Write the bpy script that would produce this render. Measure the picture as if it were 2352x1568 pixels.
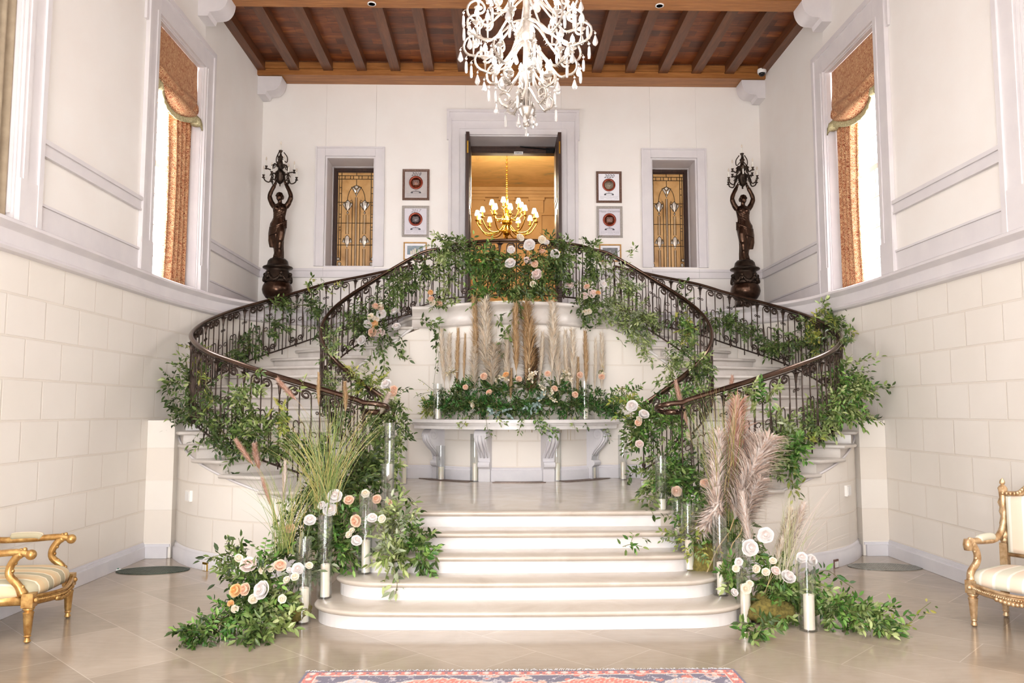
import bpy, bmesh, math, random
import numpy as np
from mathutils import Vector, Matrix, noise
for o in list(bpy.data.objects): bpy.data.objects.remove(o)
C = bpy.context.scene.collection
SC = bpy.context.scene
R = math.radians; PI = math.pi
RND = random.Random(7)
# ---------------------------------------------------------------- camera, light, exposure
FPX = 1830.0
cam = bpy.data.cameras.new('camera'); cam.sensor_width = 36.0; cam.lens = 36.0*FPX/2352.0
cam.clip_start = 0.05; cam.clip_end = 200
co = bpy.data.objects.new('camera', cam); C.objects.link(co)
CAMP = Vector((-0.285, 0.0, 1.755))
co.location = CAMP; co.rotation_euler = (R(90+4.904), 0, R(-1.123)); SC.camera = co
CAMR = co.rotation_euler.to_matrix()
SC.view_settings.view_transform = 'Standard'; SC.view_settings.look = 'None'
SC.view_settings.gamma = 1.0; SC.view_settings.use_curve_mapping = False
SC.view_settings.exposure = 1.5
W = bpy.data.worlds.new('world'); SC.world = W; W.use_nodes = True
W.node_tree.nodes['Background'].inputs[0].default_value = (1.0, 0.985, 0.98, 1)
W.node_tree.nodes['Background'].inputs[1].default_value = 1.5
SC.cycles.max_bounces = 6; SC.cycles.diffuse_bounces = 3; SC.cycles.glossy_bounces = 2
SC.cycles.use_adaptive_sampling = True; SC.cycles.adaptive_threshold = 0.04
SC.cycles.transmission_bounces = 6; SC.cycles.transparent_max_bounces = 8
SC.cycles.caustics_reflective = False; SC.cycles.caustics_refractive = False
SC.cycles.sample_clamp_indirect = 6.0
FILL_E = 10.0         # glowing doors added behind the viewer as front fill
WIN_E = 6.0          # daylight panes of the side windows
CH_E = 34.0          # chandelier bulbs
ROOM_E = 170.0        # lamp of the room beyond the door

def ray(px, py):
    return (CAMR @ Vector(((px-1176)/FPX, (784-py)/FPX, -1.0)))
def at(px, py, Y):
    d = ray(px, py); t = (Y-CAMP.y)/d.y; return CAMP + d*t
def atx(px, py, X):
    d = ray(px, py); t = (X-CAMP.x)/d.x; return CAMP + d*t
def atz(px, py, Z):
    d = ray(px, py); t = (Z-CAMP.z)/d.z; return CAMP + d*t
def ppm(Y): return FPX/Y

# ---------------------------------------------------------------- mesh helpers
class MB:
    q = 0.1
    def __init__(s): s.v = []; s.f = []; s.uv = None; s.fm = []
    def add(s, vs, fs):
        n = len(s.v); s.v += [tuple(v) for v in vs]; s.f += [tuple(i+n for i in f) for f in fs]
        return n
    def box(s, a, b):
        x0,y0,z0 = a; x1,y1,z1 = b
        x0,x1 = min(x0,x1),max(x0,x1); y0,y1 = min(y0,y1),max(y0,y1); z0,z1 = min(z0,z1),max(z0,z1)
        MB.q = (MB.q*1.618+0.37)%1.0; e = min(0.0002+0.0014*MB.q, 0.1*min(x1-x0,y1-y0,z1-z0)); x0 += e; x1 -= e; y0 += e; y1 -= e; z0 += e; z1 -= e   # no two faces share a plane
        s.add([(x0,y0,z0),(x1,y0,z0),(x1,y1,z0),(x0,y1,z0),(x0,y0,z1),(x1,y0,z1),(x1,y1,z1),(x0,y1,z1)],
              [(0,3,2,1),(4,5,6,7),(0,1,5,4),(1,2,6,5),(2,3,7,6),(3,0,4,7)]); return s
    def hexa(s, b, t):   # bottom quad, top quad (ccw from above)
        s.add(list(b)+list(t), [(3,2,1,0),(4,5,6,7),(0,1,5,4),(1,2,6,5),(2,3,7,6),(3,0,4,7)]); return s
    def tube(s, pts, r, n=6, cap=True, flat=None):
        pts = [Vector(p) for p in pts]; m = len(pts)
        if m < 2: return s
        rs = r if isinstance(r, (list, tuple)) else [r]*m
        T = []
        for i in range(m):
            a = pts[max(i-1,0)]; b = pts[min(i+1,m-1)]; t = b-a
            T.append(t.normalized() if t.length > 1e-9 else Vector((0,0,1)))
        ref = Vector((0,0,1)) if abs(T[0].z) < 0.9 else Vector((1,0,0))
        u = T[0].cross(ref).normalized(); vs = []
        for i in range(m):
            u = (u - T[i]*u.dot(T[i]))
            if u.length < 1e-6: u = T[i].orthogonal()
            u.normalize(); w = T[i].cross(u)
            for j in range(n):
                a = 2*PI*j/n
                k1, k2 = (1,1) if flat is None else flat
                vs.append(pts[i] + u*(math.cos(a)*rs[i]*k1) + w*(math.sin(a)*rs[i]*k2))
        fs = []
        for i in range(m-1):
            for j in range(n):
                fs.append((i*n+j, i*n+(j+1)%n, (i+1)*n+(j+1)%n, (i+1)*n+j))
        if cap: fs.append(tuple(range(n-1,-1,-1))); fs.append(tuple((m-1)*n+j for j in range(n)))
        s.add(vs, fs); return s
    def lathe(s, prof, n=16, c=(0,0,0), mod=None, a0=0, a1=2*PI):
        c = Vector(c); vs = []; fs = []; m = len(prof); full = abs(a1-a0-2*PI) < 1e-6
        nn = n if full else n+1
        for (r, z) in prof:
            for j in range(nn):
                a = a0+(a1-a0)*j/n; rr = r*(mod(a, z) if mod else 1)
                vs.append((c.x+rr*math.cos(a), c.y+rr*math.sin(a), c.z+z))
        for i in range(m-1):
            for j in range(n):
                fs.append((i*nn+j, i*nn+(j+1)%nn, (i+1)*nn+(j+1)%nn, (i+1)*nn+j))
        if full:
            if prof[0][0] > 1e-5: fs.append(tuple(range(nn-1,-1,-1)))
            if prof[-1][0] > 1e-5: fs.append(tuple((m-1)*nn+j for j in range(nn)))
        s.add(vs, fs); return s
    def prism(s, poly, z0, z1):
        n = len(poly)
        s.add([(p[0],p[1],z0) for p in poly]+[(p[0],p[1],z1) for p in poly],
              [tuple(range(n-1,-1,-1)), tuple(range(n,2*n))]+[(i,(i+1)%n,n+(i+1)%n,n+i) for i in range(n)]); return s
    def loft(s, rings, closed=True, cap=True):
        n = len(rings[0]); vs = [p for r in rings for p in r]; fs = []
        for i in range(len(rings)-1):
            for j in range(n if closed else n-1):
                fs.append((i*n+j, i*n+(j+1)%n, (i+1)*n+(j+1)%n, (i+1)*n+j))
        if cap and closed:
            fs.append(tuple(range(n-1,-1,-1))); fs.append(tuple((len(rings)-1)*n+j for j in range(n)))
        s.add(vs, fs); return s
    def extr(s, poly, A, B, w):   # polygon of (a,b) in plane A,B at origin list; extruded along w
        O, A, B, w = Vector(w[0]), Vector(A), Vector(B), Vector(w[1]); n = len(poly)
        p0 = [O+A*a+B*b for a,b in poly]; p1 = [p+w for p in p0]
        s.add(p0+p1, [tuple(range(n-1,-1,-1)), tuple(range(n,2*n))]+[(i,(i+1)%n,n+(i+1)%n,n+i) for i in range(n)]); return s
    def ball(s, c, r, n=10, m=7, sc=(1,1,1)):
        c = Vector(c); vs = [(c.x,c.y,c.z-r*sc[2])]; fs = []
        for i in range(1,m):
            ph = -PI/2+PI*i/m
            for j in range(n):
                a = 2*PI*j/n; vs.append((c.x+r*sc[0]*math.cos(ph)*math.cos(a), c.y+r*sc[1]*math.cos(ph)*math.sin(a), c.z+r*sc[2]*math.sin(ph)))
        vs.append((c.x,c.y,c.z+r*sc[2])); L = len(vs)-1
        for j in range(n): fs.append((0, 1+(j+1)%n, 1+j))
        for i in range(m-2):
            for j in range(n): fs.append((1+i*n+j, 1+i*n+(j+1)%n, 1+(i+1)*n+(j+1)%n, 1+(i+1)*n+j))
        for j in range(n): fs.append((L, 1+(m-2)*n+j, 1+(m-2)*n+(j+1)%n))
        s.add(vs, fs); return s
    def strip(s, path, z0, z1, uv=True):   # vertical ruled surface along xy path; z0,z1 callables/consts/lists
        m = len(path); vs = []; u = 0; us = []
        for i,p in enumerate(path):
            if i: u += math.hypot(p[0]-path[i-1][0], p[1]-path[i-1][1])
            us.append(u)
            a = z0[i] if isinstance(z0,(list,tuple)) else z0; b = z1[i] if isinstance(z1,(list,tuple)) else z1
            vs += [(p[0],p[1],a),(p[0],p[1],b)]
        s.add(vs, [(2*i,2*i+2,2*i+3,2*i+1) for i in range(m-1)]); return s
    def mesh(s, name, smooth=False):
        me = bpy.data.meshes.new(name); me.from_pydata(s.v, [], s.f); me.validate()
        if smooth: me.polygons.foreach_set('use_smooth', [True]*len(me.polygons))
        return me

def link(name, me, m, parent=None, local=False):
    o = bpy.data.objects.new(name, me); C.objects.link(o)
    if m is not None: me.materials.clear(); me.materials.append(m)
    if parent is not None:
        o.parent = parent
        if not local: me.transform(wmat(parent).inverted())
    return o
def wmat(o):
    M = Matrix.LocRotScale(o.location, o.rotation_euler, o.scale)
    return wmat(o.parent) @ M if o.parent else M
def obj(name, mb, m, parent=None, smooth=False, local=False, auto=None):
    me = mb.mesh(name, smooth or auto is not None)
    o = link(name, me, m, parent, local)
    if auto is not None:
        bm = bmesh.new(); bm.from_mesh(me)
        for e in bm.edges:
            if len(e.link_faces) == 2 and e.calc_face_angle(0) > R(auto): e.smooth = False
        bm.to_mesh(me); bm.free()
    return o
def tag(o, label=None, cat=None, group=None, kind=None):
    if label: o['label'] = label
    if cat: o['category'] = cat
    if group: o['group'] = group
    if kind: o['kind'] = kind
    return o
def thing(name, label, cat, loc=(0,0,0), rotz=0, group=None):
    o = bpy.data.objects.new(name, None); C.objects.link(o); o.location = loc; o.rotation_euler = (0,0,rotz)
    o.empty_display_size = 0.1
    return tag(o, label, cat, group)
def dup(root, loc=None, rot=None, label=None, group=None, scale=None):
    r = root.copy(); C.objects.link(r)
    if loc is not None: r.location = loc
    if rot is not None: r.rotation_euler = rot
    if scale is not None: r.scale = scale if hasattr(scale,'__len__') else (scale,)*3
    if label: r['label'] = label
    if group: r['group'] = group
    for ch in list(root.children):
        c = ch.copy(); C.objects.link(c); c.parent = r
        for g in list(ch.children):
            d = g.copy(); C.objects.link(d); d.parent = c
    return r
def struct(name, mb, m, parent=None, **k):
    o = obj(name, mb, m, parent, **k)
    if parent is None: o['kind'] = 'structure'
    return o
def uvbox(o, fn):      # set uv per loop from world position
    me = o.data; uv = me.uv_layers.new(name='UVMap'); co_ = [v.co for v in me.vertices]
    for l in me.loops: uv.data[l.index].uv = fn(co_[l.vertex_index])
def catmull(P, t):
    n = len(P)-1; t = min(max(t,0),n); i = min(int(t),n-1); f = t-i
    p1 = Vector(P[i]); p2 = Vector(P[i+1])
    p0 = Vector(P[i-1]) if i > 0 else p1*2-p2
    p3 = Vector(P[i+2]) if i+2 <= n else p2*2-p1
    return 0.5*((2*p1)+(p2-p0)*f+(2*p0-5*p1+4*p2-p3)*f*f+(3*p1-p0-3*p2+p3)*f**3)
def smooth_path(P, per=6):
    P = [Vector(p) for p in P]; n = (len(P)-1)*per
    return [catmull(P, i/per) for i in range(n+1)]

# ---------------------------------------------------------------- materials
def lin(c):
    if isinstance(c, str):
        c = tuple(int(c[i:i+2],16)/255 for i in (0,2,4))
    return tuple((x/12.92 if x <= 0.04045 else ((x+0.055)/1.055)**2.4) for x in c)+(1,)
class NT:
    def __init__(s, name):
        s.m = bpy.data.materials.new(name); s.m.use_nodes = True; s.t = s.m.node_tree
        s.b = s.t.nodes['Principled BSDF']; s.out = s.t.nodes['Material Output']
    def n(s, typ, **k):
        nd = s.t.nodes.new(typ)
        for a,v in k.items():
            if a.startswith('i_'): 
                key = a[2:]; key = int(key) if key.isdigit() else key.replace('_',' ')
                nd.inputs[key].default_value = v
            else: setattr(nd, a, v)
        return nd
    def l(s, a, b): s.t.links.new(a, b)
    def co(s, kind='Object', scale=(1,1,1), rot=(0,0,0), loc=(0,0,0)):
        tc = s.n('ShaderNodeTexCoord'); mp = s.n('ShaderNodeMapping')
        mp.inputs['Scale'].default_value = scale; mp.inputs['Rotation'].default_value = rot; mp.inputs['Location'].default_value = loc
        s.l(tc.outputs[kind], mp.inputs[0]); return mp.outputs[0]
    def ramp(s, fac, stops):
        r = s.n('ShaderNodeValToRGB'); s.l(fac, r.inputs[0]); e = r.color_ramp.elements
        while len(e) < len(stops): e.new(0.5)
        for i,(p,c) in enumerate(stops): e[i].position = p; e[i].color = lin(c)
        return r.outputs[0]
    def noise(s, vec, scale, detail=4, rough=0.55, dist=0):
        nd = s.n('ShaderNodeTexNoise'); nd.inputs['Scale'].default_value = scale; nd.inputs['Detail'].default_value = detail
        nd.inputs['Roughness'].default_value = rough; nd.inputs['Distortion'].default_value = dist
        if vec is not None: s.l(vec, nd.inputs['Vector'])
        return nd.outputs['Fac']
    def mix(s, fac, a, b, mode='MIX'):
        nd = s.n('ShaderNodeMix', data_type='RGBA', blend_type=mode)
        for v,i in ((fac,0),(a,6),(b,7)):
            if isinstance(v,(int,float)): nd.inputs[i].default_value = v
            elif isinstance(v,tuple): nd.inputs[i].default_value = v
            elif isinstance(v,str): nd.inputs[i].default_value = lin(v)
            else: s.l(v, nd.inputs[i])
        return nd.outputs[2]
    def math(s, op, a, b=0.0):
        nd = s.n('ShaderNodeMath', operation=op)
        for v,i in ((a,0),(b,1)):
            if isinstance(v,(int,float)): nd.inputs[i].default_value = v
            else: s.l(v, nd.inputs[i])
        return nd.outputs[0]
    def bump(s, h, st=0.3, d=0.01):
        b = s.n('ShaderNodeBump'); b.inputs['Strength'].default_value = st; b.inputs['Distance'].default_value = d
        s.l(h, b.inputs['Height']); s.l(b.outputs[0], s.b.inputs['Normal'])
    def set(s, rough=0.5, metal=0.0, col=None, spec=None, **k):
        s.b.inputs['Roughness'].default_value = rough; s.b.inputs['Metallic'].default_value = metal
        if spec is not None: s.b.inputs['Specular IOR Level'].default_value = spec
        if col is not None:
            if isinstance(col,(str,tuple)): s.b.inputs['Base Color'].default_value = lin(col) if isinstance(col,str) else col
            else: s.l(col, s.b.inputs['Base Color'])
        for a,v in k.items(): s.b.inputs[a.replace('_',' ')].default_value = v
        return s.m
def simple(name, a, b=None, rough=0.5, metal=0.0, scale=8.0, bump=0, **k):
    t = NT(name)
    if b is None: b = a
    v = t.co('Object'); nz = t.noise(v, scale, 5)
    col = t.ramp(nz, [(0.3,a),(0.7,b)])
    if bump: t.bump(nz, bump, 0.004)
    return t.set(rough, metal, col, **k)
M = {}
def brickwall(name, base, base2, joint, uv=True, off=(0,0,0)):
    t = NT(name); v = t.co('UV', loc=off)
    br = t.n('ShaderNodeTexBrick'); br.offset = 0.5; br.squash = 1.0
    t.l(v, br.inputs['Vector'])
    br.inputs['Scale'].default_value = 1.0; br.inputs['Brick Width'].default_value = 0.6; br.inputs['Row Height'].default_value = 0.368
    br.inputs['Mortar Size'].default_value = 0.012; br.inputs['Mortar Smooth'].default_value = 0.35; br.inputs['Bias'].default_value = 0
    br.inputs['Color1'].default_value = lin(base); br.inputs['Color2'].default_value = lin(base2); br.inputs['Mortar'].default_value = lin(joint)
    nz = t.noise(t.co('Object'), 1.3, 6); nz2 = t.noise(t.co('Object'), 40, 3)
    c = t.mix(0.5, br.outputs['Color'], t.ramp(nz, [(0.25,'f0ebe4'),(0.75,'faf7f3')]), 'MULTIPLY')
    h = t.math('ADD', t.math('MULTIPLY', br.outputs['Fac'], -1.0), t.math('MULTIPLY', nz2, 0.06))
    t.bump(h, 0.5, 0.008)
    return t.set(0.6, 0, c)
M['block'] = brickwall('cream_block_plaster', 'f2ece5', 'f3ede7', 'ece4db')
M['plaster'] = simple('cream_plaster', 'f3ece6', 'f6f1ec', 0.65, scale=1.6, bump=0.08)
M['stone'] = simple('lavender_grey_stone', 'dcd6d8', 'e5dfdf', 0.6, scale=3, bump=0.08)
M['basest'] = simple('pale_grey_base_stone', 'd6d3d8', 'e0dde0', 0.5, scale=4)
def marble(name, a, b, c, rough, scale=1.0):
    t = NT(name); v = t.co('Object', scale=(scale,scale*1.0,scale))
    n1 = t.noise(v, 2.2, 8, 0.6, 1.2); n2 = t.noise(v, 9, 6, 0.6, 0.3)
    col = t.mix(t.math('MULTIPLY', n2, 0.5), t.ramp(n1, [(0.3,a),(0.5,b),(0.72,c)]), b)
    t.bump(n2, 0.04, 0.003)
    return t.set(rough, 0, col)
M['step'] = marble('grey_white_marble', 'd2ccca', 'e0dbd9', 'e9e5e3', 0.3)
M['tread'] = marble('beige_marble_tread', 'b9ab9d', 'c7bbae', 'd1c7bc', 0.18)
M['flight'] = marble('warm_grey_marble', 'c2b8b0', 'd0c8c1', 'dcd5cf', 0.3)
M['floor'] = None
def floormat():
    t = NT('polished_stone_floor'); v = t.co('Object', rot=(0,0,R(45)), loc=(0.2,0.1,0))
    br = t.n('ShaderNodeTexBrick'); br.offset = 0.5; t.l(v, br.inputs['Vector'])
    br.inputs['Scale'].default_value = 1.0; br.inputs['Brick Width'].default_value = 1.15; br.inputs['Row Height'].default_value = 0.62
    br.inputs['Mortar Size'].default_value = 0.0035; br.inputs['Mortar Smooth'].default_value = 0.1
    br.inputs['Color1'].default_value = lin('9d8f7f'); br.inputs['Color2'].default_value = lin('b0a293'); br.inputs['Mortar'].default_value = lin('c4b7a8')
    n1 = t.noise(t.co('Object'), 1.1, 9, 0.62, 1.5); n2 = t.noise(t.co('Object',scale=(1,4,1)), 6, 6)
    c = t.mix(0.55, br.outputs['Color'], t.ramp(n1, [(0.3,'cfc3b6'),(0.55,'efe7de'),(0.75,'fffaf4')]), 'MULTIPLY')
    c = t.mix(t.math('MULTIPLY',n2,0.25), c, 'd8ccbe')
    t.set(0.16, 0, c); t.l(t.math('ADD', t.math('MULTIPLY', n1, 0.12), 0.08), t.b.inputs['Roughness'])
    return t.m
M['floor'] = floormat()
def wood(name, dark, mid, light, scale=(1,1,1), rough=0.45, plank=None):
    t = NT(name); v = t.co('Object', scale=scale)
    n = t.noise(v, 3.0, 8, 0.65, 0.6); n2 = t.noise(v, 14, 4, 0.6)
    f = t.math('ADD', t.math('MULTIPLY', n, 0.7), t.math('MULTIPLY', n2, 0.3))
    col = t.ramp(f, [(0.3,dark),(0.5,mid),(0.68,light)])
    if plank:
        br = t.n('ShaderNodeTexBrick'); br.offset = 0.5; t.l(t.co('Object'), br.inputs['Vector'])
        br.inputs['Scale'].default_value = 1; br.inputs['Brick Width'].default_value = plank[0]; br.inputs['Row Height'].default_value = plank[1]
        br.inputs['Mortar Size'].default_value = 0.002
        br.inputs['Color1'].default_value = lin('8a6044'); br.inputs['Color2'].default_value = lin('ffd2a0'); br.inputs['Mortar'].default_value = lin('201008')
        col = t.mix(0.85, col, br.outputs['Color'], 'MULTIPLY')
    t.bump(n2, 0.1, 0.004)
    return t.set(rough, 0, col)
M['beam'] = wood('honey_oak_beam', '7a4a22', '9c6432', 'b98048', (0.4,6,6))
M['rafter'] = wood('dark_oak_rafter', '4a2a18', '63391f', '7b4a2a', (6,0.4,6))
M['boards'] = wood('red_brown_ceiling_boards', '5e3418', '85502a', 'b57a42', (0.5,3,3), plank=(0.59,0.19))
M['darkwood'] = wood('dark_walnut', '2a1a14', '3b241a', '4d3024', (5,5,0.5), 0.4)
M['iron'] = simple('bronzed_wrought_iron', '3a2e28', '574841', 0.38, 0.75, 12)
M['rail'] = simple('polished_bronze_handrail', '4f3b30', '6d574b', 0.22, 0.85, 6)
M['bronze'] = simple('dark_bronze_patina', '33231a', '5a4335', 0.26, 0.85, 9)
M['bronze_w'] = simple('worn_dark_bronze', '261f19', '4a3b31', 0.38, 0.8, 14, bump=0.25)
M['gold'] = simple('antique_gold_leaf', '9a6a34', 'd8b070', 0.35, 0.7, 18, bump=0.3)
M['brass'] = simple('polished_brass', 'c8962e', 'e8bd54', 0.2, 0.95, 5)
M['gilt'] = simple('champagne_gilt_metal', '9a8e82', 'd4ccc4', 0.35, 0.7, 12)
M['white'] = simple('white_plastic', 'f2f0ee', None, 0.35)
M['black'] = simple('black_gloss', '0c0c0e', None, 0.12)
M['wax'] = simple('ivory_candle_wax', 'f6e9d6', 'fbf3e6', 0.4, scale=5, Subsurface_Weight=0.25)
M['wax'].node_tree.nodes['Principled BSDF'].inputs['Subsurface Radius'].default_value = (0.03,0.015,0.006)
M['waxcap'] = simple('white_candle_tube', 'f7f2e8', None, 0.35)
def emit(name, col, st):
    t = NT(name); t.b.inputs['Base Color'].default_value = lin(col)
    t.b.inputs['Emission Color'].default_value = lin(col); t.b.inputs['Emission Strength'].default_value = st
    return t.m
M['pane'] = emit('daylight_pane', 'fcfdff', WIN_E)
M['fill_pane'] = emit('front_fill_glow', 'fdfeff', FILL_E)  # added fill glow, no such source in view
M['bulb'] = emit('lit_bulb', 'fff9f5', CH_E)
M['shade'] = emit('lit_fabric_shade', 'ffe9c8', 2.2)
M['flame'] = emit('candle_flame', 'ffc070', 6.0)
def glassmat(name, tint, alpha, rough=0.02):
    t = NT(name); tr = t.n('ShaderNodeBsdfTransparent'); tr.inputs[0].default_value = lin(tint)
    gl = t.n('ShaderNodeBsdfGlossy'); gl.inputs['Roughness'].default_value = rough
    lw = t.n('ShaderNodeLayerWeight'); lw.inputs[0].default_value = 0.2
    f = t.math('ADD', t.math('MULTIPLY', lw.outputs['Facing'], 0.5), alpha)
    mx = t.n('ShaderNodeMixShader'); t.l(f, mx.inputs[0]); t.l(tr.outputs[0], mx.inputs[1]); t.l(gl.outputs[0], mx.inputs[2])
    t.l(mx.outputs[0], t.out.inputs[0]); return t.m
M['glass'] = glassmat('clear_vase_glass', 'fdfefe', 0.05)
M['clearbulb'] = glassmat('clear_bulb_glass', 'fffaf2', 0.12)
def crystal():
    t = NT('cut_crystal'); return t.set(0.06, 0, 'fbf8f6', Transmission_Weight=0.55, IOR=1.5)
M['crystal'] = crystal()
def leafmat(name):
    t = NT(name); a = t.n('ShaderNodeAttribute'); a.attribute_name = 'Col'
    t.l(a.outputs['Color'], t.b.inputs['Base Color']); t.b.inputs['Roughness'].default_value = 0.38
    tl = t.n('ShaderNodeBsdfTranslucent'); t.l(a.outputs['Color'], tl.inputs[0])
    mx = t.n('ShaderNodeMixShader'); mx.inputs[0].default_value = 0.25
    t.l(t.b.outputs[0], mx.inputs[1]); t.l(tl.outputs[0], mx.inputs[2]); t.l(mx.outputs[0], t.out.inputs[0]); return t.m
M['leaf'] = leafmat('glossy_green_leaf'); M['hair'] = leafmat('dry_grass_fibre')
M['stem'] = simple('green_brown_stem', '5d6a35', '7a7248', 0.6)
M['twig'] = simple('brown_twig', '6b5238', '8a6c4a', 0.7)
M['moss'] = simple('brown_green_moss', '5a5226', '8b7c3e', 0.95, scale=40, bump=0.8)
# ---------------------------------------------------------------- plan of the place (x across, y into the room)
HW = 4.487; YB = 14.0; WT = 0.66; ZL = 3.3; ZM = 0.75; RS = 0.15
CX, CY, RI = 1.75, 11.05, 0.88
OK = [(1.55,13.62),(2.1,13.46),(2.6,13.24),(3.1,12.97),(3.45,12.75),(3.75,12.45),(4.02,12.08),(4.2,11.7),(4.31,11.3),(4.36,10.9),
      (4.34,10.48),(4.24,10.05),(4.03,9.65),(3.72,9.25),(3.3,8.92),(2.8,8.68),(2.25,8.52),(1.72,8.42)]
def Oc(k, s): p = catmull([(a,b,0) for a,b in OK], k); return Vector((s*p.x, p.y, 0))
def Ic(k, s):
    if k < 2: return Vector((s*(1.75-0.2*(2-k)), 11.93, 0))
    a = R(90-13.57*(k-2)); return Vector((s*(CX+RI*math.cos(a)), CY+RI*math.sin(a), 0))
def zt(k): return ZL-RS*k
DR, DC = 1.45, 12.78     # drum under the balcony
def drum(R_, a): return Vector((R_*math.sin(a), DC-R_*math.cos(a), 0))
DA = math.asin(1.1/DR)

# floor
mb = MB(); mb.box((-HW-0.05,-2,-0.1),(HW+0.05,14.2,0)); struct('floor', mb, M['floor'])
# lower side walls with block joints, from the floor to the ledge
for s, nm in ((-1,'left'),(1,'right')):
    mb = MB(); path = [(s*HW, -2), (s*HW, 10.7)]
    x0, x1 = s*HW, s*(HW+0.8)
    mb.box((x0,-2,0),(x1,10.6,3.36)); o = struct('wall_'+nm+'_lower', mb, M['block']); uvbox(o, lambda c: (c.y+(0.03 if s<0 else 0.12), c.z-0.185))
    # concave wall behind the stair, same blocks, up to the ledge
    mb = MB(); ks = [9.0-0.24*i for i in range(38)]; P = []
    for k in ks:
        p = Oc(k,s); q = Oc(k-0.05,s); t = (q-p).normalized(); n = Vector((t.y,-t.x,0))*(s); P.append(p+n*0.035 if (p+n*0.035-Vector((s*CX,CY,0))).length > (p-Vector((s*CX,CY,0))).length else p-n*0.035)
    P = [Vector((s*HW,9.76,0)),Vector((s*(HW-0.012),10.1,0)),Vector((s*(HW-0.04),10.5,0))]+P+[Vector((s*1.2,13.75,0))]
    mb.strip(P, 0.0, 3.14); o = struct('wall_'+nm+'_curved', mb, M['block'])
    acc = [0]
    for i in range(1,len(P)): acc.append(acc[-1]+(P[i]-P[i-1]).length)
    me = o.data; uv = me.uv_layers.new(name='UVMap')
    for l in me.loops: uv.data[l.index].uv = (acc[l.vertex_index//2]+9.76, me.vertices[l.vertex_index].co.z-0.185)
    # corner platform
    mb = MB(); poly = [(p.x,p.y) for p in P]+[(s*1.2,14.05),(s*(HW+0.05),14.05),(s*(HW+0.05),9.76)]
    if s < 0: poly = poly[::-1]
    mb.prism(poly, 3.10, 3.38); struct('trim_'+('1' if s<0 else '2')+'_corner_ledge', mb, M['stone'])
    # ledge moulding swept along wall and curve
    path = [Vector((s*HW,-2,0)), Vector((s*HW,9.5,0))]+P
    prof = [(0.0,3.10),(0.05,3.115),(0.065,3.14),(0.05,3.165),(0.02,3.18),(0.02,3.30),(0.03,3.31),(0.06,3.325),(0.085,3.35),(0.075,3.38),(0.05,3.395),(-0.05,3.40)]
    rings = []
    for i,p in enumerate(path):
        a = path[max(i-1,0)]; b = path[min(i+1,len(path)-1)]; t = (b-a).normalized(); n = Vector((-t.y,t.x,0))*(1 if s>0 else -1)
        rings.append([p+n*r+Vector((0,0,z)) for r,z in prof])
    mb = MB(); mb.loft(rings, closed=False, cap=False); struct('trim_'+('3' if s<0 else '4')+'_ledge_moulding', mb, M['stone'], auto=40)
    # band and dado on the upper wall
    mb = MB()
    segs = ((-2,5.15),(7.23,9.27),(11.49,14.0))
    for a,b in segs:
        mb.box((s*HW,a,3.36),(s*(HW-0.02),b,3.62)); mb.box((s*HW,a,3.62),(s*(HW-0.035),b,3.645))
        mb.box((s*HW,a,4.10),(s*(HW-0.03),b,4.24)); mb.box((s*HW,a,4.20),(s*(HW-0.05),b,4.245)); mb.box((s*HW,a,4.085),(s*(HW-0.04),b,4.11))
    struct('trim_'+('5' if s<0 else '6')+'_dado', mb, M['stone'])
    # upper wall with two window openings
    WZ0, WZ1 = 3.36, 6.66
    mb = MB(); ws = ((5.49,6.9),(9.6,11.16)); y = -2
    for a,b in ws:
        mb.box((x0,y,3.36),(x1,a,8.3)); mb.box((x0,a,WZ1),(x1,b,8.3)); y = b
    mb.box((x0,y,3.36),(x1,YB+WT,8.3)); struct('wall_'+nm, mb, M['plaster'])
    # pier between wall and outer stair wall
    mb = MB(); mb.box((s*4.16,9.74,0),(s*HW,10.6,zt(10)-0.17)); o = struct('wall_'+nm+'_pier', mb, M['block']); uvbox(o, lambda c: (0.3+0.001*c.x, c.z-0.185))
    # baseboards
    mb = MB(); mb.box((s*HW,-2,0),(s*(HW-0.045),9.74,0.135)); mb.box((s*HW,-2,0.13),(s*(HW-0.025),9.74,0.165)); mb.box((s*HW,-2,0.16),(s*(HW-0.012),9.74,0.185))
    mb.box((s*4.19,9.70,0),(s*HW,9.75,0.135)); mb.box((s*4.17,9.725,0.13),(s*HW,9.75,0.165))
    struct('baseboard_'+nm, mb, M['basest'])

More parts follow.
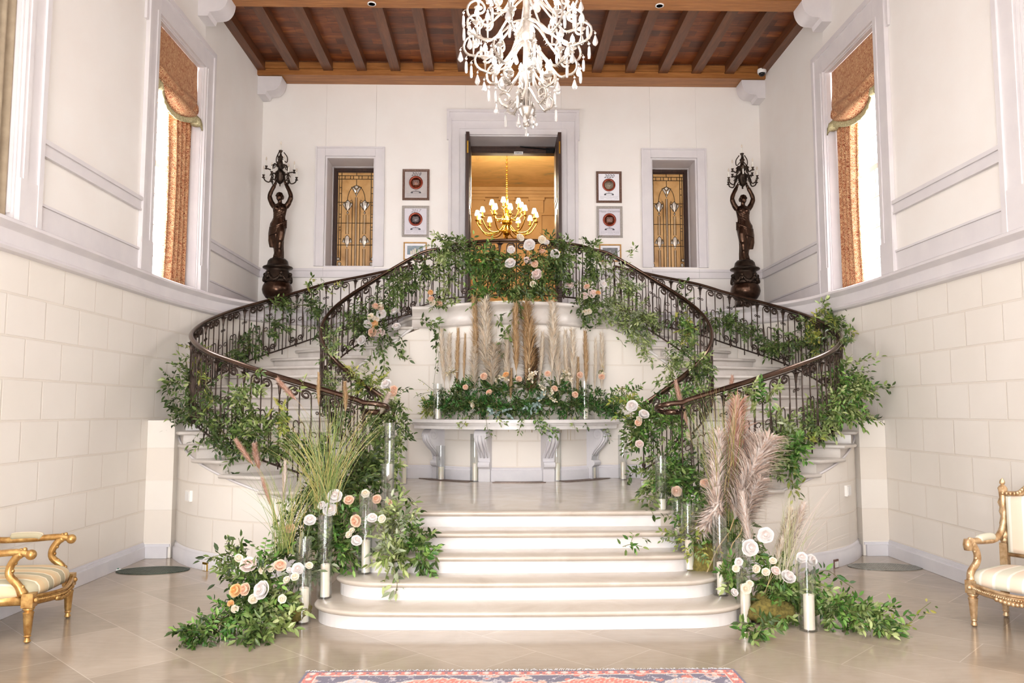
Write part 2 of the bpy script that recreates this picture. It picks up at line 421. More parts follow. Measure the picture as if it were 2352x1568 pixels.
# outer masonry under the stairs (convex), with base
def outer_wall(s):
    nm = 'left' if s < 0 else 'right'
    ks = [10.9+0.2*i for i in range(31)]; P = [Oc(k,s) for k in ks]; mb = MB()
    mb.strip(P, 0.0, [max(zt(k)-0.17,0.6) for k in ks]); o = struct('wall_'+nm+'_stair_outer', mb, M['block'], smooth=True)
    acc = [0]
    for i in range(1,len(P)): acc.append(acc[-1]+(P[i]-P[i-1]).length)
    me = o.data; uv = me.uv_layers.new(name='UVMap')
    for l in me.loops: uv.data[l.index].uv = (acc[l.vertex_index//2]+0.1, me.vertices[l.vertex_index].co.z-0.185)
    mb = MB(); prof = [(0.045,0),(0.045,0.13),(0.025,0.145),(0.025,0.165),(0.01,0.185),(-0.01,0.19)]; rings = []
    for i,p in enumerate(P):
        a = P[max(i-1,0)]; b = P[min(i+1,len(P)-1)]; t = (b-a).normalized(); n = Vector((-t.y,t.x,0))*(-1 if s>0 else 1)
        if n.y > 0 and abs(n.y) > 0.5: n = -n
        rings.append([p+n*r+Vector((0,0,z)) for r,z in prof])
    mb.loft(rings, closed=False, cap=False); struct('baseboard_'+nm+'_stair', mb, M['basest'], smooth=True)
    # small quarter strings bead along the top of the wall
    mb = MB(); Q = [Oc(k,s)+Vector((0,0,zt(k)-0.17)) for k in ks[:-4]]; mb.tube(Q, 0.014, 6); struct('trim_'+('7' if s<0 else '8')+'_string_bead', mb, M['stone'], smooth=True)
for s in (-1,1): outer_wall(s)

# inner masonry: drum, straight returns and the inner curves of the stairs
def inner_path():
    P = []; Z = []
    for i in range(61):
        k = 16.2-0.24*i
        P.append(Ic(k,-1)); Z.append(zt(max(k,0))-0.17)
    P.append(Vector((-1.35,11.93,0))); Z.append(3.0)
    P.append(Vector((-1.12,11.9,0))); Z.append(3.0)
    n = 28
    for i in range(n+1):
        P.append(drum(DR, -DA+2*DA*i/n)); Z.append(3.0)
    L = len(P)
    P.append(Vector((1.12,11.9,0))); Z.append(3.0); P.append(Vector((1.35,11.93,0))); Z.append(3.0)
    for i in range(61):
        k = 1.8+0.24*i; P.append(Ic(k,1)); Z.append(zt(k)-0.17)
    return P, [min(z,3.0) for z in Z]
P, Z = inner_path(); mb = MB(); mb.strip(P, 0.6, Z); o = struct('wall_centre_drum', mb, M['block'], smooth=True)
acc = [0]
for i in range(1,len(P)): acc.append(acc[-1]+(P[i]-P[i-1]).length)
me = o.data; uv = me.uv_layers.new(name='UVMap')
for l in me.loops: uv.data[l.index].uv = (acc[l.vertex_index//2]+0.18, me.vertices[l.vertex_index].co.z-0.95)
mb = MB(); prof = [(0.04,0.75),(0.04,0.90),(0.02,0.915),(0.02,0.93),(0,0.945)]; rings = []
for i in range(0,len(P)):
    a = P[max(i-1,0)]; b = P[min(i+1,len(P)-1)]; t = (b-a).normalized(); n = Vector((t.y,-t.x,0))
    rings.append([P[i]+n*r+Vector((0,0,z)) for r,z in prof])
mb.loft(rings, closed=False, cap=False); struct('baseboard_drum', mb, M['basest'], auto=50)
# balcony slab band and the landing floor
A = []
for k in [1.0-0.25*i for i in range(5)]: A.append(Ic(k,-1))
A.append(Vector((-1.14,11.9,0)))
for i in range(25): A.append(drum(DR+0.0, -DA+2*DA*i/24))
A.append(Vector((1.14,11.9,0)))
for k in [0.25*i for i in range(5)]: A.append(Ic(k,1))
prof = [(-0.02,2.97),(0.03,2.975),(0.045,2.995),(0.03,3.02),(0.02,3.03),(0.02,3.19),(0.03,3.2),(0.04,3.225),(0.075,3.245),(0.085,3.27),(0.075,3.295),(0.05,3.305),(-0.1,3.305)]
rings = []
for i,p in enumerate(A):
    a = A[max(i-1,0)]; b = A[min(i+1,len(A)-1)]; t = (b-a).normalized(); n = Vector((t.y,-t.x,0))
    rings.append([p+n*r+Vector((0,0,z)) for r,z in prof])
mb = MB(); mb.loft(rings, closed=False, cap=False); struct('trim_9_balcony_edge', mb, M['flight'], auto=45)
mb = MB(); poly = [(p.x,p.y) for p in A]+[(1.6,13.0),(1.9,13.6),(1.9,14.75),(-1.9,14.75),(-1.9,13.6),(-1.6,13.0)]
mb.prism(poly, 3.0, 3.302); struct('floor_upper_landing', mb, M['tread'])
# string bead under inner string
for s in (-1,1):
    mb = MB(); mb.tube([Ic(k,s)+Vector((0,0,zt(k)-0.175 if k>1.2 else 2.985))+ (Vector((0,-0.01,0))) for k in [0.6+0.2*i for i in range(79)]], 0.02, 8)
    struct('trim_'+('10' if s<0 else '11')+'_inner_string', mb, M['step'], smooth=True)
# middle landing
mb = MB(); poly = [(-1.5,8.06),(1.5,8.06),(2.3,8.5),(2.2,9.4),(1.75,10.3),(2.7,11.0),(1.75,12.0),(1.1,12.0),(-1.1,12.0),(-1.75,12.0),(-2.7,11.0),(-1.75,10.3),(-2.2,9.4),(-2.3,8.5)]
mb.prism(poly, 0.0, 0.749); struct('floor_middle_landing', mb, M['tread'])

# front steps: rounded slabs with nosing
def step_outline(hw, y0, r, off):
    hw += off; y0 -= off; r += off; pts = []
    for i in range(13):
        a = PI+PI/2*i/12; pts.append((-hw+r+r*math.cos(a), y0+r*0.75+r*0.75*math.sin(a)))
    bow = 0.03; out = []
    out.append((-hw, 8.7)); out += pts
    for i in range(1,16):
        u = -1+2*i/16; out.append((u*(hw-r), y0-bow*(1-u*u)))
    out += [(-x,y) for x,y in pts[::-1]]; out.append((hw, 8.7)); return out
fs = thing('front_steps', 'five broad pale marble steps with rounded nosings leading up from the hall floor', 'steps', (0,6.5,0))
for i,(hw,y0,r) in enumerate(((1.78,6.57,0.5),(1.66,6.94,0.42),(1.56,7.31,0.3),(1.52,7.68,0.2),(1.48,8.06,0.12))):
    z = RS*i
    mb = MB(); mb.prism(step_outline(hw,y0,r,-0.0), z, z+0.105); obj('riser', mb, M['step'], fs)
    mb = MB(); lv = [(-0.004,z+0.1),(0.012,z+0.105),(0.03,z+0.118),(0.036,z+0.13),(0.032,z+0.142),(0.018,z+0.15)]
    rings = [[Vector((x,y,zz)) for x,y in step_outline(hw,y0,r,o_)] for o_,zz in lv]
    mb.loft(rings, closed=True, cap=True); obj('tread', mb, M['tread'], fs, auto=60)

# curved flights: riser wedge and tread slab per step
def flight(s):
    nm = 'left' if s < 0 else 'right'
    t = thing('curved_staircase', f'{nm} curved marble staircase sweeping up to the balcony along the {nm} wall', 'staircase', (s*CX,CY,0))
    m = 5
    for k in range(16,0,-1):
        kk = [k-j/m for j in range(m+1)]
        top = []; 
        I = [Ic(a,s) for a in kk]; O = [Oc(a,s) for a in kk]
        z = zt(k)
        I = [p+(q-p).normalized()*0.015 for p,q in zip(I,O)]; O = [q+(p-q).normalized()*0.01 for p,q in zip(I,O)]
        n = m+1; vs = []
        for j in range(n):
            zb = zt(kk[j])-0.17
            vs += [I[j]+Vector((0,0,zb)), O[j]+Vector((0,0,zb)), O[j]+Vector((0,0,z-0.03)), I[j]+Vector((0,0,z-0.03))]
        fc = []
        for j in range(m):
            for e in range(4): fc.append((4*j+e, 4*j+(e+1)%4, 4*j+4+(e+1)%4, 4*j+4+e))
        fc += [(0,3,2,1), tuple(4*m+e for e in range(4))]
        mb = MB(); mb.add(vs, fc); obj('riser', mb, M['flight'], t)
        # tread slab
        rings = []
        for off,zz in ((0.0,z-0.047),(0.022,z-0.042),(0.032,z-0.026),(0.028,z-0.01),(0.012,z)):
            A_ = []
            def ends(k_):
                i_ = Ic(max(k_,0),s); o_ = Oc(max(k_,0),s); d = (o_-i_).normalized(); return i_-d*(0.02+off), o_+d*(0.02+off)
            i0,o0 = ends(k); fi = (Ic(k+0.05,s)-Ic(k,s)).normalized(); fo = (Oc(k+0.05,s)-Oc(k,s)).normalized()
            front = []
            for a in range(7):
                u = a/6; p = i0.lerp(o0,u); d = fi.lerp(fo,u).normalized(); front.append(p+d*off)
            back = [ends(x)[1] for x in kk[1:]]+[ends(x)[0] for x in kk[1:][::-1]]
            ring = [Vector((p.x,p.y,zz)) for p in front+back]; rings.append(ring if s>0 else ring[::-1])
        mb = MB(); mb.loft(rings, closed=True, cap=True); obj('tread', mb, M['flight'], t, auto=60)
    return t
FL = flight(-1); FR = flight(1)

# ---------------------------------------------------------------- back wall with door and two windows
def rect(px0,py0,px1,py1,Y):
    a = at(px0,py0,Y); b = at(px1,py1,Y); return a.x,b.x,b.z,a.z     # x0,x1,z0,z1
wl = rect(748,359,859,612,YB); wr = rect(1494,363,1605,615,YB); dd = rect(1069,310,1291,700,YB); dd = (dd[0],dd[1],ZL,dd[3])
mb = MB(); y0,y1 = YB, YB+WT
xs = [-HW-0.8, wl[0], wl[1], dd[0], dd[1], wr[0], wr[1], HW+0.8]
mb.box((xs[0],y0,ZL-0.3),(xs[1],y1,8.3)); mb.box((xs[2],y0,ZL-0.3),(xs[3],y1,8.3)); mb.box((xs[4],y0,ZL-0.3),(xs[5],y1,8.3)); mb.box((xs[6],y0,ZL-0.3),(xs[7],y1,8.3))
mb.box((wl[0],y0,ZL-0.3),(wl[1],y1,wl[2])); mb.box((wl[0],y0,wl[3]),(wl[1],y1,8.3))
mb.box((wr[0],y0,ZL-0.3),(wr[1],y1,wr[2])); mb.box((wr[0],y0,wr[3]),(wr[1],y1,8.3))
mb.box((dd[0],y0,dd[3]),(dd[1],y1,8.3)); mb.box((dd[0],y0,ZL-0.3),(dd[1],y1,ZL))
struct('wall_back', mb, M['plaster'])
# dado on back wall
mb = MB(); zz = 4.10
for a,b in ((-HW, wl[0]-0.0),(wl[0],wl[1]),(wl[1],dd[0]-0.31),(dd[1]+0.31,wr[0]),(wr[0],wr[1]),(wr[1],HW)):
    mb.box((a,YB,zz),(b,YB-0.03,4.24)); mb.box((a,YB,4.20),(b,YB-0.05,4.245)); mb.box((a,YB,4.085),(b,YB-0.04,4.11))
struct('trim_12_back_dado', mb, M['stone'])
def surround(mb, x0,x1,z0,z1,w, Y, th=0.035):
    for (a,b,c,d) in ((x0-w,x0,z0,z1+w),(x1,x1+w,z0,z1+w),(x0,x1,z1,z1+w)):
        mb.box((a,Y,c),(b,Y-th,d))
    w2 = w*0.82
    for (a,b,c,d) in ((x0-w,x0-w2,z0,z1+w),(x1+w2,x1+w,z0,z1+w),(x0-w2,x1+w2,z1+w2,z1+w)):
        mb.box((a,Y-th,c),(b,Y-th-0.018,d))
def reveal(mb, x0,x1,z0,z1,Y0,Y1):   # lining with recessed panel edges
    e = 0.018
    mb.box((x0,Y0,z0),(x0+e,Y1,z1)); mb.box((x1-e,Y0,z0),(x1,Y1,z1)); mb.box((x0,Y0,z1-e),(x1,Y1,z1))
    for (ya,yb) in ((Y0,Y0+0.12),(Y1-0.12,Y1)):
        mb.box((x0+e,ya,z0),(x0+e+0.014,yb,z1-e)); mb.box((x1-e-0.014,ya,z0),(x1-e,yb,z1-e)); mb.box((x0+e,ya,z1-e-0.014),(x1-e,yb,z1-e))
for i,wn in enumerate((wl,wr)):
    mb = MB(); surround(mb, wn[0],wn[1],wn[2],wn[3],0.17,YB); struct(f'trim_{13+i}_window_surround', mb, M['stone'])
    mb = MB(); reveal(mb, wn[0],wn[1],wn[2],wn[3],YB-0.001,YB+WT); mb.box((wn[0],YB,wn[2]-0.02),(wn[1],YB+WT,wn[2]+0.012)); struct(f'trim_{15+i}_window_reveal', mb, M['stone'])
# door surround with ears
mb = MB(); x0,x1,z0,z1 = dd; w = 0.30
surround(mb, x0,x1,z0,z1,w,YB,0.04)
et = at(1027,253,YB); eb = at(1027,322,YB)
mb.box((et.x,YB,eb.z),(x0-w,YB-0.04,et.z)); mb.box((x1+w,YB,eb.z),(-et.x+0.02,YB-0.04,et.z)); mb.box((x0-w,YB,z1+w),(x1+w,YB-0.04,et.z))
mb.box((et.x,YB-0.04,et.z-0.05),(-et.x+0.02,YB-0.065,et.z)); mb.box((et.x,YB-0.04,eb.z),(et.x+0.05,YB-0.06,et.z)); mb.box((-et.x-0.03,YB-0.04,eb.z),(-et.x+0.02,YB-0.06,et.z))
mb.box((x0-0.12,YB-0.04,z0),(x0-0.1,YB-0.055,z1+0.12)); mb.box((x1+0.1,YB-0.04,z0),(x1+0.12,YB-0.055,z1+0.12)); mb.box((x0-0.12,YB-0.04,z1+0.1),(x1+0.12,YB-0.055,z1+0.12))
struct('trim_17_door_surround', mb, M['stone'])
mb = MB(); e = 0.02
mb.box((x0,YB-0.001,z1-e),(x1,YB+WT,z1)); mb.box((x0,YB,z0),(x0+e,YB+WT,z1)); mb.box((x1-e,YB,z0),(x1,YB+WT,z1)); struct('trim_18_door_reveal', mb, M['stone'])

# ---------------------------------------------------------------- ceiling
mb = MB(); mb.box((-HW-0.1,4.0,7.86),(HW+0.1,14.1,8.1)); struct('ceiling', mb, M['boards'])
RA = thing('ceiling_beam', 'honey coloured oak beam running along the top of the back wall', 'beam', (0,13.8,7.46))
mb = MB(); mb.box((-HW,13.60,7.61),(HW,13.998,7.72)); mb.box((-HW,13.57,7.72),(HW,13.998,7.83)); obj('beam', mb, M['beam'], RA)
mb = MB(); mb.box((-HW,13.59,7.83),(HW,13.998,7.87)); obj('plate', mb, M['rafter'], RA)
RB = thing('ceiling_beam', 'honey coloured oak cross beam with two recessed spotlights, nearest the viewer', 'beam', (0,11.2,7.46))
mb = MB(); mb.box((-HW,10.8,7.60),(HW,11.2,7.87)); mb.box((-HW,10.84,7.575),(HW,11.16,7.60)); obj('beam', mb, M['beam'], RB)
mb = MB(); mb.box((-HW,7.3,7.55),(HW,7.66,7.87)); t = obj('ceiling_beam', mb, M['beam']); tag(t, 'oak cross beam overhead that carries the crystal chandelier', 'beam')
nr = 16
for i in range(nr):
    x = -HW+0.06+(2*HW-0.12)*i/(nr-1)
    w = 0.085
    mb = MB(); mb.box((x-w,4.0,7.69),(x+w,13.62,7.87)); o = obj('ceiling_rafter', mb, M['rafter'])
    ordn = ['first','second','third','fourth','fifth','sixth','seventh','eighth','ninth','tenth','eleventh','twelfth','thirteenth','fourteenth','fifteenth','last'][i]
    tag(o, f'dark oak ceiling rafter, {ordn} from the left wall', 'rafter', 'ceiling rafters')
# corbels
def corbel(name_label, px, py, Y, s):
    t = MB(); poly = []
    L = 0.42
    poly = [(0,0),(L,0)]+[(L-0.02-0.0+0.02*math.cos(a)-0.16*(1-math.cos(a*1.0))*0.9, -0.02-0.24*math.sin(a)) for a in [PI/2*i/8 for i in range(9)]]+[(0.16,-0.27),(0.14,-0.33),(0,-0.33)]
    x0 = s*HW; A_ = Vector((-s,0,0)); t.extr(poly, A_, (0,0,1), ((x0,Y-0.16,7.60),(0,0.32,0)))
    o = obj('corbel', t, M['stone'], auto=40); tag(o, name_label, 'corbel', 'stone corbels under the beams'); return o
corbel('pale stone corbel under left end of the beam along the back wall', 612,198,13.8,-1)
corbel('pale stone corbel under right end of the beam along the back wall', 1738,205,13.8,1)
corbel('pale stone corbel at the top left under the nearer cross beam', 485,20,11.0,-1)
corbel('pale stone corbel at the top right under the nearer cross beam', 1880,25,11.0,1)
for (px,py,lab) in ((854,8,'white recessed spotlight in the cross beam, left of the chandelier'),(1515,12,'white recessed spotlight in the cross beam, right of the chandelier')):
    p = atz(px,py,7.573); t = thing('recessed_spotlight', lab, 'spotlight', p, 0, 'recessed spotlights')
    mb = MB(); mb.lathe([(0.048,-0.012),(0.062,-0.012),(0.062,0.002),(0.045,0.002),(0.048,-0.012)],20); obj('trim_ring', mb, M['white'], t, local=True, smooth=True)
    mb = MB(); mb.lathe([(0.0,-0.006),(0.047,-0.006),(0.047,0.0)],20); obj('lens', mb, M['white'], t, local=True)
# security camera
p = at(1750,166,13.45); t = thing('security_camera', 'small white dome security camera in the top right corner', 'security camera', p)
mb = MB(); mb.lathe([(0.0,0.05),(0.075,0.05),(0.078,0.0),(0.07,-0.02),(0.0,-0.02)][::-1],20); mb.tube([(0,0,0.04),(0.05,0.1,0.09),(0.1,0.2,0.1)],0.02,8); obj('housing', mb, M['white'], t, local=True, auto=40)
mb = MB(); mb.lathe([(0.0,-0.075),(0.03,-0.068),(0.05,-0.05),(0.06,-0.02)],16); obj('dome', mb, M['black'], t, local=True, smooth=True)
# ---------------------------------------------------------------- brocade, curtains and side windows
def brocade():
    t = NT('red_gold_brocade'); v = t.co('UV')
    a = t.n('ShaderNodeTexVoronoi'); a.feature = 'F1'; a.inputs['Scale'].default_value = 9; a.inputs['Randomness'].default_value = 0.15; t.l(v, a.inputs['Vector'])
    n = t.noise(v, 42, 3, 0.6, 0.8); n2 = t.noise(v, 9, 2)
    r = t.math('SINE', t.math('MULTIPLY', a.outputs['Distance'], 62.0))
    f = t.math('ADD', t.math('MULTIPLY', r, 0.16), t.math('ADD', t.math('MULTIPLY', n, 0.75), t.math('MULTIPLY', n2, 0.2)))
    c = t.ramp(f, [(0.30,'e6c79c'),(0.44,'cf9a66'),(0.52,'a34c2a'),(0.7,'6e2818')])
    t.bump(f, 0.15, 0.004); return t.set(0.75, 0, c)
M['brocade'] = brocade()
M['fringe'] = simple('olive_gold_fringe', '8f8358', 'd4c8a0', 0.85, scale=60)
M['tancloth'] = simple('tan_linen', '94836d', 'a8967e', 0.85)
def uvplane(o, f):
    me = o.data; uv = me.uv_layers.new(name='UVMap')
    for l in me.loops: uv.data[l.index].uv = f(me.vertices[l.vertex_index].co)
def side_window(s, y0, y1, idx, far):
    z0, z1 = WZ0, WZ1; X = s*HW; nm = 'left' if s < 0 else 'right'
    # architrave with ears
    mb = MB()
    def bx(x_, ya, yb, za, zb, d=0): mb.box((X,ya,za),(X-s*(0.035+d),yb,zb))
    w = 0.33
    bx(0,y0-w,y0,z0,z1+w); bx(0,y1,y1+w,z0,z1+w); bx(0,y0,y1,z1,z1+w)
    bx(0,y0-w-0.06,y0-w,z1-0.25,z1+w+0.03); bx(0,y1+w,y1+w+0.06,z1-0.25,z1+w+0.03); bx(0,y0-w,y1+w,z1+w,z1+w+0.03)
    for a,b in ((y0-w,y0-w+0.07),(y1+w-0.07,y1+w)): bx(0,a,b,z0,z1+w,0.02)
    for a,b in ((y0-0.1,y0-0.04),(y1+0.04,y1+0.1)): bx(0,a,b,z0+0.4,z1,0.01)
    bx(0,y0-w,y1+w,z1+w-0.07,z1+w,0.02)
    bx(0,y0-w-0.01,y0,z0,z0+0.42,0.012); bx(0,y1,y1+w+0.01,z0,z0+0.42,0.012)
    struct(f'trim_{20+idx}_window_surround', mb, M['stone'])
    mb = MB(); D = 0.40; e = 0.015
    mb.box((X,y0,z0),(X+s*D,y0+e,z1)); mb.box((X,y1-e,z0),(X+s*D,y1,z1)); mb.box((X,y0,z1-e),(X+s*D,y1,z1)); mb.box((X,y0,z0),(X+s*D,y1,z0+0.03))
    for a,b in ((0.02,0.08),(0.24,0.30)):
        mb.box((X+s*a,y1-e-0.012,z0+0.1),(X+s*b,y1-e,z1-0.06)); mb.box((X+s*a,y0+0.08,z1-e-0.012),(X+s*b,y1-0.08,z1-e))
    struct(f'trim_{24+idx}_window_reveal', mb, M['stone'])
    # sash window: frame, muntins, bright panes
    wn = bpy.data.objects.new(f'window_{idx}', None); C.objects.link(wn); wn.location = (X+s*0.33,(y0+y1)/2,z0); wn['kind'] = 'structure'
    mb = MB(); xa, xb = X+s*0.31, X+s*0.36
    mb.box((xa,y0,z0),(xb,y0+0.07,z1)); mb.box((xa,y1-0.07,z0),(xb,y1,z1)); mb.box((xa,y0,z0),(xb,y1,z0+0.09)); mb.box((xa,y0,z1-0.08),(xb,y1,z1))
    mb.box((xa,y0,(z0+z1)/2-0.04),(xb,y1,(z0+z1)/2+0.04))
    ym = (y0+y1)/2; mb.box((xa,ym-0.015,z0),(xb,ym+0.015,z1))
    for i in (1,2,3,5,6,7):
        zz = z0+(z1-z0)*i/8; mb.box((xa,y0,zz-0.012),(xb,y1,zz+0.012))
    obj('window_frame', mb, M['white'], wn)
    mb = MB(); mb.box((X+s*0.34,y0,z0),(X+s*0.365,y1,z1)); obj('pane', mb, M['pane'], wn)
    if not far:
        cu = thing('drawn_curtain', f'plain tan curtain drawn across the near {nm} window at the picture edge', 'curtain', (X+s*0.08,(y0+y1)/2,z0)); n = 90
        mb = MB(); mb.loft([[(X+s*(0.08+0.03*math.sin(i/n*2*PI*11)), y0+0.01+(y1-y0-0.02)*i/n, zz) for i in range(n+1)] for zz in (z0+0.02,(z0+z1)/2,z1-0.03)], closed=False, cap=False); obj('cloth', mb, M['tancloth'], cu, smooth=True)
        mb = MB(); mb.tube([(X+s*0.08,y0,z1-0.03),(X+s*0.08,y1,z1-0.03)],0.015,8); obj('curtain_rod', mb, M['brass'], cu, smooth=True)
        return
    # roman shade
    hung = thing('roman_shade', f'red and gold brocade swagged shade at the top of the {"far" if far else "near"} {nm} window', 'window shade', (X+s*0.12,(y0+y1)/2,z1))
    nu, nv = 26, 24; vs = []; yc = (y0+y1)/2; hw = (y1-y0)/2-0.03
    H = 0.92
    for j in range(nv+1):
        v = j/nv
        for i in range(nu+1):
            u = -1+2*i/nu; sag = H-0.22*(abs(u)**2.2) if abs(u) < 0.86 else H-0.16+0.1*(abs(u)-0.86)/0.14
            zz = z1-0.02-v*sag
            puff = 0.0
            if v > 0.6: q = (v-0.6)/0.4; puff = 0.10*math.sin(q*PI*3.2-0.8*u*u*3)*q+0.16*math.sin(q*PI)*(1-u*u)
            pl = 0.035*math.exp(-((abs(u)-0.84)/0.05)**2)*v
            vs.append((X+s*(0.10-puff*0.7-0.02*v)+s*pl, yc+u*(hw+0.02*math.sin(v*9+u*3)*v), zz))
    fs = [(j*(nu+1)+i, j*(nu+1)+i+1, (j+1)*(nu+1)+i+1, (j+1)*(nu+1)+i) for j in range(nv) for i in range(nu)]
    mb = MB(); mb.add(vs, fs); o = obj('swag', mb, M['brocade'], hung, smooth=True); uvplane(o, lambda c: (c.y*1.0, c.z*1.0))
    md = o.modifiers.new('thick','SOLIDIFY'); md.thickness = 0.012
    mb = MB(); last = vs[-(nu+1):]; lo = []
    for k_,dz in ((0,0.02),(1,-0.03),(2,-0.075)):
        lo.append([(x+s*(-0.012)-s*0.004*math.sin(i*2.5)*k_, y, z+dz) for i,(x,y,z) in enumerate(last)])
    mb.loft(lo, closed=False, cap=False); o = obj('fringe', mb, M['fringe'], hung, smooth=True); md = o.modifiers.new('thick','SOLIDIFY'); md.thickness = 0.015
    for u in (-0.84,0.84):
        mb = MB(); mb.lathe([(0.0,-0.02),(0.06,-0.02),(0.075,-0.10),(0.055,-0.12),(0,-0.12)][::-1], 12, (X+s*0.04, yc+u*hw, z1-H+0.12))
        obj('tie', mb, M['fringe'], hung, smooth=True)
    # pleated curtain panel at the far side
    cu = thing('curtain', f'pleated red and gold brocade curtain with fringed edge in the {"far" if far else "near"} {nm} window', 'curtain', (X+s*0.20,y1-0.3,z0))
    n = 60; wdt = 0.70 if s < 0 else 0.60; rings = []
    for j,zz in enumerate([z0+0.03+(z1-0.6-z0)*i/8 for i in range(9)]):
        f = 1-0.12*math.sin(PI*j/8)
        rings.append([(X+s*(0.17+0.05*math.sin(i/n*2*PI*4.5+0.3*j*0.2)), y1-0.02-(wdt*f)*(1-i/n), zz) for i in range(n+1)])
    mb = MB(); mb.loft(rings, closed=False, cap=False); o = obj('cloth', mb, M['brocade'], cu, smooth=True); uvplane(o, lambda c: (c.y*1.6, c.z))
    md = o.modifiers.new('thick','SOLIDIFY'); md.thickness = 0.01
    mb = MB(); rr = random.Random(3)
    for i in range(150):
        zz = z0+0.05+(z1-0.9-z0)*i/150; y = y1-0.02-wdt*(1-0.12*math.sin(PI*(zz-z0)/(z1-z0)))
        mb.tube([(X+s*0.20,y,zz),(X+s*(0.18+0.03*rr.random()),y-0.03-0.03*rr.random(),zz-0.02+0.03*rr.random())],0.004,3)
    obj('fringe', mb, M['brocade'], cu); 
    uvplane(cu.children[-1], lambda c: (c.y, c.z))
    return hung, cu
side_window(-1, 9.6, 11.16, 1, True); side_window(1, 9.6, 11.16, 2, True)
side_window(-1, 5.49, 6.9, 3, False); side_window(1, 5.49, 6.9, 4, False)

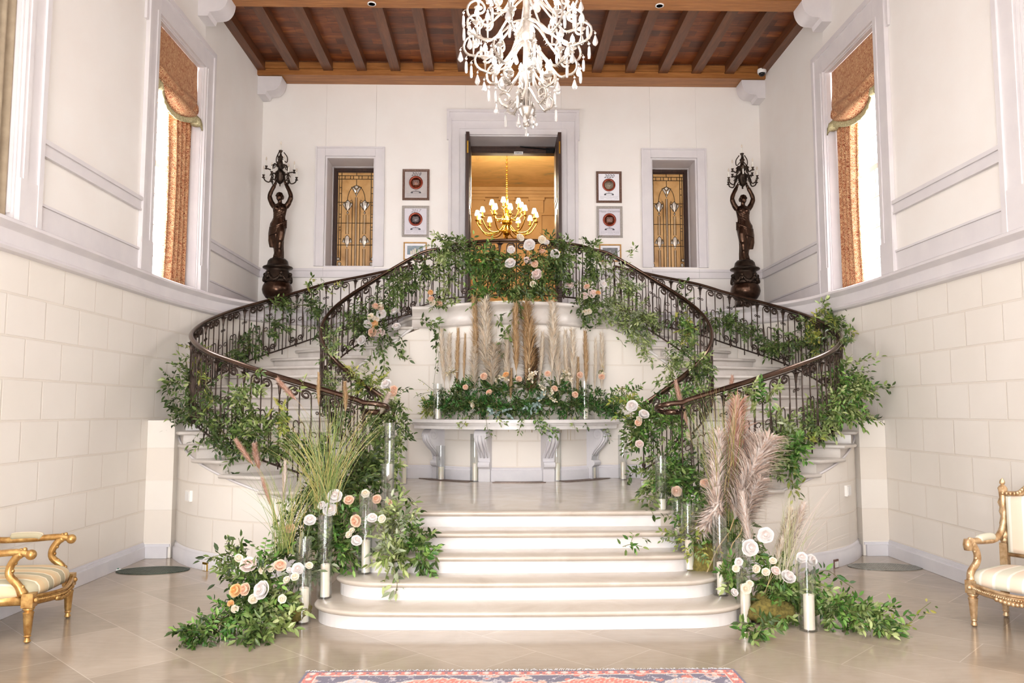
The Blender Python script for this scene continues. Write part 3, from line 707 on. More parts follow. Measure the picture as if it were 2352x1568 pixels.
# ---------------------------------------------------------------- back windows with leaded amber glass
def amber():
    t = NT('amber_cathedral_glass'); n1 = t.noise(t.co('Object',scale=(1,1,0.6)), 2.2, 5, 0.6, 0.5); n2 = t.noise(t.co('Object'), 30, 3)
    c = t.ramp(n1, [(0.28,'80582f'),(0.5,'aa8150'),(0.72,'c29a68')])
    t.l(c, t.b.inputs['Emission Color']); t.b.inputs['Emission Strength'].default_value = 0.18
    t.bump(n2, 0.3, 0.004); return t.set(0.25, 0, c)
M['amber'] = amber()
M['lead'] = simple('dark_lead_came', '4a3c2c', '6a5640', 0.45, 0.6)
M['bevel'] = simple('bevelled_clear_glass', 'e9dccb', 'fff8ee', 0.08, 0.25, 20)
def glass_window(wn, idx, lab):
    x0,x1,z0,z1 = wn; Y = YB+WT-0.06
    w = bpy.data.objects.new(f'window_{idx}', None); C.objects.link(w); w.location = ((x0+x1)/2, Y, z0); w['kind'] = 'structure'
    fw = 0.075; mb = MB()
    # visible width in the reveal: the dark sash fills the opening
    for (a,b,c,d) in ((x0,x0+fw,z0,z1),(x1-fw,x1,z0,z1),(x0+fw,x1-fw,z1-fw,z1),(x0+fw,x1-fw,z0,z0+0.03)): mb.box((a,Y,c),(b,Y+0.06,d))
    for (a,b,c,d) in ((x0+fw,x0+fw+0.02,z0,z1-fw),(x1-fw-0.02,x1-fw,z0,z1-fw),(x0+fw,x1-fw,z1-fw-0.02,z1-fw)): mb.box((a,Y+0.02,c),(b,Y+0.06,d))
    obj('sash', mb, M['darkwood'], w)
    gx0,gx1,gz0,gz1 = x0+fw,x1-fw,z0+0.03,z1-fw
    mb = MB(); mb.box((gx0,Y+0.04,gz0),(gx1,Y+0.05,gz1)); obj('pane', mb, M['amber'], w)
    W_ = gx1-gx0; H_ = gz1-gz0; cx = (gx0+gx1)/2
    ld = MB(); bv = MB(); yy = Y+0.036
    def L(pts, r=0.007): ld.tube([(gx0+W_*u, yy, gz1-H_*v) for u,v in pts], r, 5)
    def B(pts, r): bv.tube([(gx0+W_*u, yy-0.002, gz1-H_*v) for u,v in pts], r, 5, flat=(1,0.5))
    def poly(pts):   # bevelled jewel outline + fill
        L(pts+[pts[0]], 0.006); P_ = [(gx0+W_*u, gz1-H_*v) for u,v in pts]; n = len(P_)
        cxx = sum(p[0] for p in P_)/n; cz = sum(p[1] for p in P_)/n
        bv.add([(p[0],yy+0.002,p[1]) for p in P_]+[(cxx,yy-0.012,cz)], [(i,(i+1)%n,n) for i in range(n)])
    for u in (0.06,0.12,0.88,0.94): L([(u,0.04 if u in(0.06,0.94) else 0),(u,0.9)])
    L([(0,0.04),(1,0.04)]); L([(0.0,0.075),(1,0.075)])
    for i,u in enumerate((0.2,0.34,0.42,0.56,0.64,0.8)): L([(u,0.04),(u,0.075)])
    for v in (0.16,0.22,0.34,0.43,0.46,0.56,0.59,0.68,0.74):
        L([(0.06,v),(0.12,v)]); L([(0.88,v),(0.94,v)])
    L([(0,0.31),(0.28,0.31)]); L([(0.72,0.31),(1,0.31)]); L([(0,0.52),(1,0.52)]); L([(0,0.74),(1,0.74)])
    L([(0.5,0),(0.5,0.04)]); L([(0.5,0.075),(0.5,0.14)])
    for u in (0.4,0.6): L([(u,0.3),(u,1)])
    arch = [(0.27+0.23*(1-math.cos(a)), 0.30-0.16*math.sin(a)) for a in [PI/2*i/8 for i in range(9)]]
    L(arch); L([(1-u,v) for u,v in arch])
    # centre flower, columns
    poly([(0.5,0.135),(0.56,0.155),(0.5,0.175),(0.44,0.155)]); poly([(0.37,0.155),(0.44,0.16),(0.5,0.19),(0.47,0.22)]); poly([(0.63,0.155),(0.56,0.16),(0.5,0.19),(0.53,0.22)]); poly([(0.47,0.22),(0.53,0.22),(0.5,0.25)])
    B([(0.5,0.26),(0.5,1)], 0.014); L([(0.475,0.26),(0.475,1)],0.005); L([(0.525,0.26),(0.525,1)],0.005)
    for sx in (1,-1):
        m_ = lambda u: u if sx > 0 else 1-u
        q = lambda P_: [(m_(u),v) for u,v in P_]
        poly(q([(0.28,0.285),(0.34,0.31),(0.33,0.36),(0.28,0.40),(0.23,0.36),(0.22,0.31)])); poly(q([(0.20,0.31),(0.22,0.35),(0.25,0.39),(0.15,0.33)])); poly(q([(0.36,0.31),(0.34,0.35),(0.31,0.39),(0.41,0.33)]))
        poly(q([(0.28,0.40),(0.305,0.415),(0.28,0.43),(0.255,0.415)]))
        B(q([(0.28,0.44),(0.28,0.63)]), 0.012); L(q([(0.245,0.435),(0.245,0.63)]),0.005); L(q([(0.315,0.435),(0.315,0.63)]),0.005)
        poly(q([(0.28,0.64),(0.33,0.66),(0.34,0.71),(0.28,0.77),(0.22,0.71),(0.23,0.66)])); poly(q([(0.2,0.67),(0.22,0.72),(0.15,0.71)])); poly(q([(0.36,0.67),(0.34,0.72),(0.41,0.71)]))
        B(q([(0.28,0.78),(0.28,1)]), 0.012); L(q([(0.25,0.78),(0.25,1)]),0.005); L(q([(0.31,0.78),(0.31,1)]),0.005)
        L(q([(0.4,0.31),(0.38,0.285),(0.34,0.30)]))
        for (u,v,r) in ((0.06,0.88,0.04),(0.09,0.93,0.045),(0.16,0.965,0.045),(0.06,0.975,0.04)):
            poly(q([(u+r*math.cos(a),v+r*0.42*math.sin(a)) for a in [2*PI*i/8 for i in range(8)]]))
    for i in range(12): u = 0.22+0.05*i; poly([(u,0.985),(u+0.04,0.985),(u+0.04,1.0),(u,1.0)])
    obj('lead_came', ld, M['lead'], w, smooth=True); obj('bevelled_jewels', bv, M['bevel'], w)
    return w
wl2 = rect(765,386,859,612,YB+WT-0.06); 
glass_window((wl[0]+0.012,wl[1]-0.012,wl[2],wl[3]-0.012), 5, ''); glass_window((wr[0]+0.012,wr[1]-0.012,wr[2],wr[3]-0.012), 6, '')

# ---------------------------------------------------------------- doorway: frame, two open leaves, closer and sign
x0,x1,z0,z1 = dd; Y = YB+WT-0.1
dr = bpy.data.objects.new('door_1', None); C.objects.link(dr); dr.location = (0,Y,ZL); dr['kind'] = 'structure'
mb = MB(); fz = at(1180,352,Y).z
mb.box((x0,Y,fz),(x1,Y+0.16,z1)); mb.box((x0,Y,ZL),(x0+0.06,Y+0.16,z1)); mb.box((x1-0.06,Y,ZL),(x1,Y+0.16,z1)); mb.box((x0,Y-0.02,fz+0.03),(x1,Y,fz+0.07)); mb.box((x0,Y-0.015,z1-0.05),(x1,Y,z1)); obj('door_frame', mb, M['darkwood'], dr)
for s in (-1,1):
    xa = x0 if s < 0 else x1; ya = Y-0.83
    mb = MB(); t_ = 0.062; xi = xa-s*0.018; xo = xa-s*(0.018+t_)
    mb.box((xi,ya,ZL+0.02),(xo,Y,z1-0.03))
    for (a,b) in ((0.15,1.0),(1.15,2.0),(2.15,z1-ZL-0.18)):
        mb.box((xo,ya+0.12,ZL+a),(xo-s*0.012,Y-0.12,ZL+b)); mb.box((xo,ya+0.2,ZL+a+0.08),(xo-s*0.022,Y-0.2,ZL+b-0.08))
    lf = obj('door_leaf', mb, M['darkwood'], dr)
    mb = MB(); mb.box((xo+s*0.015,ya-0.006,z1-0.42),(xo+s*0.04,ya,z1-0.2)); mb.box((xo+s*0.015,ya-0.006,ZL+0.05),(xo+s*0.04,ya,ZL+0.25)); mb.box((xo+s*0.015,ya-0.006,ZL+1.0),(xo+s*0.045,ya,ZL+1.25))
    obj('latch_plate', mb, M['brass'], lf)
mb = MB(); a = at(1262,350,Y); mb.box((a.x-0.07,Y-0.09,a.z-0.05),(a.x+0.1,Y-0.02,a.z+0.06)); mb.tube([(a.x,Y-0.1,a.z+0.02),(a.x-0.55,Y-0.05,a.z+0.09)],0.012,6); obj('door_closer', mb, M['black'], dr)
a = at(1191,351,Y-0.03); sg = thing('door_sign', 'small white sign fixed to the dark header of the balcony doorway', 'sign', (a.x,Y-0.03,a.z))
mb = MB(); mb.box((-0.085,0.0,-0.028),(0.085,0.015,0.028)); obj('sign_plate', mb, M['white'], sg, local=True)
mb = MB()
for i,w_ in enumerate((0.012,0.02,0.016,0.02,0.012,0.018,0.014)): mb.box((-0.06+i*0.018,-0.003,-0.012+0.003*(i%2)),(-0.06+i*0.018+w_*0.6,0.0,0.012-0.002*(i%3)))
obj('sign_marks', mb, M['black'], sg, local=True)

# ---------------------------------------------------------------- the amber room beyond
M['amberwall'] = simple('amber_lit_wall', 'c09a68', 'd0ac7a', 0.7, scale=2)
def cloudceil():
    t = NT('painted_cloud_ceiling'); n1 = t.noise(t.co('Object',scale=(0.6,0.9,1)), 1.3, 8, 0.65, 1.5)
    return t.set(0.8, 0, t.ramp(n1, [(0.30,'8f8f6e'),(0.42,'c8a062'),(0.6,'d8ae70')]))
M['cloud'] = cloudceil()
YF = 22.2
mb = MB(); mb.box((-5,14.66,3.1),(5,YF,3.3)); struct('floor_far_room', mb, M['darkwood'])
mb = MB(); mb.box((-5,YF,3.3),(5,YF+0.2,8.2)); mb.box((-5.2,14.66,3.3),(-5,YF,8.2)); mb.box((5,14.66,3.3),(5.2,YF,8.2)); struct('wall_far_room', mb, M['amberwall'])
mb = MB(); mb.box((-5,14.66,8.0),(5,YF,8.2)); struct('ceiling_far_room', mb, M['cloud'])
mb = MB()
for zz,d in ((7.9,0.25),(7.82,0.2),(7.74,0.14),(7.3,0.05),(7.24,0.08)): mb.box((-5,YF-d,zz),(5,YF,zz+(0.1 if zz>7.7 else 0.06)))
for i in range(11):
    x = -4.2+i*0.84
    mb.box((x-0.15,YF-0.07,3.3),(x+0.15,YF,7.30)); mb.box((x-0.2,YF-0.10,7.3),(x+0.2,YF,7.74)); mb.box((x-0.23,YF-0.13,7.66),(x+0.23,YF,7.74))
mb.box((-5,YF-0.05,6.3),(5,YF,6.38)); struct('trim_30_far_room', mb, M['amberwall'])
# gilded console table glimpsed through the balustrade
ct = thing('console_table', 'gilded console table with curved legs behind the balcony greenery', 'table', (0.2,18.6,3.3))
mb = MB(); mb.box((-0.9,-0.25,0.82),(0.9,0.25,0.88)); obj('tabletop', mb, M['darkwood'], ct, local=True)
mb = MB(); mb.box((-0.85,-0.22,0.68),(0.85,0.22,0.82)); obj('apron', mb, M['gold'], ct, local=True)
for sx in (-1,1):
    for sy in (-1,1):
        mb = MB(); mb.tube(smooth_path([(sx*0.8,sy*0.2,0.7),(sx*0.92,sy*0.22,0.5),(sx*0.7,sy*0.18,0.25),(sx*0.85,sy*0.22,0.0)],5),[0.06]*10+[0.045]*6,8); obj('leg', mb, M['gold'], ct, local=True, smooth=True)
for (px,lab) in ((1140,'gold armchair half hidden by balcony leaves, left one'),(1222,'gold armchair half hidden by balcony leaves, right one')):
    a = at(px,690,17.0); ch = thing('gilt_armchair', lab, 'chair', (a.x,17.0,3.3), 0, 'gold chairs beyond the door')
    mb = MB(); mb.ball((0,0,0.45),0.3,14,8,(1,0.9,0.3)); obj('seat', mb, M['gold'], ch, local=True, smooth=True)
    mb = MB(); mb.tube([(0.3*math.cos(t_),0.22,0.75+0.36*math.sin(t_)) for t_ in [2*PI*i/20 for i in range(21)]],0.035,8); obj('backrest', mb, M['gold'], ch, local=True, smooth=True)
    for sx in (-1,1):
        for sy in (-1,1): mb = MB(); mb.tube([(sx*0.24,sy*0.2,0.42),(sx*0.28,sy*0.24,0.2),(sx*0.25,sy*0.22,0)],0.03,8); obj('leg', mb, M['gold'], ch, local=True, smooth=True)
# brass chandelier with lit shades
bc = thing('brass_chandelier', 'brass chandelier with lit white fabric shades hanging in the room beyond the doorway', 'chandelier', (0,0,0))
c = at(1164,515,18.0); bc.location = (c.x,18.0,c.z)
mb = MB(); mb.lathe([(0.0,-0.34),(0.03,-0.33),(0.02,-0.28),(0.07,-0.24),(0.1,-0.18),(0.05,-0.12),(0.04,-0.05),(0.11,0.0),(0.13,0.06),(0.05,0.12),(0.035,0.3),(0.07,0.36),(0.09,0.42),(0.04,0.48),(0.03,0.6),(0.0,0.62)],20); obj('column', mb, M['brass'], bc, local=True, smooth=True)
mb = MB()
for i in range(34):
    z = 0.62+i*0.048
    if z < 2.6: mb.tube([(0.016*math.cos(t_)*(1 if i%2 else 0.2), 0.016*math.cos(t_)*(0.2 if i%2 else 1), z+0.03*math.sin(t_)) for t_ in [2*PI*q/8 for q in range(9)]],0.006,4)
mb.tube([(0,0,2.2),(0,0,8.0-c.z)],0.008,5); obj('chain', mb, M['brass'], bc, local=True)
sh = MB(); sh.lathe([(0.062,0.0),(0.058,0.03),(0.034,0.115)],14); shm = sh.mesh('shade', True); shm.materials.append(M['shade'])
def arm_set(n, r, z, drop, a0):
    for i in range(n):
        a = a0+2*PI*i/n; d = Vector((math.cos(a),math.sin(a),0))
        P_ = smooth_path([d*0.06+Vector((0,0,z-0.02)), d*r*0.35+Vector((0,0,z-drop)), d*r*0.75+Vector((0,0,z-drop*1.05)), d*r+Vector((0,0,z-drop*0.1)), d*r+Vector((0,0,z+0.04))],5)
        mb = MB(); mb.tube(P_,0.014,6); mb.lathe([(0.0,0),(0.045,0.0),(0.05,0.02),(0.02,0.03),(0.016,0.14),(0.0,0.14)],10,d*r+Vector((0,0,z+0.04))); am = obj('arm', mb, M['brass'], bc, local=True, smooth=True)
        o = bpy.data.objects.new('lamp_shade', shm); C.objects.link(o); o.parent = bc; o.location = d*r+Vector((0,0,z+0.17))
arm_set(12,0.68,0.02,0.22,0.1); arm_set(6,0.36,0.26,0.14,0.3)
pl = bpy.data.lights.new('room_lamp','POINT'); pl.energy = ROOM_E; pl.color = (1.0,0.80,0.55); pl.shadow_soft_size = 0.5
lo_ = bpy.data.objects.new('room_lamp', pl); C.objects.link(lo_); lo_.location = (0,18.0,c.z+0.55); 

# ---------------------------------------------------------------- unseen front wall; glowing doors added for front light and streaks on the glass
mb = MB(); xa, xb, zt_ = -3.3, 0.1, 3.4
mb.box((-HW-0.8,-2.4,0),(xa,-2.0,8.3)); mb.box((xb,-2.4,0),(HW+0.8,-2.0,8.3)); mb.box((xa,-2.4,zt_),(xb,-2.0,8.3)); struct('wall_front', mb, M['plaster'])
dq = bpy.data.objects.new('added_fill_door', None); C.objects.link(dq); dq.location = ((xa+xb)/2,-2.2,0); dq['kind'] = 'structure'
mb = MB(); xm = (xa+xb)/2
for a,b in ((xa,xa+0.12),(xm-0.12,xm+0.12),(xb-0.12,xb)): mb.box((a,-2.24,0),(b,-2.16,zt_))
for a,b in ((0,0.3),(1.05,1.12),(2.3,2.42),(zt_-0.12,zt_)): mb.box((xa,-2.24,a),(xb,-2.16,b))
obj('door_frame', mb, M['darkwood'], dq)
mb = MB(); mb.box((xa,-2.21,0),(xb,-2.19,zt_)); obj('fill_glow_panel', mb, M['fill_pane'], dq)
# ---------------------------------------------------------------- wrought iron balustrades
class RP:
    def __init__(s, P, zb, h):
        s.P = P; s.zb = zb; s.h = h; s.u = [0]
        for i in range(1,len(P)): s.u.append(s.u[-1]+math.hypot(P[i].x-P[i-1].x, P[i].y-P[i-1].y))
        s.L = s.u[-1]
    def at(s, u, v=0.0, off=0.0):
        u = min(max(u,0),s.L); i = np.searchsorted(s.u, u)-1; i = min(max(i,0),len(s.P)-2)
        f = (u-s.u[i])/max(1e-9, s.u[i+1]-s.u[i]); p = s.P[i].lerp(s.P[i+1], f)
        z = s.zb[i]*(1-f)+s.zb[i+1]*f; h = s.h[i]*(1-f)+s.h[i+1]*f
        t = (s.P[i+1]-s.P[i]).normalized(); n = Vector((-t.y,t.x,0))
        return Vector((p.x,p.y,z+v*h))+n*off
def spiral(c, r0, a0, turns, sgn, n=14, h=1.0, r1=0.014):
    out = []
    for i in range(n+1):
        f = i/n; r = r0*(1-f)+r1*f; a = a0+sgn*2*PI*turns*f
        out.append((c[0]+r*math.cos(a), c[1]+r*math.sin(a)/h))
    return out
def lily_mesh():
    mb = MB(); mb.ball((0,0,0.105),0.012,8,6)
    mb.lathe([(0.006,-0.06),(0.012,-0.05),(0.016,0.0),(0.022,0.04),(0.04,0.07),(0.046,0.062)],12,(0,0,0),lambda a,z: 1+(0.28*math.cos(3*a) if z>0.03 else 0.05*math.cos(3*a)))
    mb.lathe([(0.046,0.062),(0.02,0.06),(0.008,0.095)],12)
    return mb.mesh('lily', True)
LILY = lily_mesh(); LILY.materials.append(M['iron'])
def bud_mesh():
    mb = MB(); mb.lathe([(0.006,0.16),(0.012,0.13),(0.028,0.10),(0.03,0.07),(0.018,0.045),(0.03,0.03),(0.034,0.01),(0.02,0.0)],12,(0,0,0),lambda a,z:1+0.15*math.cos(4*a)); return mb.mesh('bud', True)
BUD = bud_mesh(); BUD.materials.append(M['iron'])
def railing(name, label, rp, loc, volute=None, mod=0.48, closed_ends=True):
    t = thing(name, label, 'railing', loc)
    n = max(60, int(rp.L/0.06)); top = [rp.at(rp.L*i/n, 1.0) for i in range(n+1)]
    if volute: top = top+volute
    mb = MB(); mb.tube(top, 0.031, 10, flat=(1.0,0.75)); obj('handrail', mb, M['rail'], t, smooth=True)
    mb = MB(); mb.tube([rp.at(rp.L*i/n, 0.0) for i in range(n+1)], 0.013, 6); mb.tube([rp.at(rp.L*i/n, 0.955) for i in range(n+1)], 0.009, 5)
    obj('bottom_rail', mb, M['iron'], t, smooth=True)
    N = max(1, int(round(rp.L/mod))); w = rp.L/N
    for m in range(N):
        uc = w*(m+0.5); h = rp.at(uc,1).z-rp.at(uc,0).z; mb = MB()
        def C_(pts, r, n_=5): mb.tube([rp.at(uc+a*w/0.40, b) for a,b in pts], r, n_)
        C_([(0,-0.1),(0,0.3),(0,0.6),(0,0.96)], 0.0085)
        for sg in (-1,1):
            sp = spiral((0.062,0.885), 0.052, 0.0, 1.45, 1, 16, h)
            pts = [(0.114,0.02),(0.116,0.3),(0.118,0.6),(0.116,0.8)]+sp
            rr = [0.008]*4+[0.009+0.006*math.sin(PI*min(1,i/12)) for i in range(len(sp))]; rr[-1] = 0.012
            C_([(sg*a,b) for a,b in pts], rr)
            # little hairpin arch between the bar and the scroll leg
            C_([(sg*0.052,0.0),(sg*0.054,0.45)]+[(sg*(0.027+0.027*math.cos(a)),0.52+0.045*math.sin(a)/h) for a in [PI*i/7 for i in range(8)]][:8], 0.007)
            ring = [(sg*0.147+0.026*math.cos(a), 0.47+0.026*math.sin(a)/h) for a in [2*PI*i/12 for i in range(13)]]
            C_(ring, 0.006)
        obj('scroll_panel', mb, M['iron'], t, smooth=True)
    for m in range(N+1):
        ub = w*m; e = 1e-3
        h = rp.at(ub,1).z-rp.at(ub,0).z; mb = MB()
        def C2(pts, r, n_=5): mb.tube([rp.at(ub+a*w/0.42, b) for a,b in pts], r, n_)
        C2([(0,-0.04),(0,0.3),(0,0.8)], 0.0085)
        for sg in (-1,1):
            if (m == 0 and sg < 0) or (m == N and sg > 0): continue
            sp = spiral((0.062,0.12), 0.048, 0.0, 1.4, -1, 14, h, 0.010)
            C2([(sg*0.09,0.60),(sg*0.104,0.4),(sg*0.110,0.2)]+[(sg*a,b) for a,b in sp], [0.007]*3+[0.008+0.003*math.sin(PI*i/len(sp)) for i in range(len(sp))])
            C2([(0,0.70)]+[(sg*a,b) for a,b in spiral((0.026,0.715),0.02,PI,1.1,-1,8,h,0.008)], 0.006, 4)
        bar = obj('lily_bar', mb, M['iron'], t, smooth=True)
        for me_, vv, nm in ((LILY,0.86,'lily'),(BUD,0.0,'bud')):
            o = bpy.data.objects.new(nm, me_); C.objects.link(o); o.parent = bar; o.location = rp.at(ub,vv)-t.location; o.scale = (1,1,1) if nm == 'lily' else (0.75,0.75,0.75)
    return t
def orp(s):
    ks = [0.35+0.1*i for i in range(168)]; P = []; zb = []; h = []
    for k in ks:
        o_ = Oc(k,s); i_ = Ic(k,s); d = (i_-o_).normalized(); P.append(o_+d*0.11)
        zb.append(zt(k)+0.13); f = min(1,max(0,(k-6)/8)); h.append(0.83+0.13*f)
    return RP(P, zb, h)
def irp(s):
    ks = [-1.0+0.1*i for i in range(173)]; P = []; zb = []; h = []
    for k in ks:
        o_ = Oc(max(k,0.8),s); i_ = Ic(k,s); d = (o_-Ic(max(k,0.8),s)).normalized(); d = d.lerp(Vector((0,1,0)),min(1,max(0,(2-k)/2))).normalized(); P.append(i_+d*0.07)
        q = k-0.2; zb.append(3.40-RS*(q+math.sqrt(q*q+0.8))/2); h.append(0.82)
    return RP(P, zb, h)
def vol_outer(rp, s):
    e = rp.at(rp.L,1); t = (e-rp.at(rp.L-0.2,1)); t.z = 0; t.normalize(); n = Vector((-t.y,t.x,0)); 
    if n.y < 0: n = -n
    out = []
    c = e+t*0.08+n*0.13
    for i in range(1,26):
        a = 2*PI*1.35*i/25; r = 0.15*(1-i/25)+0.035
        out.append(c+t*(r*math.sin(a)*1.0)-n*(r*math.cos(a))+Vector((0,0,-0.10*min(1,i/9))))
    return out
for s, nm in ((-1,'left'),(1,'right')):
    rp = orp(s)
    railing('stair_railing', f'wrought iron scroll railing along the outer side of the {nm} staircase, ending in a volute', rp, (s*4.0,10.5,0.75), vol_outer(rp,s))
    rp = irp(s); e = rp.at(rp.L,1)
    railing('stair_railing', f'dark wrought iron scroll railing curving up the inner side of the {nm} staircase', rp, (s*2.6,11.05,0.75), [e+Vector((s*0.02,-0.08,-0.04)),e+Vector((s*0.1,-0.15,-0.1)),e+Vector((s*0.17,-0.1,-0.14)),e+Vector((s*0.14,-0.02,-0.15)),e+Vector((s*0.08,-0.03,-0.15))])
# balcony balustrade
P = []
n = 30
for i in range(n+1):
    a = -DA*0.985+2*DA*0.985*i/n; P.append(drum(DR-0.02, a))
rp = RP(P, [3.3+0.10]*len(P), [0.80]*len(P))
railing('balcony_railing', 'wrought iron scroll railing around the bowed balcony in front of the doorway', rp, (0,11.4,3.3))
# ---------------------------------------------------------------- framed plaques and pictures on the back wall
def text_mesh(txt, size, shear=0.0, extr=0.001):
    cu = bpy.data.curves.new('t','FONT'); cu.body = txt; cu.size = size; cu.align_x = 'CENTER'; cu.align_y = 'CENTER'; cu.shear = shear; cu.extrude = extr; cu.resolution_u = 3
    o = bpy.data.objects.new('t', cu); C.objects.link(o); dg = bpy.context.evaluated_depsgraph_get()
    me = bpy.data.meshes.new_from_object(o.evaluated_get(dg)); bpy.data.objects.remove(o); bpy.data.curves.remove(cu)
    return me
M['frame_brown'] = wood('mottled_brown_frame', '4a342c', '6e5044', 'a08676', (20,20,20), 0.35)
M['frame_silver'] = wood('mottled_silver_frame', '8b837c', 'aaa29b', 'c9c3bd', (20,20,20), 0.3)
M['frame_gold'] = simple('golden_oak_frame', 'a8722c', 'c89446', 0.4, scale=20)
M['paper_g'] = simple('grey_certificate_paper', 'b9b0ad', 'c4bcba', 0.4)
M['paper_l'] = simple('pale_lilac_paper', 'd5cfd6', 'dcd7dd', 0.4)
M['paper_w'] = simple('white_paper', 'eceaf0', 'f2f0f4', 0.4)
M['seal_red'] = simple('red_brown_enamel', '7e2c1e', 'a04a30', 0.2, 0.3, 30)
M['seal_in1'] = simple('copper_medal', '7a3a28', 'b07050', 0.25, 0.6, 60, bump=0.6)
M['seal_in2'] = simple('dark_silver_medal', '4a4448', '8d858c', 0.25, 0.7, 60, bump=0.6)
M['seal_in3'] = simple('cream_medal', 'b9ab92', 'ddd2bd', 0.3, 0.2, 60, bump=0.4)
M['ink'] = simple('dark_ink', '2c2a33', None, 0.5); M['inkg'] = simple('grey_ink', '8f8790', None, 0.6)
def plaque(px0,py0,px1,py1, txt, frame, paper, inner, label, tsize, tcol):
    x0,x1,z0,z1 = rect(px0,py0,px1,py1,YB-0.01); w = x1-x0; h = z1-z0; cx, cz = (x0+x1)/2,(z0+z1)/2
    t = thing('framed_certificate', label, 'framed award', (cx,YB-0.002,cz), 0, 'framed awards beside the doorway')
    f = 0.042; mb = MB()
    prof = [(0,0),(0,-0.03),(0.012,-0.038),(0.03,-0.03),(f,-0.018),(f,0)]
    for (A,B) in (((-w/2,-h/2),(w/2,-h/2)),((w/2,-h/2),(w/2,h/2)),((w/2,h/2),(-w/2,h/2)),((-w/2,h/2),(-w/2,-h/2))):
        a = Vector((A[0],0,A[1])); b = Vector((B[0],0,B[1])); d = (b-a).normalized(); inn = Vector((-d.z,0,d.x))
        mb.loft([[a+(inn+d)*p+Vector((0,q,0)) for p,q in prof],[b+(inn-d)*p+Vector((0,q,0)) for p,q in prof]], closed=True)
    obj('frame', mb, M[frame], t, local=True)
    mb = MB(); mb.box((-w/2+0.03,-0.012,-h/2+0.03),(w/2-0.03,-0.006,h/2-0.03)); obj('paper', mb, M[paper], t, local=True)
    r = w*0.255; cy = 0.035*h/0.5
    mb = MB(); mb.lathe([(r*0.72,0.0),(r*0.76,0.012),(r,0.012),(r*1.02,0.0)],28); me = mb.mesh('seal',True); me.transform(Matrix.Translation((0,-0.012,cy))@Matrix.Rotation(PI/2,4,'X')); link('seal_rim', me, M['seal_red'], t, True)
    mb = MB(); mb.lathe([(0.0,0.008),(r*0.72,0.006)],28); me = mb.mesh('seal',True); me.transform(Matrix.Translation((0,-0.012,cy))@Matrix.Rotation(PI/2,4,'X')); link('seal_medal', me, M[inner], t, True)
    me = text_mesh(txt, tsize, 0.35); me.transform(Matrix.Translation((0,-0.0135,h/2-0.088))@Matrix.Rotation(PI/2,4,'X')); link('heading', me, M[tcol], t, True)
    # script lines in the medal, black crest below and the fine print
    mb = MB()
    for i in range(4):
        ww = r*0.5*(1-0.12*abs(i-1.5)); zz = cy+r*0.3-i*r*0.2
        mb.tube([(-ww+2*ww*j/10,-0.022,zz+r*0.05*math.sin(j*2.1+i)) for j in range(11)], r*0.035, 4)
    obj('medal_script', mb, M['ink'] if inner=='seal_in3' else M['paper_g'], t, local=True)
    mb = MB(); zc = cy-r-0.052; ww = w*0.17
    mb.tube([(-ww+2*ww*j/14,-0.014,zc+0.016*math.sin(PI*j/14)+0.007*abs(math.sin(j*1.6))) for j in range(15)],0.005,5)
    for q in (-ww,-ww*0.78,ww*0.78,ww): mb.ball((q,-0.013,zc-0.008),0.011,8,6,(1,0.3,1))
    mb.ball((0,-0.013,zc+0.024),0.008,8,6,(1,0.3,1)); mb.box((-ww*0.7,-0.014,zc-0.013),(ww*0.7,-0.012,zc-0.009)); obj('crest', mb, M['ink'], t, local=True)
    mb = MB(); rr = random.Random(len(label))
    for i in range(3):
        x = -w*0.34; zz = -h/2+0.115-i*0.02
        while x < w*0.34:
            l_ = 0.008+0.018*rr.random(); 
            if not (i == 2 and (abs(x) > w*0.1 and abs(x) < w*0.2)): mb.box((x,-0.0135,zz),(min(x+l_,w*0.36),-0.012,zz+0.004))
            x += l_+0.007
    obj('fine_print', mb, M['inkg'], t, local=True)
    return t
plaque(925,389,986,460,'2018','frame_brown','paper_g','seal_in1','brown framed award headed 2018 with round copper seal, left of the doorway',0.085,'ink')
plaque(924,473,985,544,'2017','frame_silver','paper_l','seal_in2','mottled framed award headed 2017 with dark medal, left of the doorway under the 2018 one',0.085,'inkg')
plaque(1369,394,1428,466,'2020','frame_brown','paper_w','seal_in3','brown framed award headed 2020 with cream medal, right of the doorway',0.09,'ink')
plaque(1370,474,1430,546,'Happy Centennial','frame_silver','paper_l','seal_in1','silver framed award headed Happy Centennial with round copper seal, right of the doorway',0.052,'inkg')
def picture(px0,py0,px1,py1,label,cols):
    x0,x1,z0,z1 = rect(px0,py0,px1,py1,YB-0.01); w = x1-x0; h = z1-z0
    t = thing('framed_picture', label, 'picture', ((x0+x1)/2,YB-0.002,(z0+z1)/2))
    mb = MB(); f = 0.022
    for a,b,c,d in ((-w/2,-w/2+f,-h/2,h/2),(w/2-f,w/2,-h/2,h/2),(-w/2+f,w/2-f,-h/2,-h/2+f),(-w/2+f,w/2-f,h/2-f,h/2)): mb.box((a,-0.03,c),(b,0,d))
    obj('frame', mb, M['frame_gold'], t, local=True)
    mb = MB(); mb.box((-w/2+f,-0.012,-h/2+f),(w/2-f,-0.004,h/2-f)); obj('mat_board', mb, M['paper_w'], t, local=True)
    mb = MB(); mb.box((-w*0.34,-0.0135,-h*0.2),(w*0.34,-0.012,h*0.30)); obj('print', mb, simple('print_ground_'+str(px0), cols[0], cols[1], 0.5, scale=14), t, local=True)
    mb = MB()
    for i in range(5): mb.box((-w*0.2+i*w*0.085,-0.015,-h*0.2),(-w*0.2+i*w*0.085+w*0.06,-0.0135,h*(0.02+0.2*((i*7)%3)/3)))
    obj('print_shapes', mb, simple('print_shape_'+str(px0), cols[2], cols[3], 0.5, scale=14), t, local=True)
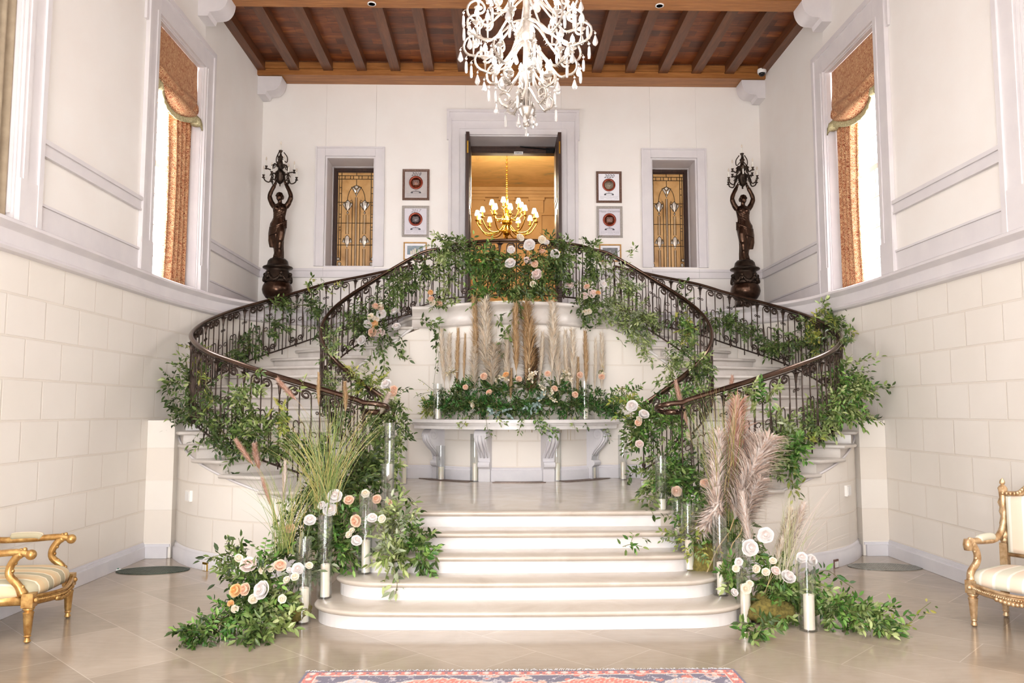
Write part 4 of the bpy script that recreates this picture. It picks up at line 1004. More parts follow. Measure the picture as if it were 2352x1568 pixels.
picture(927,556,980,597,'gold framed picture of pale buildings half behind the rail, left of the doorway',('6f7f8c','9aa5a8','d8ccb4','ece2d0'))
picture(1376,561,1427,601,'gold framed grey picture half behind the rail, right of the doorway',('5e5e62','8a8a8e','b8b6b8','74747a'))

# ---------------------------------------------------------------- stone console shelf on four scroll brackets
cs = thing('console_shelf', 'pale stone console shelf on four scroll brackets against the centre wall', 'console', (0,11.1,ZM))
RB_ = 1.86; AB = math.asin(1.56/RB_)
def arc_slab(mb, r0, r1, z0, z1, aa, n=40):
    rings = []
    for i in range(n+1):
        a = -aa+2*aa*i/n; rings.append([Vector((r*math.sin(a), DC-r*math.cos(a), z)) for r,z in ((r0,z0),(r1,z0),(r1,z1),(r0,z1))])
    mb.loft(rings, closed=True, cap=True)
mb = MB(); arc_slab(mb, 1.40, RB_, 1.575, 1.62, AB); arc_slab(mb, 1.40, RB_-0.03, 1.545, 1.58, AB*0.985); arc_slab(mb,1.40,RB_-0.05,1.485,1.545,AB*0.97); obj('shelf_top', mb, M['step'], cs)
for a in (-0.86,-0.30,0.30,0.86):
    d = Vector((math.sin(a),-math.cos(a),0)); tn = Vector((math.cos(a),math.sin(a),0)); base = Vector((0,DC,0))+d*1.44
    # side outline in (out, z): block foot, ball, S curve, top volute
    out = [(0,0.75),(0.10,0.75),(0.10,0.93),(0.115,0.935),(0.14,0.96),(0.145,0.99),(0.125,1.02),(0.085,1.03),(0.09,1.08),(0.14,1.16),(0.22,1.24),(0.28,1.32),(0.295,1.40),(0.27,1.46),(0.22,1.487),(0,1.487)]
    mb = MB(); hwid = 0.085
    mb.extr(out, d, (0,0,1), (base-tn*hwid, tn*2*hwid)); br = obj('bracket', mb, M['basest'], cs)
    mb = MB()
    for sg in (-1,1):
        c_ = base+d*0.20+Vector((0,0,1.395))+tn*(sg*hwid)
        pts = [c_+d*(r*math.cos(t_))+Vector((0,0,r*math.sin(t_))) for r,t_ in [(0.085*(1-i/26)+0.012, -0.3+2*PI*1.9*i/26) for i in range(27)]]
        mb.tube(pts, 0.007, 5)
        mb.tube(smooth_path([c_+d*0.07+Vector((0,0,-0.06)), c_+d*0.0+Vector((0,0,-0.15)), c_-d*0.09+Vector((0,0,-0.27)), c_-d*0.11+Vector((0,0,-0.36))],5), 0.007, 5)
    # leaf carved on the front
    F = [base+d*(o_+0.006)+Vector((0,0,z_)) for o_,z_ in ((0.295,1.40),(0.28,1.32),(0.22,1.24),(0.14,1.16),(0.09,1.08))]
    mb.tube(F, [0.02,0.03,0.026,0.02,0.012], 6); mb.tube([p+tn*0.05 for p in F],[0.012,0.02,0.018,0.012,0.006],5); mb.tube([p-tn*0.05 for p in F],[0.012,0.02,0.018,0.012,0.006],5)
    obj('carving', mb, M['basest'], br, smooth=True)

# ---------------------------------------------------------------- floor grates
M['grate'] = simple('bronze_grate', '6f5a50', '9b877c', 0.4, 0.5, 20); M['grate_d'] = simple('dark_green_grate', '2f3a30', '4b564a', 0.5, 0.4, 20); M['grate_g'] = simple('grey_metal_grate', '7c7c76', 'a3a39c', 0.4, 0.6, 20)
M['duct_shade'] = simple('painted_duct_shade', '1c1816', None, 0.9)  # flat dark sheet, painted shade of the depth below the grilles
for i,(a0,a1,lab) in enumerate(((-1.02,-0.42,'bronze floor grille left of centre at the foot of the curved wall'),(-0.20,0.24,'bronze floor grille in the middle at the foot of the curved wall'),(0.42,0.98,'bronze floor grille right of centre at the foot of the curved wall'))):
    am = (a0+a1)/2; t = thing('floor_grille', lab, 'floor grate', (1.58*math.sin(am),DC-1.58*math.cos(am),ZM), 0, 'floor grilles by the curved wall')
    mb = MB(); n = 26
    def P2(r,a,z): return Vector((r*math.sin(a),DC-r*math.cos(a),z))
    for (r0,r1) in ((1.50,1.515),(1.665,1.68)):
        mb.loft([[P2(r,a,z) for r,z in ((r0,ZM),(r1,ZM),(r1,ZM+0.008),(r0,ZM+0.008))] for a in [a0+(a1-a0)*j/n for j in range(n+1)]])
    for j in range(n*2+1):
        a = a0+(a1-a0)*j/(n*2); mb.loft([[P2(r,a+q,z) for q,z in ((-0.003,ZM),(0.003,ZM),(0.003,ZM+0.007),(-0.003,ZM+0.007))] for r in (1.5,1.68)])
    for r in (1.55,1.59,1.63): mb.loft([[P2(r+q,a,z) for q,z in ((-0.003,ZM),(0.003,ZM),(0.003,ZM+0.007),(-0.003,ZM+0.007))] for a in [a0+(a1-a0)*j/n for j in range(n+1)]])
    obj('grille', mb, M['grate'], t)
    mb = MB(); mb.loft([[P2(r,a,z) for r,z in ((1.5,ZM+0.0005),(1.68,ZM+0.0005),(1.68,ZM+0.002),(1.5,ZM+0.002))] for a in [a0+(a1-a0)*j/n for j in range(n+1)]]); obj('shade_sheet', mb, M['duct_shade'], t)
def oval_grate(pxc,pyc,pxl,pxr,dy,rot,mt,lab):
    c = atz(pxc,pyc,0); l = atz(pxl,pyc,0); r = atz(pxr,pyc,0); A = (r.x-l.x)/2; Bq = dy
    t = thing('oval_floor_grate', lab, 'floor grate', (c.x,c.y,0), rot)
    mb = MB(); n = 40
    mb.loft([[Vector(((A+q)*math.cos(a),(Bq+q)*math.sin(a),z)) for q,z in ((-0.03,0),(0,0),(0,0.008),(-0.03,0.008))] for a in [2*PI*j/n for j in range(n+1)]], cap=False)
    nx = 30
    for i in range(1,nx):
        x = -A+2*A*i/nx; y = Bq*math.sqrt(max(0,1-(x/A)**2)); mb.box((x-0.011,-y,0.001),(x+0.011,y,0.007))
    ny = 9
    for i in range(1,ny):
        y = -Bq+2*Bq*i/ny; x = A*math.sqrt(max(0,1-(y/Bq)**2)); mb.box((-x,y-0.012,0.001),(x,y+0.012,0.0075))
    obj('grille', mb, mt, t, local=True)
    mb = MB(); mb.prism([(A*0.97*math.cos(2*PI*j/n),Bq*0.97*math.sin(2*PI*j/n)) for j in range(n)],0.0003,0.002); obj('shade_sheet', mb, M['duct_shade'], t, local=True)
oval_grate(352,1310,272,432,0.21,R(6),M['grate_d'],'dark green oval floor grate at the foot of the left wall')
oval_grate(2032,1302,1951,2114,0.21,R(-6),M['grate_g'],'grey oval floor grate at the foot of the right wall')
# outlets and wall plates
def on_outer(px, py, s):
    best = None
    for i in range(300):
        k = 11+0.02*i; p = Oc(k,s); q = CAMP
        d = ray(px,py); t_ = (p.y-CAMP.y)/d.y; x = CAMP.x+d.x*t_; e = abs(x-p.x)
        if best is None or e < best[0]: best = (e,k,CAMP+d*t_)
    k = best[1]; t_ = (Oc(k+0.1,s)-Oc(k-0.1,s)).normalized(); n = Vector((t_.y,-t_.x,0)); 
    if n.y > 0: n = -n
    return best[2], math.atan2(n.y,n.x)+PI/2
for (px,py,s,lab) in ((480,1301,-1,'brass plated power outlet on the base of the left stair wall'),(1911,1294,1,'brown power outlet with white sockets on the base of the right stair wall')):
    p,a = on_outer(px,py,s); p = p+Vector((math.sin(a),-math.cos(a),0))*0.05
    t = thing('power_outlet', lab, 'power outlet', p, a)
    mb = MB(); mb.box((-0.045,-0.006,-0.055),(0.045,0.006,0.055)); obj('cover_plate', mb, M['brass'] if s<0 else M['frame_brown'], t, local=True)
    for sx in (-0.019,0.019):
        mb = MB(); mb.box((sx-0.014,-0.011,-0.032),(sx+0.014,-0.005,0.032)); obj('socket', mb, M['white'], t, local=True)
for (px,py,s,lab) in ((437,1138,-1,'narrow cream wall box on the left stair wall'),(1944,1126,1,'narrow cream wall box on the right stair wall')):
    p,a = on_outer(px,py,s); t = thing('wall_box', lab, 'wall box', p+Vector((math.sin(a),-math.cos(a),0))*0.004, a)
    mb = MB(); mb.box((-0.07,-0.03,-0.062),(0.07,0.004,0.062)); obj('housing', mb, M['plaster'], t, local=True)
    mb = MB(); mb.box((-0.055,-0.036,-0.05),(0.055,-0.028,0.05)); obj('face_panel', mb, M['white'], t, local=True)

# ---------------------------------------------------------------- statue torcheres
def statue_mesh():
    # figure about 1.12 m tall on its own plinth, arms raised; union by voxel remesh
    mb = MB()
    def ring(z, cx, cy, rx, ry, fold=0.0, nf=9, ph=0, n=36):
        return [Vector((cx+rx*math.cos(a)*(1+fold*math.sin(nf*a+ph)), cy+ry*math.sin(a)*(1+fold*math.sin(nf*a+ph)), z)) for a in [2*PI*i/n for i in range(n)]]
    # draped body from ankles to shoulders, contrapposto
    sec = [(0.00,0.0,0.0,0.085,0.085,0.10,9,0),(0.05,0.005,0,0.08,0.08,0.12,9,0.2),(0.14,0.01,0,0.075,0.075,0.10,8,0.5),(0.24,0.0,-0.005,0.082,0.08,0.08,8,0.8),
           (0.34,-0.01,-0.01,0.098,0.09,0.06,7,1.2),(0.44,-0.012,-0.005,0.118,0.10,0.05,7,1.6),(0.53,-0.014,0,0.135,0.105,0.05,8,2.0),(0.60,-0.008,0,0.13,0.10,0.06,9,2.4),
           (0.66,0.0,0,0.105,0.085,0.07,9,2.8),(0.72,0.006,0,0.095,0.075,0.05,9,3.2),(0.78,0.01,-0.005,0.105,0.085,0.03,8,3.5),(0.84,0.012,-0.01,0.118,0.092,0.02,6,3.8),(0.89,0.012,0,0.125,0.072,0,1,0),(0.925,0.012,0.005,0.105,0.055,0,1,0),(0.945,0.012,0.005,0.05,0.045,0,1,0)]
    mb.loft([ring(*s_) for s_ in sec])
    # bare knee / thigh pressing through the cloth, trailing drapery
    mb.tube(smooth_path([(0.05,-0.05,0.54),(0.06,-0.085,0.40),(0.045,-0.08,0.28),(0.03,-0.055,0.15),(0.03,-0.07,0.02)],4),[0.07]*4+[0.062]*4+[0.048]*4+[0.038]*5,10)
    for q in range(6):
        x = -0.13+0.012*q; mb.tube(smooth_path([(x,0.0-0.01*q,0.60),(x-0.02,-0.02,0.46),(x-0.012+0.01*(q%2),-0.03,0.32),(x+0.01,-0.02,0.2)],4),[0.016]*8+[0.022]*5,6)
    for q in range(5):   # sash swags across the hips and bodice
        z = 0.60-0.03*q; mb.tube([(0.14*math.cos(a)*1.0-0.01,-0.115*math.sin(a)-0.003,z-0.05*math.sin(a)+0.06*math.cos(a)) for a in [PI*i/10 for i in range(11)]],0.011,6)
    for q in range(4):
        mb.tube([(0.10*math.cos(a)+0.01,-0.09*math.sin(a)-0.004,0.80-0.03*q+0.05*math.cos(a)) for a in [PI*i/10 for i in range(11)]],0.008,6)
    for sx in (-1,1): mb.ball((0.012+sx*0.05,-0.07,0.845),0.042,12,8)
    # neck and head turned to one side
    mb.tube([(0.012,0.0,0.92),(0.008,-0.005,0.97),(0.006,-0.01,1.0)],[0.042,0.036,0.036],12)
    mb.ball((0.0,-0.012,1.045),0.06,16,12,(0.86,0.98,1.18)); mb.tube([(-0.012,-0.066,1.06),(-0.018,-0.085,1.03),(-0.014,-0.068,1.022)],[0.008,0.012,0.008],6)
    mb.ball((-0.012,-0.058,1.0),0.02,8,6); mb.tube([(-0.03,-0.066,1.012),(0.004,-0.07,1.010)],0.006,5)
    for sx in (-1,1): mb.ball((-0.01+sx*0.022,-0.062,1.05),0.011,8,6,(1.2,0.8,0.8)); mb.ball((sx*0.052,0.0,1.035),0.014,8,6,(0.5,1,1.3))
    rr = random.Random(2)
    for i in range(46):   # wavy hair with a knot behind
        a = rr.uniform(0,2*PI); e = rr.uniform(0.05,1.25); p = Vector((0.058*math.cos(e)*math.cos(a),0.005+0.066*math.cos(e)*math.sin(a),1.055+0.072*math.sin(e)))
        if p.y < -0.035 and p.z < 1.09: continue
        mb.ball(p,0.017,8,6)
    mb.ball((0.02,0.075,1.06),0.035,10,8)
    # raised arms with elbows out, hands cupped under the torch
    for sx in (-1,1):
        mb.tube(smooth_path([(0.012+sx*0.095,0.005,0.885),(0.012+sx*0.145,0.0,0.965),(0.012+sx*0.175,-0.005,1.06),(0.012+sx*0.150,-0.005,1.15),(0.012+sx*0.10,-0.005,1.25),(0.012+sx*0.085,-0.005,1.29)],5),
                [0.046]*5+[0.042]*5+[0.037]*5+[0.034]*5+[0.026]*5+[0.02],12)
        for f in range(4): mb.tube([(0.012+sx*(0.085-0.004*f),-0.02+0.014*f,1.285),(0.012+sx*(0.078),-0.025+0.016*f,1.325),(0.012+sx*0.058,-0.022+0.015*f,1.35)],[0.011,0.009,0.007],6)
        mb.tube([(0.012+sx*0.085,-0.025,1.28),(0.012+sx*0.06,-0.042,1.30),(0.012+sx*0.045,-0.04,1.32)],[0.011,0.009,0.007],6)
        mb.ball((0.012+sx*0.083,-0.003,1.285),0.027,10,8,(0.8,1,1))
    for sx in (-1,1): mb.ball((sx*0.04,-0.075,0.012),0.035,10,7,(0.9,1.6,0.7))
    me = mb.mesh('fig'); o = bpy.data.objects.new('fig', me); C.objects.link(o)
    md = o.modifiers.new('r','REMESH'); md.mode = 'VOXEL'; md.voxel_size = 0.0075
    md2 = o.modifiers.new('s','SMOOTH'); md2.iterations = 3; md2.factor = 0.5
    dg = bpy.context.evaluated_depsgraph_get(); me2 = bpy.data.meshes.new_from_object(o.evaluated_get(dg)); bpy.data.objects.remove(o)
    me2.polygons.foreach_set('use_smooth', [True]*len(me2.polygons)); return me2
FIG = statue_mesh()
def torchere(loc, s, label, top_px):
    t = thing('statue_torchere', label, 'statue', loc, 0, 'bronze torch statues')
    # square-ish foot and urn pedestal, 0.80 m tall
    mb = MB(); mb.lathe([(0.22,0.0),(0.22,0.07),(0.20,0.09),(0.21,0.12),(0.17,0.16),(0.15,0.22),(0.19,0.25)],28); 
    for q in range(8): a = 2*PI*q/8; mb.ball((0.19*math.cos(a),0.19*math.sin(a),0.06),0.06,8,6,(1,1,1.1))
    obj('foot', mb, M['bronze_w'], t, local=True, smooth=True)
    mb = MB(); mb.lathe([(0.13,0.22),(0.19,0.25),(0.235,0.32),(0.25,0.38),(0.24,0.44),(0.215,0.49),(0.205,0.52)],32); obj('urn', mb, M['bronze'], t, local=True, smooth=True)
    mb = MB(); mb.lathe([(0.205,0.50),(0.215,0.53),(0.20,0.56),(0.20,0.68),(0.185,0.70),(0.185,0.72),(0.24,0.745),(0.25,0.76),(0.24,0.775),(0.19,0.79),(0.175,0.82),(0.165,0.87),(0.13,0.91),(0.0,0.915)],32)
    rr = random.Random(5)
    for q in range(6):
        a0 = 2*PI*q/6
        for i in range(13):
            f = i/12; a = a0+2*PI/6*f; z = 0.63-0.10*math.sin(PI*f); mb.ball((0.215*math.cos(a),0.215*math.sin(a),z),0.022+0.014*math.sin(PI*f),7,5)
        mb.ball((0.212*math.cos(a0),0.212*math.sin(a0),0.645),0.032,8,6)
        mb.tube([(0.212*math.cos(a0),0.212*math.sin(a0),0.64),(0.225*math.cos(a0),0.225*math.sin(a0),0.56)],[0.02,0.03],6)
    obj('swag_drum', mb, M['bronze_w'], t, local=True, smooth=True)
    f = link('figure', FIG if s < 0 else FIG.copy(), M['bronze'], t, True); f.location = (0,0,0.90); f.scale = (s*-1.0*1.02,1.02,1.02)
    # torch head
    zc = 2.21; mb = MB()
    mb.lathe([(0.0,-0.05),(0.012,-0.045),(0.008,-0.02),(0.02,-0.005),(0.05,0.02),(0.062,0.07),(0.075,0.10),(0.07,0.16),(0.085,0.19),(0.05,0.22),(0.03,0.26),(0.055,0.30),(0.07,0.33),(0.035,0.37),(0.025,0.43),(0.045,0.46),(0.02,0.49),(0.014,0.53),(0.03,0.56),(0.034,0.575),(0.0,0.58)],20,(0,0,zc),lambda a,z:1+0.06*math.cos(8*a))
    obj('torch_body', mb, M['bronze_w'], t, local=True, smooth=True)
    def can(p):
        mb = MB(); mb.lathe([(0.0115,0.0),(0.0115,0.095),(0.0,0.097)],8,p); c_ = obj('candle_tube', mb, M['waxcap'], t, local=True, smooth=True)
        mb = MB(); mb.lathe([(0.006,0.095),(0.014,0.115),(0.012,0.135),(0.0,0.165)],8,p); obj('clear_bulb', mb, M['clearbulb'], c_, local=True, smooth=True)
    def arms(n, r, z0, zt_, a0, dip):
        for i in range(n):
            a = a0+2*PI*i/n; d = Vector((math.cos(a),math.sin(a),0)); mb = MB()
            mb.tube(smooth_path([d*0.05+Vector((0,0,z0)), d*r*0.42+Vector((0,0,z0+0.05)), d*r*0.62+Vector((0,0,z0-dip)), d*r*0.88+Vector((0,0,z0-dip*0.9)), d*r+Vector((0,0,zt_-0.05))],5),[0.013]*10+[0.011]*11,6)
            mb.tube([d*(r*0.5)+Vector((0,0,z0))+d*(0.03*math.cos(b))+Vector((0,0,0.03*math.sin(b))) for b in [2*PI*q/10 for q in range(9)]],0.008,5)
            mb.lathe([(0.008,-0.06),(0.03,-0.05),(0.012,-0.03),(0.02,-0.005),(0.027,0.0),(0.012,0.0)],10,d*r+Vector((0,0,zt_)))
            obj('arm', mb, M['bronze_w'], t, local=True, smooth=True); can(d*r+Vector((0,0,zt_)))
    arms(6, 0.27, zc+0.12, zc+0.13, 0.26, 0.10); arms(4, 0.235, zc+0.28, zc+0.27, 0.5, 0.06)
    for i in range(3):
        a = 2*PI*i/3+0.4; d = Vector((math.cos(a),math.sin(a),0)); mb = MB()
        mb.tube(smooth_path([d*0.02+Vector((0,0,zc+0.44)), d*0.10+Vector((0,0,zc+0.38)), d*0.11+Vector((0,0,zc+0.47)), d*0.05+Vector((0,0,zc+0.55))],5),0.009,5); obj('scroll', mb, M['bronze_w'], t, local=True, smooth=True)
    can(Vector((0,0,zc+0.58))); return t
for s, px, pyb, pyt, lab in ((-1,636,0,350,'dark bronze statue of a draped woman holding up a candelabrum, in the left corner'),(1,1713,0,350,'dark bronze statue of a draped woman holding up a candelabrum, in the right corner')):
    a = at(px,700,13.35); torchere((a.x,13.35,3.38), s, lab, pyt)
# ---------------------------------------------------------------- big crystal chandelier
def drop_mesh():
    mb = MB(); mb.lathe([(0.0,0.0),(0.008,-0.006),(0.008,-0.014),(0.0,-0.02)],6); mb.lathe([(0.0,-0.022),(0.006,-0.03),(0.016,-0.06),(0.021,-0.078),(0.014,-0.095),(0.0,-0.105)],6); return mb.mesh('crystal')
DROP = drop_mesh(); DROP.materials.append(M['crystal'])
def long_mesh():
    mb = MB(); mb.lathe([(0.0,0.0),(0.010,-0.008),(0.010,-0.016),(0.0,-0.024)],6); mb.lathe([(0.0,-0.026),(0.009,-0.04),(0.012,-0.09),(0.008,-0.12),(0.0,-0.125)],6); return mb.mesh('crystal')
LONG = long_mesh(); LONG.materials.append(M['crystal'])
BULB = MB(); BULB.lathe([(0.0,0.0),(0.014,0.004),(0.024,0.03),(0.017,0.06),(0.0,0.095)],8); BULB = BULB.mesh('bulb', True); BULB.materials.append(M['bulb'])
ZB = 4.46
cb = thing('crystal_chandelier', 'large gilded scroll chandelier with lit bulbs and crystal drops, hanging from the ceiling', 'chandelier', (0.0,7.45,ZB))
mb = MB(); mb.lathe([(0.0,0.0),(0.022,0.006),(0.03,0.03),(0.022,0.055),(0.012,0.065),(0.03,0.08),(0.055,0.12),(0.075,0.17),(0.08,0.19),(0.05,0.195),(0.03,0.2),(0.03,0.42),(0.06,0.48),(0.035,0.55),(0.03,0.8),(0.075,0.88),(0.035,0.98),(0.03,1.35),(0.06,1.42),(0.03,1.5),(0.02,1.9),(0.012,2.0),(0.012,2.2)],18,(0,0,0),lambda a,z:1+0.08*math.cos(6*a)*(z<0.2))
obj('column', mb, M['gilt'], cb, local=True, smooth=True)
mb = MB()
for q in range(6): 
    a = 2*PI*q/6+0.3; mb.tube([(0.035*math.cos(a),0.035*math.sin(a),0.2),(0.05*math.cos(a),0.05*math.sin(a),0.34),(0.03*math.cos(a),0.03*math.sin(a),0.46)],0.006,5)
mb.tube([(0,0,2.2),(0,0,7.5-ZB)],0.012,6); obj('hanging_rod', mb, M['gilt'], cb, local=True)
def leafy(mb, pts, w):   # serrated acanthus edge along a scroll
    for i in range(1,len(pts)-1):
        t_ = (pts[i+1]-pts[i-1]).normalized(); b = t_.cross(Vector((0,0,1))); 
        if b.length < 1e-4: continue
        b.normalize(); q = w*math.sin(PI*i/len(pts))
        for sg in (-1,1): mb.add([pts[i]-t_*0.008, pts[i]+t_*0.010, pts[i]+b*sg*q+t_*0.012+Vector((0,0,-q*0.35))],[(0,1,2)])
def tier(n, r, z, up, a0, bulb, sr, drops):
    for i in range(n):
        a = a0+2*PI*i/n; d = Vector((math.cos(a),math.sin(a),0)); mb = MB()
        c_ = d*(r-sr)+Vector((0,0,z+sr*0.15))
        S = [d*0.03+Vector((0,0,z+up*0.85)), d*r*0.22+Vector((0,0,z+up*0.6)), d*r*0.38+Vector((0,0,z+up*0.1)), d*r*0.62+Vector((0,0,z-sr*0.95))]
        sp = []
        for j in range(20):
            f = j/19; rr_ = sr*(1-f*0.78); th = -PI*0.5+f*PI*2.2; sp.append(c_+d*(rr_*math.cos(th))+Vector((0,0,rr_*math.sin(th))))
        P_ = smooth_path(S+[sp[0]],4)+sp[1:]
        mb.tube(P_, [0.012]*len(P_), 6); leafy(mb, P_[6:24], 0.04)
        tip = c_+d*sr*0.95+Vector((0,0,-sr*0.1))
        for q in range(drops):
            p = tip+d*(0.02-0.06*q)+Vector((0,0,(-0.02,-sr*0.95,-sr*0.3)[q])); e_ = min(P_, key=lambda w_: (w_-p).length); mb.tube([e_, e_.lerp(p,0.5)+d*0.01, p], 0.0025, 4)
        arm = obj('scroll_arm', mb, M['gilt'], cb, local=True)
        if bulb:
            bp = d*(r-sr*1.0)+Vector((0,0,z+sr*0.1)); mb = MB(); mb.lathe([(0.006,-sr),(0.012,0.0),(0.04,0.015),(0.045,0.022),(0.012,0.024),(0.012,0.075),(0.0,0.075)],10,bp); obj('candle_cup', mb, M['gilt'], cb, local=True, smooth=True)
            o = bpy.data.objects.new('bulb', BULB); C.objects.link(o); o.parent = cb; o.location = bp+Vector((0,0,0.075))
        for q in range(drops):
            p = tip+d*(0.02-0.06*q)+Vector((0,0,(-0.02,-sr*0.95,-sr*0.3)[q])); me_ = DROP if (i+q)%2 else LONG
            o = bpy.data.objects.new('crystal_drop', me_); C.objects.link(o); o.parent = cb; o.location = p; o.scale = (1.35,)*3; o.rotation_euler = (0,0,i*0.7)
tier(6, 0.28, 0.26, 0.14, 0.2, False, 0.075, 1)
tier(6, 0.30, 0.46, 0.16, 0.7, True, 0.085, 1)
tier(8, 0.52, 0.64, 0.25, 0.1, True, 0.12, 2)
tier(8, 0.66, 0.88, 0.22, 0.5, True, 0.12, 2)
tier(8, 0.60, 1.12, 0.22, 0.15, True, 0.13, 2)
tier(6, 0.46, 1.34, 0.2, 0.4, True, 0.11, 1)
tier(6, 0.30, 1.54, 0.15, 0.0, True, 0.09, 1)
for i in range(7):
    a = 2*PI*i/7; o = bpy.data.objects.new('crystal_drop', DROP); C.objects.link(o); o.parent = cb; o.location = (0.085*math.cos(a),0.085*math.sin(a),0.12); o.scale = (1.1,)*3
o = bpy.data.objects.new('crystal_drop', DROP); C.objects.link(o); o.parent = cb; o.location = (0,0,0.01)
# ---------------------------------------------------------------- candles in glass cylinders
def vase(px, py, z, y, r, hg, hc, label, group, flick=False):
    p = atz(px,py,z) if y is None else Vector((at(px,py,y).x,y,z))
    t = thing('glass_candle_holder', label, 'candle holder', (p.x,p.y,z), 0, group)
    mb = MB(); mb.lathe([(0.0,0.0),(r,0.0),(r,hg),(r-0.004,hg),(r-0.004,0.012),(0.0,0.012)],28); obj('glass_cylinder', mb, M['glass'], t, local=True, auto=50)
    rc = r*0.62; off = (0.12*r, -0.05*r)
    c = thing('pillar_candle', label.replace('clear glass cylinder','ivory pillar candle inside the glass cylinder') if False else None, None, (p.x+off[0],p.y+off[1],z+0.0125)) if False else None
    mb = MB(); mb.lathe([(0.0,0.0125),(rc,0.0125),(rc,hc-0.004),(rc-0.006,hc),(rc*0.55,hc-0.012),(0.0,hc-0.014)],24,(off[0],off[1],0)); ca = obj('pillar_candle', mb, M['wax'], t, local=True, auto=50)
    mb = MB(); mb.tube([(off[0],off[1],hc-0.014),(off[0]+0.002,off[1],hc+0.004)],0.0015,5); obj('wick', mb, M['black'], ca, local=True)
    return p
S1 = 'candles along the front steps'
RC = 0.062
G_ = 'clear glass cylinder with an ivory pillar candle'
def V(px, pyb, z, pyc, pyt, label, grp, r=RC, y=None):
    p = atz(px,pyb,z) if y is None else Vector((0,y,z)); k = 1/(FPX/(p.y*1.0))
    vase(px, pyb, z, y, r, (pyb-pyt)*k, max(0.06,(pyb-pyc)*k), label, grp)
V(695,1430,0.0,1353,1243,'clear glass cylinder and ivory candle on the floor, left front corner of the steps',S1,0.066)
V(744,1372,0.15,1298,1190,'clear glass cylinder with ivory candle on the left end of the lowest step',S1,0.064)
V(838,1316,0.30,1243,1140,'clear glass cylinder with half hidden candle on the second step, left side',S1)
V(888,1250,0.45,1188,1070,'clear glass cylinder with glowing candle among leaves on the third step, left side',S1)
V(893,1172,0.75,1068,975,'slim clear glass cylinder with pale candle at the left edge of the middle landing',S1,0.05)
V(926,1112,0.75,1060,996,'clear glass cylinder with candle at the left end of the curved wall, beside the shelf',S1,0.055)
V(1857,1447,0.0,1368,1290,'clear glass cylinder with tall ivory candle on the floor, far right of the steps',S1,0.070)
V(1711,1429,0.0,1345,1245,'clear glass cylinder and ivory candle on the floor, right front corner of the steps',S1,0.066)
V(1656,1366,0.15,1293,1190,'clear glass cylinder with ivory candle on the right end of the lowest step',S1,0.064)
V(1582,1309,0.30,1240,1160,'clear glass cylinder with ivory candle on the second step, right side',S1,0.064)
V(1557,1254,0.45,1212,1120,'clear glass cylinder with candle mostly behind yellow berries on the third step, right side',S1,0.055)
V(1520,1203,0.60,1147,1050,'clear glass cylinder with ivory candle on the fourth step, right side',S1,0.058)
V(1499,1091,0.90,1048,968,'clear glass cylinder with candle on the first tread of the right staircase',S1,0.055)
S2 = 'candles at the foot of the curved wall'
for px,pyb,pyc,pyt,lab in ((1012,1102,1073,1025,'first short candle from the left in a glass cylinder below the stone shelf'),(1090,1105,1064,998,'tall candle in a glass cylinder left of centre below the stone shelf'),(1186,1104,1077,1027,'short candle in a glass cylinder at the middle below the stone shelf'),(1279,1104,1063,995,'tall candle in a glass cylinder right of centre below the stone shelf'),(1361,1099,1073,1020,'short candle in a glass cylinder before the right grille below the stone shelf'),(1431,1101,1061,1000,'tall candle in a glass cylinder right of the stone shelf')):
    V(px,pyb,0.75,pyc,pyt,lab,S2,0.066)
S3 = 'candles on the stone shelf'
V(1005,959,1.62,934,878,'glass cylinder with ivory candle on the left end of the stone shelf',S3,0.066,11.46)
V(1343,957,1.62,932,870,'glass cylinder with ivory candle on the right end of the stone shelf, among leaves',S3,0.066,11.44)

